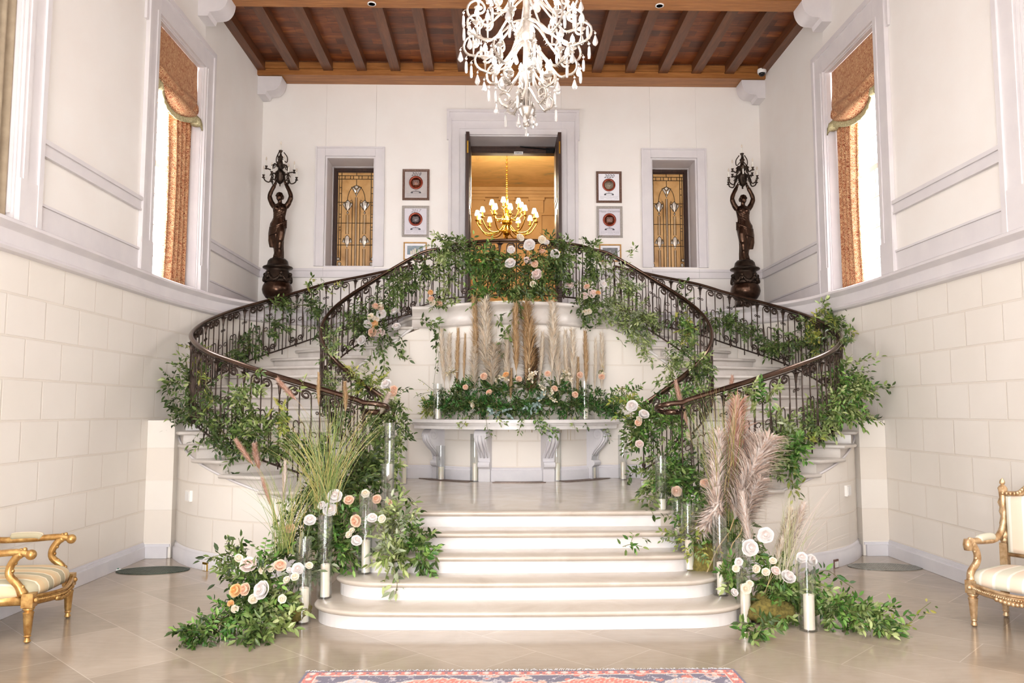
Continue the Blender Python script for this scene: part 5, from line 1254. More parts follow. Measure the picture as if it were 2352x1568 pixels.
# ---------------------------------------------------------------- rug
def rugmat():
    t = NT('oriental_rug_wool'); a = t.n('ShaderNodeAttribute'); a.attribute_name = 'Col'
    n = t.noise(t.co('Object'), 90, 2); c = t.mix(0.25, a.outputs['Color'], t.ramp(n,[(0.3,'b8b0a8'),(0.7,'ffffff')]), 'MULTIPLY'); t.bump(n,0.4,0.003); return t.set(0.95,0,c)
M['rug'] = rugmat()
def rug():
    x0,x1 = -1.555,1.325; y1 = 5.53; y0 = 3.6; nx, ny = 420, 150; WX = x1-x0
    t = thing('oriental_rug', 'worn red and navy patterned oriental rug on the hall floor in front of the steps', 'rug', (0,4.5,0))
    xs = np.linspace(0,WX,nx+1); ys = np.linspace(0,y1-y0,ny+1); X,Y = np.meshgrid(xs,ys)   # Y distance from near edge
    D = np.minimum(np.minimum(X,WX-X), np.minimum(Y,y1-y0-Y)); V_ = (y1-y0)-Y
    navy = np.array([0.34,0.34,0.43]); red = np.array([0.86,0.42,0.36]); pink = np.array([0.90,0.70,0.62]); cream = np.array([0.88,0.84,0.80]); lil = np.array([0.74,0.72,0.76])
    col = np.zeros(X.shape+(3,)); col[:] = navy
    u = np.abs(X-WX/2); 
    # field: scattered flowers and vines
    rs = np.random.RandomState(4); 
    for i in range(520):
        cx,cy = rs.rand()*WX, rs.rand()*(y1-y0); r = 0.015+0.03*rs.rand(); d = np.hypot((X-cx),(Y-cy)*1.0); c = [pink,lil,cream,red,lil][i%5]; col[d<r] = c*(0.9+0.1*rs.rand())
        col[d<r*0.4] = [red,pink,navy][i%3]
    vine = np.abs(np.sin(X*24+2*np.sin(Y*17)))*np.abs(np.sin(Y*26+2*np.sin(X*13))); col[vine<0.035] = lil
    def med(cx, cy, a, b, fill, edge):
        q = (np.abs(X-cx)/a)**1.6+(np.abs(V_-cy)/b)**1.6+0.06*np.cos(14*np.arctan2(V_-cy,X-cx)); m = q<1; col[q<1.14] = edge; col[m] = fill
        w_ = np.abs(np.sin(X*55+V_*20))*np.abs(np.sin(V_*48-X*9)); col[m&(w_<0.12)] = pink; col[m&(w_>0.9)] = cream
    cyy = 0.33
    for cx in (0.32*WX,0.68*WX): med(cx,cyy,0.36,0.17,red,cream)
    med(0.5*WX,cyy,0.15,0.13,red,cream); med(0.13*WX,cyy,0.18,0.15,lil,cream); med(0.87*WX,cyy,0.18,0.15,lil,cream)
    med(0.5*WX,1.2,0.5,0.4,red,cream)
    b = (D<0.085)&(D>=0.02); col[b] = red
    w_ = np.abs(np.sin((X+Y)*30))*np.abs(np.sin((X-Y)*30)); col[b&(w_>0.62)] = cream; col[b&(w_<0.05)] = navy
    col[(D<0.095)&(D>=0.085)] = cream; col[D<0.02] = navy; 
    col = np.clip(col*(0.94+0.12*rs.rand(*X.shape)[...,None]),0,1)
    fade = 0.3; col = col*(1-fade)+np.array([0.88,0.82,0.80])*fade
    z = 0.009+0.002*np.sin(X*3)*np.sin(Y*4)
    v = np.stack([X+x0,Y+y0,z],-1).reshape(-1,3); idx = np.arange((nx+1)*(ny+1)).reshape(ny+1,nx+1)
    f = np.stack([idx[:-1,:-1],idx[:-1,1:],idx[1:,1:],idx[1:,:-1]],-1).reshape(-1,4)
    me = bpy.data.meshes.new('pile'); me.from_pydata(v.tolist(),[],f.tolist()); ca = me.color_attributes.new('Col','FLOAT_COLOR','POINT')
    linc = np.where(col<=0.04045,col/12.92,((col+0.055)/1.055)**2.4); ca.data.foreach_set('color', np.concatenate([linc.reshape(-1,3),np.ones((v.shape[0],1))],1).ravel())
    link('pile', me, M['rug'], t)
    mb = MB(); mb.box((x0,y0,0.0005),(x1,y1,0.006)); obj('backing', mb, M['paper_g'], t)
    mb = MB(); rr = random.Random(1)
    for i in range(230):
        x = x0+WX*i/230; mb.tube([(x,y1,0.006),(x+rr.uniform(-.01,.01),y1+0.02,0.005),(x+rr.uniform(-.02,.02),y1+0.035+rr.random()*0.02,0.003)],0.0018,3)
    obj('fringe', mb, M['paper_w'], t)
rug()

# ---------------------------------------------------------------- gilded armchairs
def stripes():
    t = NT('striped_damask'); v = t.co('Object'); sx = t.n('ShaderNodeSeparateXYZ'); t.l(v, sx.inputs[0])
    f = t.math('FRACT', t.math('MULTIPLY', sx.outputs['X'], 4.6)); 
    c = t.ramp(f, [(0.0,'d9c49c'),(0.24,'ddc6a0'),(0.26,'f1e4cc'),(0.31,'e9dcc0'),(0.33,'b3a98c'),(0.66,'b8ae92'),(0.68,'f1e4cc'),(0.73,'efe2c8'),(0.75,'d9b98e'),(1.0,'dcbf96')])
    n = t.noise(v, 120, 2); t.bump(n,0.3,0.002); return t.set(0.8,0,c)
M['stripe'] = stripes()
def stripes2():
    t = NT('pale_striped_damask'); v = t.co('Object'); sx = t.n('ShaderNodeSeparateXYZ'); t.l(v, sx.inputs[0])
    f = t.math('FRACT', t.math('MULTIPLY', sx.outputs['X'], 4.6)); 
    c = t.ramp(f, [(0.0,'e8d3bd'),(0.2,'ead8c4'),(0.22,'f7efe2'),(0.30,'f5ecde'),(0.33,'ddd8c4'),(0.7,'e0dbc8'),(0.73,'f7efe2'),(0.8,'f5ecde'),(0.82,'e8d3bd')])
    n = t.noise(v, 120, 2); t.bump(n,0.3,0.002); return t.set(0.8,0,c)
M['stripe2'] = stripes2()
M['gold2'] = simple('rosy_gold_leaf', 'b08458', 'ecd0a8', 0.35, 0.6, 18, bump=0.3)
def armchair(loc, rz, label, W_, gm, fm, ball_arm, D_=0.62):
    # local: faces -y, width along x
    t = thing('gilded_armchair', label, 'armchair', loc, rz); w = W_/2
    for sx in (-1,1):
        for sy in (-1,1):
            x,y = sx*(w-0.04), (-D_/2+0.04 if sy<0 else D_/2-0.04); mb = MB()
            mb.lathe([(0.012,0.0),(0.026,0.012),(0.02,0.03),(0.018,0.04),(0.028,0.05),(0.022,0.06),(0.026,0.08),(0.036,0.21),(0.04,0.225),(0.028,0.235),(0.042,0.25),(0.042,0.26),(0.03,0.27)],14,(x,y,0),lambda a,z:1+(0.07*math.cos(8*a) if 0.07<z<0.22 else 0))
            mb.box((x-0.042,y-0.042,0.265),(x+0.042,y+0.042,0.37)); mb.ball((x,y-0.045 if sy<0 else y,0.315),0.022,8,6); obj('leg', mb, gm, t, local=True, auto=40)
    # serpentine rails with carved bead
    mb = MB(); F = smooth_path([(-w+0.03,-D_/2+0.04,0.315),(-w*0.5,-D_/2-0.02,0.30),(0,-D_/2-0.05,0.29),(w*0.5,-D_/2-0.02,0.30),(w-0.03,-D_/2+0.04,0.315)],6)
    mb.tube(F, 0.035, 8, flat=(0.6,1.1)); mb.tube([p+Vector((0,-0.02,0.03)) for p in F],0.012,6)
    for i in range(44):
        p = catmull(F, (len(F)-1)*i/43); mb.ball(p+Vector((0,-0.024,0.0)),0.011,6,5)
    for i in range(9): mb.ball((-0.12+0.03*i,-D_/2-0.06,0.275-0.02*math.cos((i-4)*0.35)),0.02,7,5)
    for sx in (-1,1): mb.tube([(sx*(w-0.04),-D_/2+0.05,0.315),(sx*(w-0.02),0,0.315),(sx*(w-0.05),D_/2-0.05,0.315)],0.035,8,flat=(0.6,1.1))
    mb.tube([(-w+0.05,D_/2-0.04,0.315),(w-0.05,D_/2-0.04,0.315)],0.033,8); obj('seat_rail', mb, gm, t, local=True, smooth=True)
    # domed seat
    n = 24; rings = []
    def so(sc,z): return [Vector((w*0.99*sc*math.copysign(abs(math.cos(a))**0.4,math.cos(a)), (D_/2*0.98*sc)*math.copysign(abs(math.sin(a))**0.5,math.sin(a))-0.02*(1 if math.sin(a)<0 else 0), z)) for a in [2*PI*i/40 for i in range(40)]]
    for sc,z in ((0.98,0.335),(1.0,0.37),(0.985,0.405),(0.93,0.435),(0.8,0.455),(0.55,0.468),(0.2,0.473)): rings.append(so(sc,z))
    mb = MB(); mb.loft(rings); obj('seat', mb, fm, t, local=True, smooth=True)
    # arms
    for sx in (-1,1):
        x = sx*(w-0.035); mb = MB(); yf = -D_/2+(0.085 if ball_arm else 0.04)
        up = smooth_path([(x,yf,0.36),(x+sx*0.015,yf+0.03,0.43),(x,yf+0.10,0.50),(x-sx*0.005,yf+0.10,0.57),(x,yf+0.06,0.635),(x,yf+0.02,0.665)],4)
        mb.tube(up,[0.04,0.036,0.033,0.031]+[0.029]*(len(up)-4),9)
        for i in range(7): p = catmull(up, (len(up)-1)*i/6); mb.ball(p+Vector((0,-0.025,0)),0.016,7,5)
        ar = smooth_path([(x,yf-0.03,0.66),(x,yf+0.06,0.675),(x,0.0,0.66),(x,D_/2-0.16,0.66),(x-sx*0.01,D_/2-0.06,0.72),(x-sx*0.02,D_/2+0.0,0.84)],5)
        mb.tube(ar,0.027,9); mb.ball((x,yf-0.045,0.655),0.04,12,8) if ball_arm else mb.lathe([(0.0,-0.045),(0.03,-0.045),(0.038,0.0),(0.03,0.045),(0.0,0.045)],12,(x,yf-0.03,0.655))
        for i in range(4): mb.ball((x,yf+0.0+0.028*i,0.695-0.004*i),0.018-0.002*i,7,5)
        obj('arm', mb, gm, t, local=True, smooth=True)
        mb = MB(); mb.tube(smooth_path([(x,-0.13,0.675),(x,-0.08,0.69),(x,0.06,0.69),(x,0.12,0.68)],4),[0.02]+[0.032]*11+[0.02],10); obj('arm_pad', mb, fm, t, local=True, smooth=True)
    # back: posts with finials, crest and padded panel
    for sx in (-1,1):
        x = sx*(w-0.05); y = D_/2-0.03; mb = MB()
        mb.box((x-0.032,y-0.028,0.36),(x+0.032,y+0.028,0.62)); mb.lathe([(0.03,0.62),(0.036,0.64),(0.024,0.66),(0.034,0.70),(0.026,0.74),(0.036,0.78),(0.026,0.84),(0.038,0.88),(0.03,0.92),(0.04,0.96),(0.03,1.0),(0.034,1.05),(0.038,1.08),(0.025,1.1),(0.012,1.11),(0.022,1.125),(0.02,1.145),(0.0,1.17)],12,(x,y+0.02,0),lambda a,z:1+0.12*math.cos(5*a+z*40))
        obj('back_post', mb, gm, t, local=True, auto=40)
    mb = MB(); y = D_/2-0.01
    cr = smooth_path([(-w+0.06,y,1.03),(-w*0.55,y,1.04),(-w*0.35,y,1.10),(0,y,1.15),(w*0.35,y,1.10),(w*0.55,y,1.04),(w-0.06,y,1.03)],5)
    mb.tube(cr,0.03,8,flat=(0.8,1)); 
    for i in range(24): p = catmull(cr,(len(cr)-1)*i/23); mb.ball(p+Vector((0,-0.025,0.01)),0.017,6,5)
    obj('crest_rail', mb, gm, t, local=True, smooth=True); mb = MB(); mb.tube([(-w+0.06,y-0.01,0.53),(w-0.06,y-0.01,0.53)],0.022,8); obj('lower_rail', mb, gm, t, local=True, smooth=True)
    mb = MB(); ring = []
    for yy,sc in ((y+0.02,0.97),(y-0.02,1.0),(y-0.045,0.96),(y-0.055,0.8)): ring.append([Vector((px_*sc,yy,0.79+(pz-0.79)*sc)) for px_,pz in ((-w+0.08,0.54),(0,0.54),(w-0.08,0.54),(w-0.08,0.8),(w-0.08,1.02),(w*0.45,1.03),(0,1.12),(-w*0.45,1.03),(-w+0.08,1.02),(-w+0.08,0.8))])
    mb.loft(ring); obj('back_pad', mb, fm, t, local=True, smooth=True)
    return t
# left: front legs at the two measured floor points, facing the room's centre
a = atz(62,1476,0); b = atz(155,1418,0)
def place_by_front_legs(fl, fr, W_, D_=0.62):
    m = (fl+fr)/2; d = (fr-fl); rz = math.atan2(d.y,d.x); back = Vector((-math.sin(rz),math.cos(rz),0)); return m+back*(D_/2-0.04), rz
d = (b-a).length; W1 = d+0.08
c,rz = place_by_front_legs(a, b, W1, 0.80)
armchair((c.x,c.y,0), rz, 'antique gold armchair with green and cream striped seat, cut off at the left edge', W1, M['gold'], M['stripe'], True, 0.80)
a2 = atz(2238,1438,0); rz2 = R(-57); W2 = 0.78
fr = Vector((math.cos(rz2),math.sin(rz2),0)); bk = Vector((-math.sin(rz2),math.cos(rz2),0))
c2 = a2+fr*(W2/2-0.04)+bk*(0.62/2-0.04)
armchair((c2.x,c2.y,0), rz2, 'rosy gold armchair with pale striped back and seat, cut off at the right edge', W2, M['gold2'], M['stripe2'], False)
# small litter by the left grate
p = atz(268,1309,0); t = thing('bottle_cap', 'tiny green and white bottle cap lying by the left wall', 'bottle cap', p)
mb = MB(); mb.lathe([(0.0,0.0),(0.022,0.0),(0.022,0.02),(0.0,0.022)],12); obj('cap', mb, simple('green_plastic','1f6f56',None,0.4), t, local=True, auto=40)
mb = MB(); mb.lathe([(0.022,0.0),(0.045,0.004),(0.04,0.01),(0.022,0.012)],12); obj('seal_ring', mb, M['white'], t, local=True)
# ---------------------------------------------------------------- greenery
def proj_x(p):
    v = CAMR.transposed() @ (p-CAMP); return 1176+FPX*v.x/(-v.z)
_cand = {}
for s in (-1,1):
    o_, i_ = orp(s), irp(s)
    def samp(rp, k0, k1, a, b, N=160):
        out = []
        for j in range(N+1):
            k = k0+(k1-k0)*j/N; ii = min(len(rp.P)-1,max(0,int(round((k-a)/0.1)))); p = rp.P[ii]+Vector((0,0,rp.zb[ii]+0.5*rp.h[ii])); out.append((proj_x(p), p.y))
        return out
    _cand[(s,'of')] = samp(o_,9.5,17,0.35,17.05); _cand[(s,'ob')] = samp(o_,0.4,9.5,0.35,17.05)
    _cand[(s,'if')] = samp(i_,8.6,16.2,-1.0,16.2); _cand[(s,'ib')] = samp(i_,-1.0,8.6,-1.0,16.2)
_cand['s'] = [(proj_x(p+Vector((0,0,1.75))), p.y) for p in [drum(1.66,-1.15+2.3*j/100) for j in range(101)]]
_cand['b'] = [(proj_x(p), p.y) for p in [drum(DR-0.02,-DA+2*DA*j/80) for j in range(81)]]
def PT(q):
    if len(q) == 3 and isinstance(q[2],(int,float)): return at(q[0],q[1],q[2])
    px,py,w = q[0],q[1],q[2]; dy = q[3] if len(q) > 3 else -0.09
    c = _cand[w] if w in ('b','s') else _cand[(-1 if px < 1176 else 1, w)]
    Y = min(c, key=lambda a: abs(a[0]-px))[1]; return at(px,py,Y+dy)
PAL = {'dark':['35491f','42572a','4d6330','2c3d1a','5f7438'],'mid':['4e662e','5d763a','73894a','425828','889a58'],'light':['80914e','96a662','b0bb7c','6c803f','bdc78e'],
       'yel':['8c963a','a3a84a','7d8f40','bcb662'],'grey':['949f7c','a8b092','7e8a66','b9c0a2'],'euc':['9fb4b0','b4c6c4','8da6a0'],'blos':['efe4cc','f6eee0','e2d2b0'],'fern':['2d5a22','386c2a','48803a','264e1c','5b9248'],'lush':['426e28','578434','729c48','365f20','8bae58']}
LT = np.array([(0,0,0),(.28,.42,.05),(.62,.40,.03),(1,0,-.12),(.62,-.40,.03),(.28,-.42,.05),(.3,0,-.03),(.64,0,-.06)],float)
LF = [(0,6,1),(6,7,2,1),(7,3,2),(0,5,6),(5,4,7,6),(4,3,7)]
class Fol:
    def __init__(s, seed): s.r = random.Random(seed); s.lv = []; s.st = []
    def leaf(s, p, d, n, L, Wd, c): s.lv.append((p.x,p.y,p.z,d.x,d.y,d.z,n.x,n.y,n.z,L,Wd)+c)
    def col(s, pal):
        c = lin(s.r.choice(PAL[pal])); b = s.r.uniform(0.8,1.2); return (c[0]*b,c[1]*b,c[2]*b)
    def rv(s): 
        a = s.r.uniform(0,2*PI); z = s.r.uniform(-1,1); q = math.sqrt(1-z*z); return Vector((q*math.cos(a),q*math.sin(a),z))
    def sprig(s, o, d, ln, n, L, ratio, pal, droop=0.5, stem=True):
        r = s.r; d = d.normalized(); side = d.cross(Vector((0,0,1))); side = side.normalized() if side.length > 1e-3 else Vector((1,0,0)); tw = r.uniform(0,PI)
        side = Matrix.Rotation(tw,3,d) @ side; pts = []; p = Vector(o); dd = d.copy(); st = ln/n
        for i in range(n+1):
            pts.append(p.copy()); dd = (dd+Vector((0,0,-droop*st*3))+s.rv()*0.10).normalized(); p = p+dd*st
            if i == 0: continue
            sg = 1 if i%2 else -1
            ld = (dd*0.55+side*sg*0.75+s.rv()*0.35+Vector((0,0,-0.1))).normalized(); nn = ld.cross(dd)*sg
            nn = (nn*0.8+Vector((0,-0.5,0.6))+s.rv()*0.5); nn = (nn-ld*nn.dot(ld)); nn = nn.normalized() if nn.length > 1e-3 else Vector((0,0,1))
            ls = L*r.uniform(0.65,1.15); s.leaf(pts[-1], ld, nn, ls, ls*ratio, s.col(pal))
        ls = L; s.leaf(p, dd, (Vector((0,-0.6,0.6))-dd*0.2).normalized(), ls, ls*ratio, s.col(pal))
        if stem: s.st.append((pts, 0.0022))
    def bush(s, path, n, rad, L=0.085, ratio=0.42, pals=('mid',), flow=(0,-0.35,0), nl=9, droop=0.6):
        P = smooth_path(path, 6) if len(path) > 2 else [path[0].lerp(path[-1],i/8) for i in range(9)]; r = s.r
        L *= 0.88; n = int(n*0.8)
        for i in range(n):
            t = r.random()*(len(P)-1); p = catmull(P,t); rr = rad(t/(len(P)-1)) if callable(rad) else rad
            o = p+s.rv()*rr*0.75*r.random()**0.5; d = (s.rv()+Vector(flow)+(o-p).normalized()*0.5 if (o-p).length>1e-4 else s.rv())
            s.sprig(o, d, rr*r.uniform(0.7,1.5), max(4,int(nl*r.uniform(0.7,1.2))), L, ratio, r.choice(pals), droop)
        jit = [p+s.rv()*0.02 for p in P]; s.st.append((jit, 0.006))
    def vine(s, path, per=34, L=0.085, ratio=0.42, pals=('mid',), side=0.05):
        P = smooth_path(path, 8) if len(path) > 2 else [path[0].lerp(path[-1],i/8) for i in range(9)]; ln = sum((P[i+1]-P[i]).length for i in range(len(P)-1)); n = max(4,int(ln*per)); r = s.r
        for i in range(n):
            t = (i+r.random())/n*(len(P)-1); p = catmull(P,t); q = catmull(P,min(t+0.3,len(P)-1)); d = (q-p); d = d.normalized() if d.length>1e-5 else Vector((0,0,-1))
            b = s.rv(); ld = (d*0.5+b).normalized(); nn = (s.rv()*0.7+Vector((0,-0.8,0.5))); nn = (nn-ld*nn.dot(ld)).normalized(); ls = L*r.uniform(0.6,1.15)
            s.leaf(p+b*side*r.random(), ld, nn, ls, ls*ratio, s.col(r.choice(pals)))
        s.st.append((P, 0.003))
    def leaf_mesh(s, mat=None):
        A = np.array(s.lv); n = len(A); P = A[:,0:3]; D = A[:,3:6]; N = A[:,6:9]; B = np.cross(N,D); B /= np.linalg.norm(B,axis=1,keepdims=True)+1e-9
        L = A[:,9:10]; Wd = A[:,10:11]
        V_ = P[:,None,:]+D[:,None,:]*(LT[None,:,0:1]*L[:,None,:])+B[:,None,:]*(LT[None,:,1:2]*Wd[:,None,:])+N[:,None,:]*(LT[None,:,2:3]*L[:,None,:])
        V_ = V_.reshape(-1,3); loops = []; tot = []
        for f in LF: loops += list(f); tot.append(len(f))
        nl = len(loops); li = (np.array(loops)[None,:]+8*np.arange(n)[:,None]).ravel(); lt = np.tile(tot,n); ls = np.concatenate([[0],np.cumsum(lt)[:-1]])
        me = bpy.data.meshes.new('leaves'); me.vertices.add(len(V_)); me.vertices.foreach_set('co', V_.ravel()); me.loops.add(len(li)); me.loops.foreach_set('vertex_index', li.astype(np.int32))
        me.polygons.add(len(lt)); me.polygons.foreach_set('loop_start', ls.astype(np.int32)); me.polygons.foreach_set('loop_total', lt.astype(np.int32)); me.polygons.foreach_set('use_smooth',[True]*len(lt)); me.update(calc_edges=True)
        c = np.repeat(np.concatenate([A[:,11:14],np.ones((n,1))],1),8,axis=0); ca = me.color_attributes.new('Col','FLOAT_COLOR','POINT'); ca.data.foreach_set('color', c.ravel()); return me
    def build(s, name, label, cat, loc, group=None):
        t = thing(name, label, cat, loc, 0, group); o = link('leaves', s.leaf_mesh(), M['leaf'], t); 
        mb = MB()
        for pts,r in s.st: mb.tube(pts, r, 4 if r > 0.003 else 3, cap=False)
        obj('stems', mb, M['stem'], t); return t
NF = [0]
def garland(label, parts, cat='garland', name='greenery_garland', group=None):
    NF[0] += 1; f = Fol(100+NF[0]); loc = None
    for p in parts:
        kind = p[0]; pts = [PT(q) for q in p[1]]; loc = loc or pts[0]; k = dict(p[2])
        if kind == 'b': f.bush(pts, **k)
        else: f.vine(pts, **k)
    return f.build(name, label, cat, loc, group)
B = lambda path, n, rad, **k: ('b', path, dict(n=n, rad=rad, **k))
Vn = lambda path, **k: ('v', path, k)
GR = 'greenery garlands on the railings'
# ---- left side
garland('thick dark green garland wrapped around the outer bend of the left stair railing', [
    B([(428,830,'of'),(436,900,'of'),(470,965,'of'),(520,1000,'of')],105,0.17,pals=('dark','mid')), B([(520,985,'of'),(590,1000,'of'),(660,1025,'of'),(740,1040,'of')],125,0.14,pals=('dark','mid')),
    B([(415,930,'of'),(440,985,'of')],22,0.15,pals=('dark',)), B([(455,800,'of'),(470,870,'of'),(500,930,'of')],34,0.13,pals=('yel','mid','dark')),
    Vn([(400,860,'of'),(385,900,'of'),(400,975,'of')],pals=('dark',),per=50), Vn([(500,1000,'of'),(520,1060,'of'),(530,1110,'of')],pals=('dark',),per=40), Vn([(470,1000,'of'),(455,1050,'of'),(452,1085,'of')],pals=('dark',),per=34),
    Vn([(440,880,'of'),(400,880,'of'),(378,870,'of')],pals=('mid','light'),per=40)],group=GR)
garland('leafy garland spilling over the front of the left stair railing below the handrail', [
    B([(585,860,'of'),(575,910,'of'),(585,960,'of'),(600,1000,'of')],48,0.12,pals=('light','mid')), B([(550,900,'of'),(560,960,'of')],22,0.12,pals=('mid',)), B([(640,930,'of'),(660,980,'of')],18,0.10,pals=('mid','yel')), B([(560,1010,'of'),(548,1050,'of')],14,0.1,pals=('dark','mid')),
    Vn([(650,900,'of'),(690,885,'of'),(705,860,'of')],pals=('light',),per=26)],group=GR)
garland('dark leafy sprays climbing the back stretch of the left outer railing', [
    B([(500,830,'ob'),(545,800,'ob'),(590,800,'ob')],38,0.15,pals=('dark','mid')), B([(560,790,'ob'),(600,770,'ob')],16,0.13,pals=('dark',)), B([(605,760,'ob'),(640,750,'ob')],14,0.11,pals=('mid','dark'))],group=GR)
garland('green garland on the far left railing beneath the bronze statue', [
    B([(625,695,'ob'),(660,705,'ob'),(700,700,'ob'),(740,715,'ob')],44,0.12,pals=('dark','mid')), B([(725,700,'ob'),(735,740,'ob'),(745,775,'ob')],24,0.12,pals=('mid','dark')), Vn([(600,740,'ob'),(640,740,'ob'),(665,770,'ob')],pals=('dark',),per=34),
    Vn([(715,680,'ob'),(708,655,'ob'),(718,636,'ob')],pals=('mid','yel'),per=70), Vn([(715,675,'ob'),(735,660,'ob'),(745,645,'ob')],pals=('mid',),per=60), Vn([(755,675,'ob'),(772,660,'ob'),(790,655,'ob')],pals=('mid','yel'),per=60)],group=GR)
garland('column of fine leaves along the lower inner railing of the left staircase', [
    B([(775,770,'if'),(755,830,'if'),(757,890,'if'),(765,930,'if')],74,0.13,pals=('mid','light','dark'),L=0.07), B([(770,930,'if'),(780,980,'if')],20,0.12,pals=('mid','dark'))],group=GR)
garland('dense garland with roses over the upper inner railing of the left staircase', [
    B([(800,740,'ib'),(840,735,'ib'),(870,700,'ib'),(905,670,'ib')],100,0.18,pals=('dark','mid')), B([(900,660,'ib'),(945,640,'ib'),(985,610,'ib')],90,0.17,pals=('mid','dark')), B([(985,660,'ib'),(1010,600,11.75),(1020,560,11.7)],44,0.15,pals=('mid','light')),
    B([(845,770,'ib'),(890,770,'ib')],34,0.15,pals=('dark','mid')), Vn([(990,560,11.75),(1000,548,11.72),(1018,545,11.7)],pals=('mid','yel'),per=60)],group=GR)
garland('trailing smilax hanging from the left inner railing down the pale curved wall', [
    Vn([(890,775,11.7),(905,800,11.68),(920,815,11.66),(938,825,11.65)],pals=('mid',),per=70,L=0.09), Vn([(875,790,11.6),(882,830,11.6),(878,870,11.55)],pals=('mid',),per=70,L=0.09), Vn([(905,760,11.7),(925,785,11.66),(918,810,11.65)],pals=('mid','dark'),per=70,L=0.09), Vn([(855,800,11.5),(850,825,11.5),(840,845,11.5)],pals=('mid',),per=60,L=0.09)],name='trailing_vine',cat='vine')
garland('trailing smilax hanging beside the pampas grass under the left end of the balcony', [
    Vn([(965,735,11.75),(985,745,11.72),(1000,770,11.68),(1005,800,11.66)],pals=('mid','dark'),per=75,L=0.09), Vn([(985,735,11.75),(1005,745,11.7),(1010,775,11.68)],pals=('mid',),per=75,L=0.09), Vn([(1000,790,11.66),(1008,820,11.66),(1003,850,11.66)],pals=('dark',),per=30,L=0.08)],name='trailing_vine',cat='vine')
garland('leafy cluster around the foot of the left inner railing', [
    B([(810,880,10.15),(850,885,10.1),(885,905,10.0)],56,0.16,pals=('light','mid','yel')), B([(880,910,9.95),(905,945,9.9),(905,985,9.85),(890,1010,9.8)],78,0.17,pals=('mid','dark','light')), B([(860,960,9.9),(870,1010,9.8)],26,0.14,pals=('mid','dark')),
    Vn([(915,930,9.9),(930,950,9.88),(938,975,9.86)],pals=('dark',),per=60)],group=GR)
# ---- balcony
garland('lush garland covering the middle of the balcony railing', [
    B([(1050,590,'b'),(1090,600,'b'),(1130,600,'b'),(1170,610,'b')],175,0.18,pals=('dark','mid','lush')), B([(1190,630,'b'),(1230,610,'b'),(1270,600,'b'),(1295,570,'b')],175,0.19,pals=('dark','mid')), B([(1110,640,'b'),(1160,650,'b'),(1220,660,'b'),(1270,650,'b')],110,0.16,pals=('dark','mid')),
    B([(1100,640,'b'),(1108,675,'b'),(1106,690,'b')],36,0.11,pals=('lush','mid')), B([(1190,690,'b'),(1200,700,'b')],20,0.12,pals=('light','mid')), B([(1290,660,'b'),(1300,640,'b')],18,0.12,pals=('dark',)),
    B([(1030,560,'b'),(1050,556,'b')],16,0.10,pals=('light','mid')), Vn([(1240,560,'b'),(1252,545,'b'),(1258,538,'b')],pals=('dark',),per=60), Vn([(1290,560,'b'),(1300,548,'b'),(1310,560,'b')],pals=('mid',),per=40)],group=GR)
garland('upright leafy drape at the left end of the balcony railing', [
    B([(1030,560,11.7),(1035,620,11.7),(1028,690,11.7)],44,0.12,pals=('mid','light')), B([(1005,690,11.7),(1000,700,11.7)],12,0.1,pals=('mid',))],group=GR)
garland('two leafy smilax strands hanging below the balcony edge among the pampas', [
    Vn([(1140,722,11.2),(1150,740,11.18),(1160,760,11.16),(1150,790,11.15),(1152,815,11.15)],pals=('mid',),per=46,L=0.1), Vn([(1190,725,11.2),(1175,745,11.18),(1170,770,11.16),(1178,800,11.15)],pals=('mid',),per=46,L=0.1)],name='trailing_vine',cat='vine')
# ---- right side
garland('upright leafy drape at the right end of the balcony railing', [
    B([(1352,565,11.7),(1358,600,11.7),(1365,650,11.7)],56,0.12,pals=('dark','mid')), B([(1325,640,11.6),(1345,690,11.6),(1350,710,11.6)],60,0.16,pals=('dark','mid'))],group=GR)
garland('silvery green smilax garland over the upper inner railing of the right staircase', [
    B([(1370,690,'ib'),(1420,710,'ib'),(1465,725,'ib'),(1500,745,'ib')],170,0.18,pals=('grey','light','mid'),L=0.075,ratio=0.36), B([(1385,610,'ib'),(1430,650,'ib'),(1460,680,'ib')],60,0.16,pals=('grey','light','mid'),L=0.075), B([(1440,740,'ib'),(1475,775,'ib')],40,0.14,pals=('grey','light')),
    Vn([(1440,590,'ib'),(1455,575,'ib'),(1462,565,'ib')],pals=('mid',),per=60)],group=GR)
garland('pale smilax strands trailing down the curved wall below the right inner railing', [
    Vn([(1380,720,11.7),(1400,735,11.66),(1425,745,11.64)],pals=('light','mid'),per=80), Vn([(1325,710,11.62),(1340,735,11.6),(1352,762,11.6)],pals=('mid','dark'),per=70), Vn([(1440,750,11.65),(1465,785,11.62),(1485,815,11.6),(1500,835,11.58)],pals=('light','grey'),per=80), Vn([(1470,770,11.62),(1480,800,11.6),(1478,825,11.6)],pals=('light',),per=80), Vn([(1425,780,11.64),(1432,792,11.64)],pals=('mid',),per=60), Vn([(1365,715,11.66),(1372,750,11.64)],pals=('mid',),per=60)],name='trailing_vine',cat='vine')
garland('green leaves wound through the bend of the right inner railing', [
    B([(1555,720,'ib'),(1585,760,'ib'),(1570,790,'ib')],40,0.14,pals=('yel','lush','mid')), B([(1555,790,'if'),(1600,830,'if'),(1600,880,'if'),(1590,930,'if')],100,0.15,pals=('mid','light','dark'),L=0.075), B([(1540,830,11.0),(1545,870,10.6)],36,0.14,pals=('light','mid'),L=0.075)],group=GR)
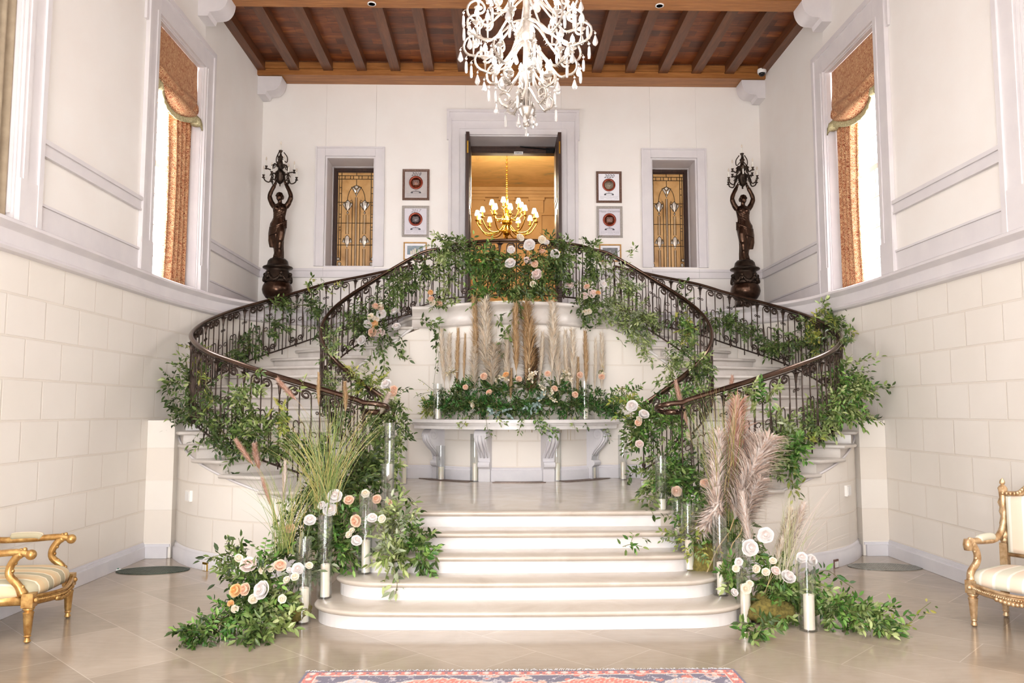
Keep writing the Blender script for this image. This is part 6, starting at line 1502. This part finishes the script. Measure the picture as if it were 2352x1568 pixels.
garland('bright leafy cluster around the foot of the right inner railing', [
    B([(1570,900,10.1),(1545,940,9.9),(1530,990,9.8)],80,0.17,pals=('lush','mid')), B([(1510,930,9.95),(1480,950,9.9),(1465,980,9.85),(1480,1010,9.8)],80,0.16,pals=('mid','lush','dark')), B([(1430,900,10.2),(1450,930,10.1),(1455,1000,10.0)],44,0.13,pals=('mid','yel')),
    Vn([(1425,895,10.3),(1440,885,10.3),(1450,880,10.3)],pals=('lush',),per=60), Vn([(1440,990,10.0),(1438,1020,10.0),(1432,1040,10.0)],pals=('mid',),per=60), Vn([(1495,900,10.1),(1510,885,10.1),(1520,878,10.1)],pals=('mid',),per=60), Vn([(1470,1090,9.9),(1450,1085,10.0),(1440,1105,10.0)],pals=('dark','mid'),per=90)],group=GR)
garland('dark green garland on the far right railing beneath the bronze statue', [
    B([(1610,740,'ob'),(1650,730,'ob'),(1690,745,'ob'),(1730,760,'ob')],60,0.13,pals=('dark','mid')), B([(1730,770,'ob'),(1760,790,'ob'),(1800,800,'ob')],56,0.15,pals=('dark','mid')), B([(1800,790,'ob'),(1830,770,'ob'),(1840,810,'ob')],32,0.13,pals=('dark','mid')), B([(1560,680,'ob'),(1572,700,'ob')],12,0.1,pals=('mid','dark')), Vn([(1565,680,'ob'),(1566,660,'ob'),(1575,645,'ob')],pals=('mid',),per=60)],group=GR)
garland('leafy garland on the outer bend of the right stair railing just under the handrail', [
    B([(1850,740,'ob'),(1870,770,'ob'),(1880,800,'ob')],50,0.13,pals=('dark','mid','yel')), B([(1880,720,'ob'),(1920,750,'ob'),(1930,790,'of')],50,0.12,pals=('mid','yel','dark')), Vn([(1895,720,'ob'),(1888,700,'ob'),(1900,688,'ob')],pals=('light','mid'),per=80), Vn([(1925,760,'ob'),(1945,740,'ob'),(1952,710,'ob')],pals=('dark','mid'),per=60), Vn([(1930,780,'of'),(1950,760,'of'),(1955,745,'of')],pals=('mid',),per=40)],group=GR)
garland('large bright green bush of leaves against the right wall outside the stair railing', [
    B([(1935,850,9.75),(1950,890,9.6),(1940,930,9.5),(1905,950,9.4)],190,0.21,pals=('lush','mid','light')), B([(1905,940,9.4),(1880,960,9.3)],50,0.16,pals=('lush','light')), Vn([(1970,890,9.6),(2010,890,9.5),(2040,890,9.45),(2055,888,9.45)],pals=('mid','dark'),per=60), Vn([(1960,950,9.5),(2000,960,9.4),(2028,965,9.4)],pals=('mid','dark'),per=60), Vn([(1975,870,9.6),(2000,870,9.55)],pals=('mid',),per=60)],group=GR)
garland('leafy garland along the foot of the right stair railing', [
    B([(1880,970,9.2),(1840,990,9.0),(1790,1010,8.8),(1750,1050,8.6)],90,0.14,pals=('light','mid')), B([(1790,960,8.9),(1800,1000,8.85)],34,0.13,pals=('light','grey')), B([(1765,1060,8.55),(1790,1050,8.6)],30,0.13,pals=('lush','mid')),
    B([(1810,1020,8.65),(1820,1070,8.6)],50,0.12,pals=('lush',)), Vn([(1815,1080,8.55),(1825,1120,8.55),(1840,1115,8.55)],pals=('mid','yel'),per=60), Vn([(1820,1060,8.58),(1812,1100,8.55),(1826,1150,8.55)],pals=('mid','yel'),per=50), Vn([(1850,1000,8.8),(1870,1010,8.75),(1885,1000,8.75)],pals=('yel',),per=70)],group=GR)
garland('small bright smilax strand looped over the front handrail of the right staircase', [
    B([(1705,905,'of'),(1740,905,'of'),(1775,895,'of')],30,0.10,pals=('lush','light')), Vn([(1760,900,'of'),(1770,930,'of'),(1765,950,'of')],pals=('light','lush'),per=50)],group=GR)
# ---- shelf
FB = dict(L=0.072,ratio=0.36,nl=11)
garland('deep green bed of fine leaves filling the stone shelf', [
    B([(1000,932,'s',0.02),(1060,930,'s',0),(1120,932,'s',0),(1180,932,'s',0)],250,0.12,pals=('fern','dark'),droop=0.25,flow=(0,-0.1,0.35),**FB), B([(1180,932,'s',0),(1250,932,'s',0),(1320,932,'s',0),(1400,930,'s',0.02)],250,0.12,pals=('fern','dark'),droop=0.25,flow=(0,-0.1,0.35),**FB),
    B([(1030,902,'s',0.06),(1090,890,'s',0.06),(1160,893,'s',0.06),(1250,890,'s',0.06),(1370,902,'s',0.06)],210,0.10,pals=('fern','dark','mid'),droop=0.1,flow=(0,-0.1,0.6),**FB), B([(985,942,'s',0),(992,932,'s',0)],40,0.10,L=0.06,pals=('yel',),flow=(-0.5,-0.2,0)), B([(1395,932,'s',0),(1425,950,'s',0)],80,0.12,pals=('fern','dark'),flow=(0.5,-0.2,-0.2),**FB),
    B([(1215,925,'s',-0.1),(1240,915,'s',-0.1)],10,0.08,L=0.06,ratio=0.7,pals=('euc',)), B([(1130,940,'s',-0.12),(1160,945,'s',-0.12)],8,0.06,L=0.06,ratio=0.7,pals=('euc',))],name='leaf_bed',cat='foliage')
garland('thin leafy strands hanging over the front edge of the stone shelf', [
    Vn([(1075,952,'s',-0.2),(1068,972,'s',-0.23),(1055,985,'s',-0.23)],pals=('light','yel'),per=80,L=0.06), Vn([(1115,955,'s',-0.2),(1120,985,'s',-0.24),(1130,1005,'s',-0.24)],pals=('light','mid'),per=60,L=0.06), Vn([(1145,955,'s',-0.2),(1150,968,'s',-0.23),(1165,970,'s',-0.23)],pals=('light',),per=80,L=0.06), Vn([(1200,955,'s',-0.2),(1196,975,'s',-0.24),(1190,995,'s',-0.24)],pals=('light','mid'),per=90,L=0.06), Vn([(1225,955,'s',-0.2),(1245,975,'s',-0.24),(1265,985,'s',-0.24),(1280,1000,'s',-0.24)],pals=('lush','mid'),per=110,L=0.065), Vn([(1235,955,'s',-0.2),(1240,985,'s',-0.24),(1262,1003,'s',-0.24)],pals=('lush','mid'),per=90,L=0.065), Vn([(1310,955,'s',-0.2),(1318,975,'s',-0.24),(1322,985,'s',-0.24)],pals=('light',),per=60,L=0.06), Vn([(1335,955,'s',-0.2),(1345,970,'s',-0.24),(1350,982,'s',-0.24)],pals=('mid',),per=60,L=0.06), Vn([(1375,955,'s',-0.2),(1390,985,'s',-0.24),(1398,1012,'s',-0.24)],pals=('grey','mid'),per=90,L=0.06)],name='trailing_vine',cat='vine')
garland('loose brown willow twigs with small leaves at the left end of the stone shelf', [
    Vn([(990,900,'s'),(965,905,'s'),(940,915,'s')],pals=('yel','mid'),per=40,L=0.04), Vn([(1000,900,'s'),(975,880,'s'),(960,870,'s')],pals=('yel',),per=14,L=0.035), Vn([(995,890,'s'),(1000,850,'s'),(1003,800,'s')],pals=('mid',),per=8,L=0.03)],name='willow_twigs',cat='twigs')
garland('sprays of tiny cream filler blossom among the leaves on the stone shelf', [
    B([(1030,860,'s',-0.02),(1045,850,'s',-0.02)],9,0.07,L=0.042,ratio=0.9,pals=('blos',)), B([(1140,868,'s',-0.05),(1160,860,'s',-0.05)],10,0.07,L=0.042,ratio=0.9,pals=('blos',)), B([(1215,862,'s',-0.05),(1228,858,'s',-0.05)],9,0.06,L=0.042,ratio=0.9,pals=('blos',)), B([(1245,888,'s',-0.1),(1262,912,'s',-0.1)],14,0.08,L=0.042,ratio=0.9,pals=('blos',)), B([(1295,862,'s',-0.05),(1310,858,'s',-0.05)],10,0.06,L=0.042,ratio=0.9,pals=('blos',)), B([(1075,925,'s',-0.16),(1090,920,'s',-0.16)],4,0.04,L=0.042,ratio=0.9,pals=('blos',)), B([(1375,855,'s',-0.02),(1385,850,'s',-0.02)],5,0.05,L=0.042,ratio=0.9,pals=('blos',))],name='filler_blossom',cat='flowers')
# ---- left floor arrangement
garland('tall leafy column rising beside the left end of the front steps', [
    B([(850,1040,8.9),(835,1080,8.5),(830,1130,8.1)],150,0.18,pals=('dark','mid')), B([(812,1160,7.8),(790,1220,7.5),(785,1280,7.25)],120,0.15,pals=('lush','dark','mid'),L=0.08), B([(720,1170,7.7),(700,1230,7.4),(690,1280,7.2)],80,0.17,pals=('dark','mid')), B([(870,1080,8.6),(890,1040,9.0)],50,0.16,pals=('mid','light')), B([(740,1100,8.2),(730,1150,7.9)],70,0.16,pals=('dark',))],name='leafy_arrangement',cat='flower arrangement')
garland('silvery trailing branch of leaves lying over the left ends of the front steps', [
    B([(900,1180,7.7),(910,1230,7.35),(905,1290,7.05)],80,0.14,pals=('grey','light'),L=0.10,ratio=0.34,droop=0.9), B([(930,1210,7.55),(955,1260,7.3),(985,1280,7.2)],52,0.12,pals=('mid','dark','lush'),L=0.09), Vn([(905,1300,6.95),(912,1340,6.9),(908,1365,6.88)],pals=('light','grey'),per=70,L=0.09), Vn([(890,1130,8.0),(920,1130,7.9),(950,1150,7.85),(965,1180,7.8)],pals=('mid','dark'),per=50), Vn([(930,1160,7.8),(945,1190,7.7),(955,1215,7.6)],pals=('mid',),per=50)],name='trailing_branch',cat='branch')
garland('low mound of glossy leaves on the floor left of the front steps', [
    B([(600,1300,7.0),(590,1350,6.75),(610,1400,6.55)],110,0.19,pals=('dark','mid','lush')), B([(630,1370,6.7),(645,1400,6.6)],50,0.12,pals=('mid','light'),L=0.09), B([(570,1405,6.5),(520,1430,6.35),(470,1450,6.25),(430,1462,6.2)],110,0.10,pals=('dark','lush'),L=0.07,flow=(-0.5,-0.2,0)), B([(560,1285,7.0),(520,1285,7.0)],30,0.12,pals=('mid','light'),L=0.07), Vn([(540,1280,7.0),(505,1275,7.05),(470,1285,7.1)],pals=('dark',),per=40), B([(590,1440,6.3),(600,1460,6.25)],30,0.1,pals=('dark','mid')), B([(650,1410,6.45),(655,1440,6.35)],16,0.1,pals=('light',)), B([(690,1290,7.1),(700,1330,7.0)],40,0.12,pals=('grey','mid')), Vn([(565,1285,7.0),(555,1260,7.0),(548,1235,7.05)],pals=('dark',),per=60)],name='leafy_arrangement',cat='flower arrangement')
# ---- right floor arrangement
garland('tall leafy column rising beside the right end of the front steps', [
    B([(1540,1040,9.0),(1550,1090,8.6),(1545,1140,8.2)],130,0.18,pals=('lush','mid','dark')), B([(1575,1150,8.0),(1600,1200,7.7),(1620,1250,7.5)],110,0.18,pals=('mid','lush'),L=0.08), B([(1500,1060,9.3),(1505,1130,8.7)],44,0.14,pals=('mid','light')), B([(1640,1200,7.6),(1720,1240,7.4)],60,0.17,pals=('mid','grey')), B([(1560,1215,7.6),(1600,1250,7.3)],40,0.13,pals=('yel','mid'),L=0.06), Vn([(1500,1140,8.1),(1490,1160,8.1),(1500,1180,8.0)],pals=('mid',),per=60), B([(1610,1060,8.6),(1640,1110,8.3)],40,0.15,pals=('dark','mid'))],name='leafy_arrangement',cat='flower arrangement')
garland('bright green mound of leaves on the floor right of the front steps', [
    B([(1682,1310,7.05),(1690,1340,6.95)],30,0.10,pals=('lush','light'),L=0.09), B([(1765,1310,7.05),(1780,1350,6.85),(1800,1390,6.7)],130,0.14,pals=('lush','light','mid')), B([(1820,1340,6.95),(1890,1380,6.7)],56,0.12,pals=('lush','light')), B([(1900,1390,6.55),(1960,1410,6.45),(2010,1425,6.4),(2040,1430,6.38)],110,0.11,pals=('lush','light','mid'),L=0.075,flow=(0.5,-0.1,0)),
    Vn([(1870,1320,6.8),(1900,1310,6.9),(1930,1330,6.85),(1960,1350,6.8)],pals=('lush',),per=40), Vn([(2010,1420,6.4),(2040,1400,6.45),(2050,1385,6.5)],pals=('mid','lush'),per=60), B([(1750,1440,6.2),(1735,1450,6.2)],14,0.10,pals=('mid','lush')), Vn([(1880,1340,6.7),(1920,1360,6.65),(1960,1385,6.6)],pals=('lush',),per=50)],name='leafy_arrangement',cat='flower arrangement')
garland('single smilax sprig lying alone on the floor at the right', [
    Vn([(2060,1437,6.33),(2090,1430,6.36),(2110,1405,6.45),(2138,1383,6.55)],pals=('yel','mid'),per=40,L=0.06)],name='fallen_sprig',cat='sprig')
garland('fallen sprig of leaves on the middle of the front steps', [
    Vn([(1430,1255,7.3),(1450,1250,7.28),(1475,1255,7.27)],pals=('mid','lush'),per=60,L=0.07), Vn([(1448,1250,7.28),(1452,1238,7.3),(1455,1228,7.32)],pals=('lush','light'),per=90,L=0.07), Vn([(1475,1235,7.3),(1492,1240,7.3)],pals=('mid',),per=60,L=0.05)],name='fallen_sprig',cat='sprig')
# moss covered bases
def moss(px,py,Y,z,rx,rz,label):
    p = at(px,py,Y); t = MB(); rr = random.Random(int(px))
    t.ball((0,0,0),1,44,28,(rx,rx*0.9,rz)); me = t.mesh('moss', True)
    for v in me.vertices:
        n_ = noise.noise(v.co*9+Vector((px,0,0)))*0.05+noise.noise(v.co*40)*0.022; v.co += v.co.normalized()*n_
    o = link('moss_mound', me, M['moss']); o.location = (p.x,Y,z+rz*0.88); tag(o, label, 'moss'); return o
moss(1765,1412,6.75,0,0.20,0.11,'mossy base of the right floor arrangement'); moss(668,1390,6.85,0,0.16,0.11,'mossy base of the left floor arrangement'); moss(1608,1290,7.45,0.0,0.15,0.34,'mossy clump by the second step on the right')

# ---------------------------------------------------------------- roses
def rose_meshes(seed, open_=1.0):
    rr = random.Random(seed); inn = MB(); out = MB()
    lay = [(3,0.20,0.60,0.1,inn),(4,0.36,0.62,0.2,inn),(5,0.52,0.58,0.35,inn),(5,0.70,0.48,0.6,out),(6,0.88,0.36,0.9,out),(6,1.0,0.2,1.15,out)]
    for li,(n,r,h,flare,mb) in enumerate(lay):
        zb = (0.28,0.2,0.1,-0.05,-0.2,-0.28)[li]
        for i in range(n):
            a0 = 2*PI*i/n+li*0.7+rr.uniform(-.15,.15); wid = 2*PI/n*0.66; hh = h*rr.uniform(0.92,1.08); rk = r*rr.uniform(0.94,1.06)*open_; g = []
            for vi in range(5):
                v = vi/4
                for ui in range(6):
                    u = -1+2*ui/5; w_ = wid*(0.55+0.45*math.sin(PI*min(1,v*0.7+0.15)))
                    bulge = math.sin(PI*min(1,v*1.05))*0.10
                    rad = rk*(0.55+0.45*v)+bulge*r; z = zb+(hh-zb)*v**0.9-0.16*flare*max(0,v-0.6)*2-0.07*u*u*v
                    rad += 0.07*flare*max(0,v-0.6)*2.5-(0.10*r if li < 3 else 0)*max(0,v-0.7); rad *= (1-0.08*u*u*v)
                    a = a0+u*w_; g.append((rad*math.cos(a), rad*math.sin(a), z))
            mb.add(g, [(vi*6+ui, vi*6+ui+1, (vi+1)*6+ui+1, (vi+1)*6+ui) for vi in range(4) for ui in range(5)])
    inn.ball((0,0,0.36),0.24,10,8,(1,1,0.95)); out.ball((0,0,0.05),0.62,14,8,(1,1,0.5))
    st = MB(); st.tube([(0,0,-0.2),(0.02,0.01,-0.8),(0.0,0.0,-1.6)],0.06,6); st.lathe([(0.05,-0.35),(0.25,-0.25),(0.3,-0.15)],8)
    return inn.mesh('inner_petals',True), out.mesh('outer_petals',True), st.mesh('rose_stem',True)
def petal(name, a, b):
    t = NT(name); n = t.noise(t.co('Object'), 2.5, 3); c = t.ramp(n,[(0.3,a),(0.7,b)]); t.set(0.55,0,c)
    tl = t.n('ShaderNodeBsdfTranslucent'); t.l(c, tl.inputs[0]); mx = t.n('ShaderNodeMixShader'); mx.inputs[0].default_value = 0.22
    t.l(t.b.outputs[0], mx.inputs[1]); t.l(tl.outputs[0], mx.inputs[2]); t.l(mx.outputs[0], t.out.inputs[0]); return t.m
PC = {'white':('eee8e5','f3efed','eeddd6'),'blush':('f4dfd8','f9ece7','efcdc2'),'peach':('f2cbb0','f7dcc6','ecb494'),'orange':('f3bd82','f8d29c','eba75e'),'cream':('f4e9d6','f9f1e3','f0dcbc')}
RM = {}
for ci,(c,(a,b,d)) in enumerate(PC.items()):
    i_,o_,s_ = rose_meshes(20+ci, 1.0); i_.materials.append(petal(c+'_inner_petal', d, a)); o_.materials.append(petal(c+'_outer_petal', a, b)); s_.materials.append(M['stem']); RM[c] = (i_,o_,s_)
ORD = ['first','second','third','fourth','fifth','sixth','seventh','eighth','ninth','tenth','eleventh','twelfth','thirteenth','fourteenth']
def roses(place, group, items, dep):
    by = {}
    for it in items: by.setdefault(it[3],[]).append(it)
    rr = random.Random(len(items)*7+int(items[0][0]))
    for c, L_ in by.items():
        L_.sort()
        for j,(px,py,r,_,*rest) in enumerate(L_):
            q = (px,py)+(rest[0] if rest and isinstance(rest[0],tuple) else dep(px,py)); p = PT(q)
            rad = r*p.y/FPX*1.05
            lab = f'{c} rose {place}' if len(L_) == 1 else f'{c} rose {place}, {ORD[j]} {c} one from the left'
            t = thing('rose', lab, 'flower', p, 0, group); t.scale = (rad,)*3
            d = Vector((rr.uniform(-.6,.6),-1.0,rr.uniform(0.0,0.9))).normalized(); t.rotation_euler = d.to_track_quat('Z','Y').to_euler()
            for m_,nm in zip(RM[c],('inner_petals','outer_petals','rose_stem')):
                o = bpy.data.objects.new(nm, m_); C.objects.link(o); o.parent = t
W_,BL,PE,OR,CR = 'white','blush','peach','orange','cream'
roses('on the balcony garland','roses on the balcony',[(1216,562,13,W_),(1195,545,9,CR),(1275,583,11,W_),(1172,604,12,W_),(1212,598,9,BL),(1233,630,13,BL),(1174,573,9,W_),(1245,550,9,CR),(1255,556,7,W_),(1228,606,8,PE),(1246,577,7,PE),(1224,652,7,CR)],lambda x,y:('b',-0.26))
roses('on left upper stair garland','roses on the left stair garland',[(863,703,8,PE),(874,702,8,CR),(876,720,11,W_),(906,715,10,W_),(853,728,9,CR),(845,744,10,W_),(858,742,10,OR),(873,764,11,BL),(855,763,10,PE),(910,750,10,W_),(831,781,11,W_),(865,733,6,CR),(874,707,7,PE)],lambda x,y:('ib',-0.26))
roses('near left end of the balcony','roses near the left balcony end',[(990,686,7,PE),(992,695,7,CR),(1008,697,8,PE),(989,671,6,OR)],lambda x,y:(11.6,))
roses('at foot of left inner railing','roses at the left inner rail foot',[(887,882,12,W_),(905,893,8,PE),(903,903,8,PE),(899,910,6,CR)],lambda x,y:(9.75,))
roses('on right upper stair garland','roses on the right stair garland',[(1342,679,9,BL),(1360,673,11,BL),(1309,654,9,BL),(1385,652,9,W_),(1344,717,7,CR),(1353,715,7,CR),(1348,658,7,PE),(1374,672,6,OR)],lambda x,y:(11.45,))
roses('at foot of right inner railing','roses at the right inner rail foot',[(1452,932,13,W_),(1479,951,12,W_),(1466,970,8,PE),(1469,1019,9,BL),(1580,1000,9,CR),(1468,962,7,CR)],lambda x,y:(9.62,))
roses('above the leaves on stone shelf','roses on the stone shelf',[(1111,864,8,PE),(1192,870,7,PE),(1258,858,7,PE),(1123,901,7,PE),(1274,892,7,PE),(1321,906,7,PE),(1332,861,7,PE),(1382,865,7,PE),(1069,889,6,PE),(1162,860,7,OR)],lambda x,y:('s',-0.12))
roses('in tall arrangement left of steps','roses in the tall left arrangement',[(665,1213,11,PE,(7.05,)),(712,1194,13,W_),(758,1169,15,W_),(769,1139,16,W_),(739,1160,9,W_),(801,1148,11,PE),(817,1196,13,PE),(801,1227,8,CR),(819,1241,12,W_),(855,1189,11,W_),(877,1191,9,CR),(865,1146,10,PE,(7.6,)),(839,1133,9,CR,(7.6,)),(893,1155,8,PE,(7.6,)),(808,1218,7,CR)],lambda x,y:(7.0 if y>1180 else 7.35,))
roses('in low floral mound left of steps','roses in the low left mound',[(570,1296,17,BL),(601,1355,20,W_),(541,1355,14,OR),(562,1353,13,PE),(643,1298,13,PE),(684,1306,13,W_),(603,1308,9,CR),(658,1331,8,CR),(677,1324,9,CR),(710,1298,8,CR),(581,1375,10,CR),(648,1375,9,CR),(539,1398,8,CR),(548,1281,9,CR),(622,1305,8,CR),(530,1385,7,OR),(665,1309,7,W_)],lambda x,y:(6.62 if y<1320 else 6.38,))
roses('in tall arrangement right of steps','roses in the tall right arrangement',[(1554,1128,11,PE),(1620,1110,11,PE),(1590,1150,13,W_),(1600,1186,13,W_)],lambda x,y:(7.9,))
roses('in floor arrangement right of steps','roses in the right floor arrangement',[(1759,1229,17,W_),(1723,1258,18,W_),(1811,1324,16,W_),(1842,1280,12,W_),(1864,1286,13,W_),(1737,1306,9,CR),(1782,1310,10,BL),(1759,1313,9,CR),(1714,1351,11,CR),(1687,1360,9,W_),(1775,1287,8,CR),(1722,1340,8,CR),(1697,1290,9,W_),(1690,1305,8,CR)],lambda x,y:(6.55,))

# ---------------------------------------------------------------- pampas plumes and grasses
def plume_mesh(seed, cols, n=520, curl=0.12, dens=1.0, fluffy=1.0):
    rr = random.Random(seed); vs = []; fs = []; cs = []
    bend = rr.uniform(-curl,curl)
    ax = lambda t: Vector((bend*t*t, 0.03*math.sin(t*3+seed), t))
    for i in range(n):
        t = 0.18+0.80*rr.random()**0.85; p = ax(t); env = math.sin(PI*min(1,(t-0.12)/0.95)**0.8)*0.5+0.5*(1-t)
        a = rr.uniform(0,2*PI); out = Vector((math.cos(a),math.sin(a),0)); ln = (0.10+0.16*rr.random())*(0.5+0.6*env)
        q1 = p+out*(0.30*ln*fluffy)+Vector((0,0,ln*0.65)); q2 = p+out*(0.62*ln*fluffy)+Vector((bend*0.15,0,ln*(1.02-0.25*rr.random()*fluffy)))
        w = Vector((-out.y,out.x,0))*0.0045; k = len(vs); c = lin(rr.choice(cols)); b = rr.uniform(0.8,1.15)
        for P_,ww in ((p,1.0),(q1,1.2)): vs += [P_-w*ww, P_+w*ww]
        vs.append(q2); fs += [(k,k+1,k+3,k+2),(k+2,k+3,k+4)]; cs += [(c[0]*b,c[1]*b,c[2]*b,1)]*5
    me = bpy.data.meshes.new('plume'); me.from_pydata([tuple(v) for v in vs],[],fs); ca = me.color_attributes.new('Col','FLOAT_COLOR','POINT'); ca.data.foreach_set('color', np.array(cs).ravel()); me.materials.append(M['hair'])
    st = MB(); st.tube([ax(-0.5+1.5*i/8)if i>2 else Vector((0,0,-0.5+1.5*i/8)) for i in range(9)],[0.004]*5+[0.0025]*4,5); sm = st.mesh('stem',True); sm.materials.append(M['wheat'])
    return me, sm
M['wheat'] = simple('wheat_straw', 'b59a6c', 'd0b98c', 0.7)
TAN = ['ead9c4','f2e8d8','decbb2','f6eee2']; BRN = ['c8a67c','d8b98f','b89468','e0c6a2']; PNK = ['ecdace','f4e8e0','dfc8ba','f8f0ea']; DRK = ['8a6c50','a3835f','725640']; RED = ['d9b29e','c99a84','e8ccbc']
PV = {}
for nm,cols in (('tan',TAN),('brown',BRN),('pink',PNK),('dark',DRK),('red',RED)):
    PV[nm] = [plume_mesh(31+7*i+len(nm), cols, 900, 0.10+0.06*i, 1, 0.8+0.35*i) for i in range(3)]
def plume(label, px0,py0,px1,py1,Y, wpx, kind, var, group, dy=0.0):
    a = at(px0,py0,Y) if Y else PT((px0,py0,'s',0.05)); Y = a.y; b = at(px1,py1,Y+dy); d = b-a; ln = d.length; w = wpx*Y/FPX
    t = thing('pampas_plume', label, 'pampas grass', a, 0, group); t.rotation_euler = d.to_track_quat('Z','Y').to_euler(); fx = w/0.15; t.scale = (fx,fx,ln)
    for m_,nm in zip(PV[kind][var],('plume','stem')):
        o = bpy.data.objects.new(nm, m_); C.objects.link(o); o.parent = t
G1 = 'pampas plumes on the stone shelf'
items = [(1017,764,16,'tan',0,880,8),(1033,773,13,'tan',1,880,2),(1050,761,12,'brown',0,880,4),(1067,773,8,'brown',0,870,0),(1086,690,16,'brown',1,850,22),(1090,800,18,'tan',2,880,6),(1112,695,26,'tan',2,860,30),(1132,795,34,'tan',2,880,14),(1166,773,16,'tan',1,890,2),(1173,850,10,'brown',0,905,4),(1187,706,16,'brown',1,860,-6),(1206,703,26,'brown',2,860,18),(1208,770,12,'brown',0,890,-2),(1220,800,30,'dark',2,900,2),(1244,770,14,'tan',0,880,-14),(1268,703,24,'tan',1,860,-8),(1281,770,18,'tan',1,890,10),(1301,767,15,'tan',0,900,4),(1314,764,16,'tan',1,900,-4),(1326,826,11,'brown',0,905,6),(1346,768,14,'brown',0,880,-6),(1366,784,10,'tan',0,890,0),(1381,773,12,'tan',1,890,-2)]
pos = {}
for j,(x,y,w,kd,vr,yb,dx) in enumerate(sorted(items)):
    h = 'tall' if y < 720 else ('short' if y > 795 else 'mid height'); cn = {'tan':'pale tan','brown':'golden brown','dark':'dark brown'}[kd]
    th = ['first','second','third','fourth','fifth','sixth','seventh','eighth','ninth','tenth','eleventh','twelfth','thirteenth','fourteenth','fifteenth','sixteenth','seventeenth','eighteenth','nineteenth','twentieth','twenty first','twenty second','last'][j]
    plume(f'{h} {cn} pampas plume on the stone shelf, {th} from the left', x+dx*0.55, yb+28, x, y, 0, w, kd, vr, G1)
G2 = 'pampas plumes right of the steps'
for (a,b,c_,d,Y,w,kd,vr,lab) in ((1650,1250,1700,930,7.5,46,'red',2,'tall rosy pampas plume leaning over the right stair foot, topmost of the right group'),(1660,1230,1755,1010,7.3,60,'pink',2,'broad pale pink pampas plume drooping right of the steps'),(1660,1260,1640,1000,7.35,44,'pink',1,'pale pink pampas plume left of the broad drooping one, right of the steps'),(1660,1120,1610,1260,7.3,44,'pink',2,'pink pampas plume hanging downward beside the right candles'),(1690,1230,1740,1100,7.2,46,'pink',2,'short fluffy pink pampas plume low behind the white roses'),
    (1745,1330,1705,1140,6.95,24,'pink',0,'slim whitish pampas plume left of the tall white rose'),(1770,1320,1815,1175,6.8,26,'tan',1,'tan pampas plume behind the right floor roses, leftmost of the upright pair'),(1780,1310,1850,1165,6.8,22,'pink',1,'pale pampas plume behind the right floor roses, rightmost of the upright pair'),(1585,1000,1555,880,9.2,14,'red',0,'thin rosy grass plume before the right inner handrail'),(1670,930,1680,865,8.7,12,'red',0,'thin rosy grass plume crossing the right outer handrail'),(1700,1120,1725,1000,7.6,36,'pink',2,'soft pink pampas plume in the middle of the right group')):
    plume(lab, a,b,c_,d,Y,w,kd,vr,G2)
G3 = 'reddish grass plumes left of the steps'
for (a,b,c_,d,Y,w,kd,vr,lab) in ((590,1080,545,1010,7.6,14,'red',0,'reddish grass plume leaning left under the left garland'),(600,1090,585,1020,7.6,14,'red',1,'pinkish grass plume beside the leaning reddish one at left'),(645,1190,655,1065,7.3,12,'pink',0,'pink grass plume rising from the low left mound'),(628,1180,605,1100,7.3,10,'red',0,'thin red grass plume over the left stair wall'),(690,930,640,870,8.3,14,'red',0,'rosy grass plume crossing the left front handrail'),(790,960,795,880,8.4,14,'brown',0,'brown grass plume standing at the left volute'),(865,960,895,905,8.6,12,'pink',1,'pale plume leaning right at the left volute'),(735,950,730,860,8.3,10,'brown',0,'golden grass plume left of the left volute')):
    plume(lab, a,b,c_,d,Y,w,kd,vr,G3)
def grass(label, bx,by,Y, tips, n, cols, w, seed):
    rr = random.Random(seed); a = at(bx,by,Y); t = thing('ornamental_grass', label, 'grass', a); vs = []; fs = []; cs = []
    (x0,y0),(x1,y1) = tips
    for i in range(n):
        u = rr.random(); tip = at(x0+(x1-x0)*u+rr.uniform(-10,10), y0+(y1-y0)*u+rr.uniform(-25,60)-30*math.sin(PI*u), Y+rr.uniform(-0.5,0.5)); b = a+Vector((rr.gauss(0,0.05),rr.gauss(0,0.05),0))
        ln = (tip-b).length; ctrl = b.lerp(tip,0.5)+Vector(((b.x-tip.x)*0.28,0,ln*0.10)); c = lin(rr.choice(cols)); br = rr.uniform(0.8,1.15); k = len(vs); S = 7
        for j in range(S+1):
            f = j/S; p = b*(1-f)**2+ctrl*2*f*(1-f)+tip*f*f; ww = w*(1-f**2*0.85)*0.5; sd = Vector((1,0.3*math.sin(i),0)).normalized()*ww; vs += [p-sd,p+sd]; cs += [(c[0]*br,c[1]*br,c[2]*br,1)]*2
        fs += [(k+2*j,k+2*j+1,k+2*j+3,k+2*j+2) for j in range(S)]
    me = bpy.data.meshes.new('blades'); me.from_pydata([tuple(v) for v in vs],[],fs); ca = me.color_attributes.new('Col','FLOAT_COLOR','POINT'); ca.data.foreach_set('color',np.array(cs).ravel()); o = link('blades', me, M['leaf'], t); o['kind'] = 'stuff'; return t
GC = ['98a45c','aeb06a','7f9450','c4b97c','8a9a60','b8a866','6f8448']
grass('tall fan of yellow green reed grass beside the left front steps', 752,1180,7.45, ((590,985),(900,935)), 125, GC, 0.0065, 1)
grass('smaller clump of green reed grass behind the low left mound', 655,1270,7.0, ((545,1110),(775,1080)), 70, GC, 0.005, 2)
grass('upright clump of reed grass among the pampas right of the steps', 1672,1240,7.45, ((1560,950),(1725,925)), 80, GC, 0.006, 3)
grass('fine pale grass blades spreading over the right floor arrangement', 1800,1330,6.75, ((1790,1150),(1900,1180)), 50, ['d8d0b8','c8c8a0','b8bd8c'], 0.005, 4)
grass('arching hair thin grass stems sweeping right before the right stair wall', 1800,1330,6.75, ((1900,1100),(2040,1220)), 14, ['d8c8c0','c8b8b0'], 0.004, 5)
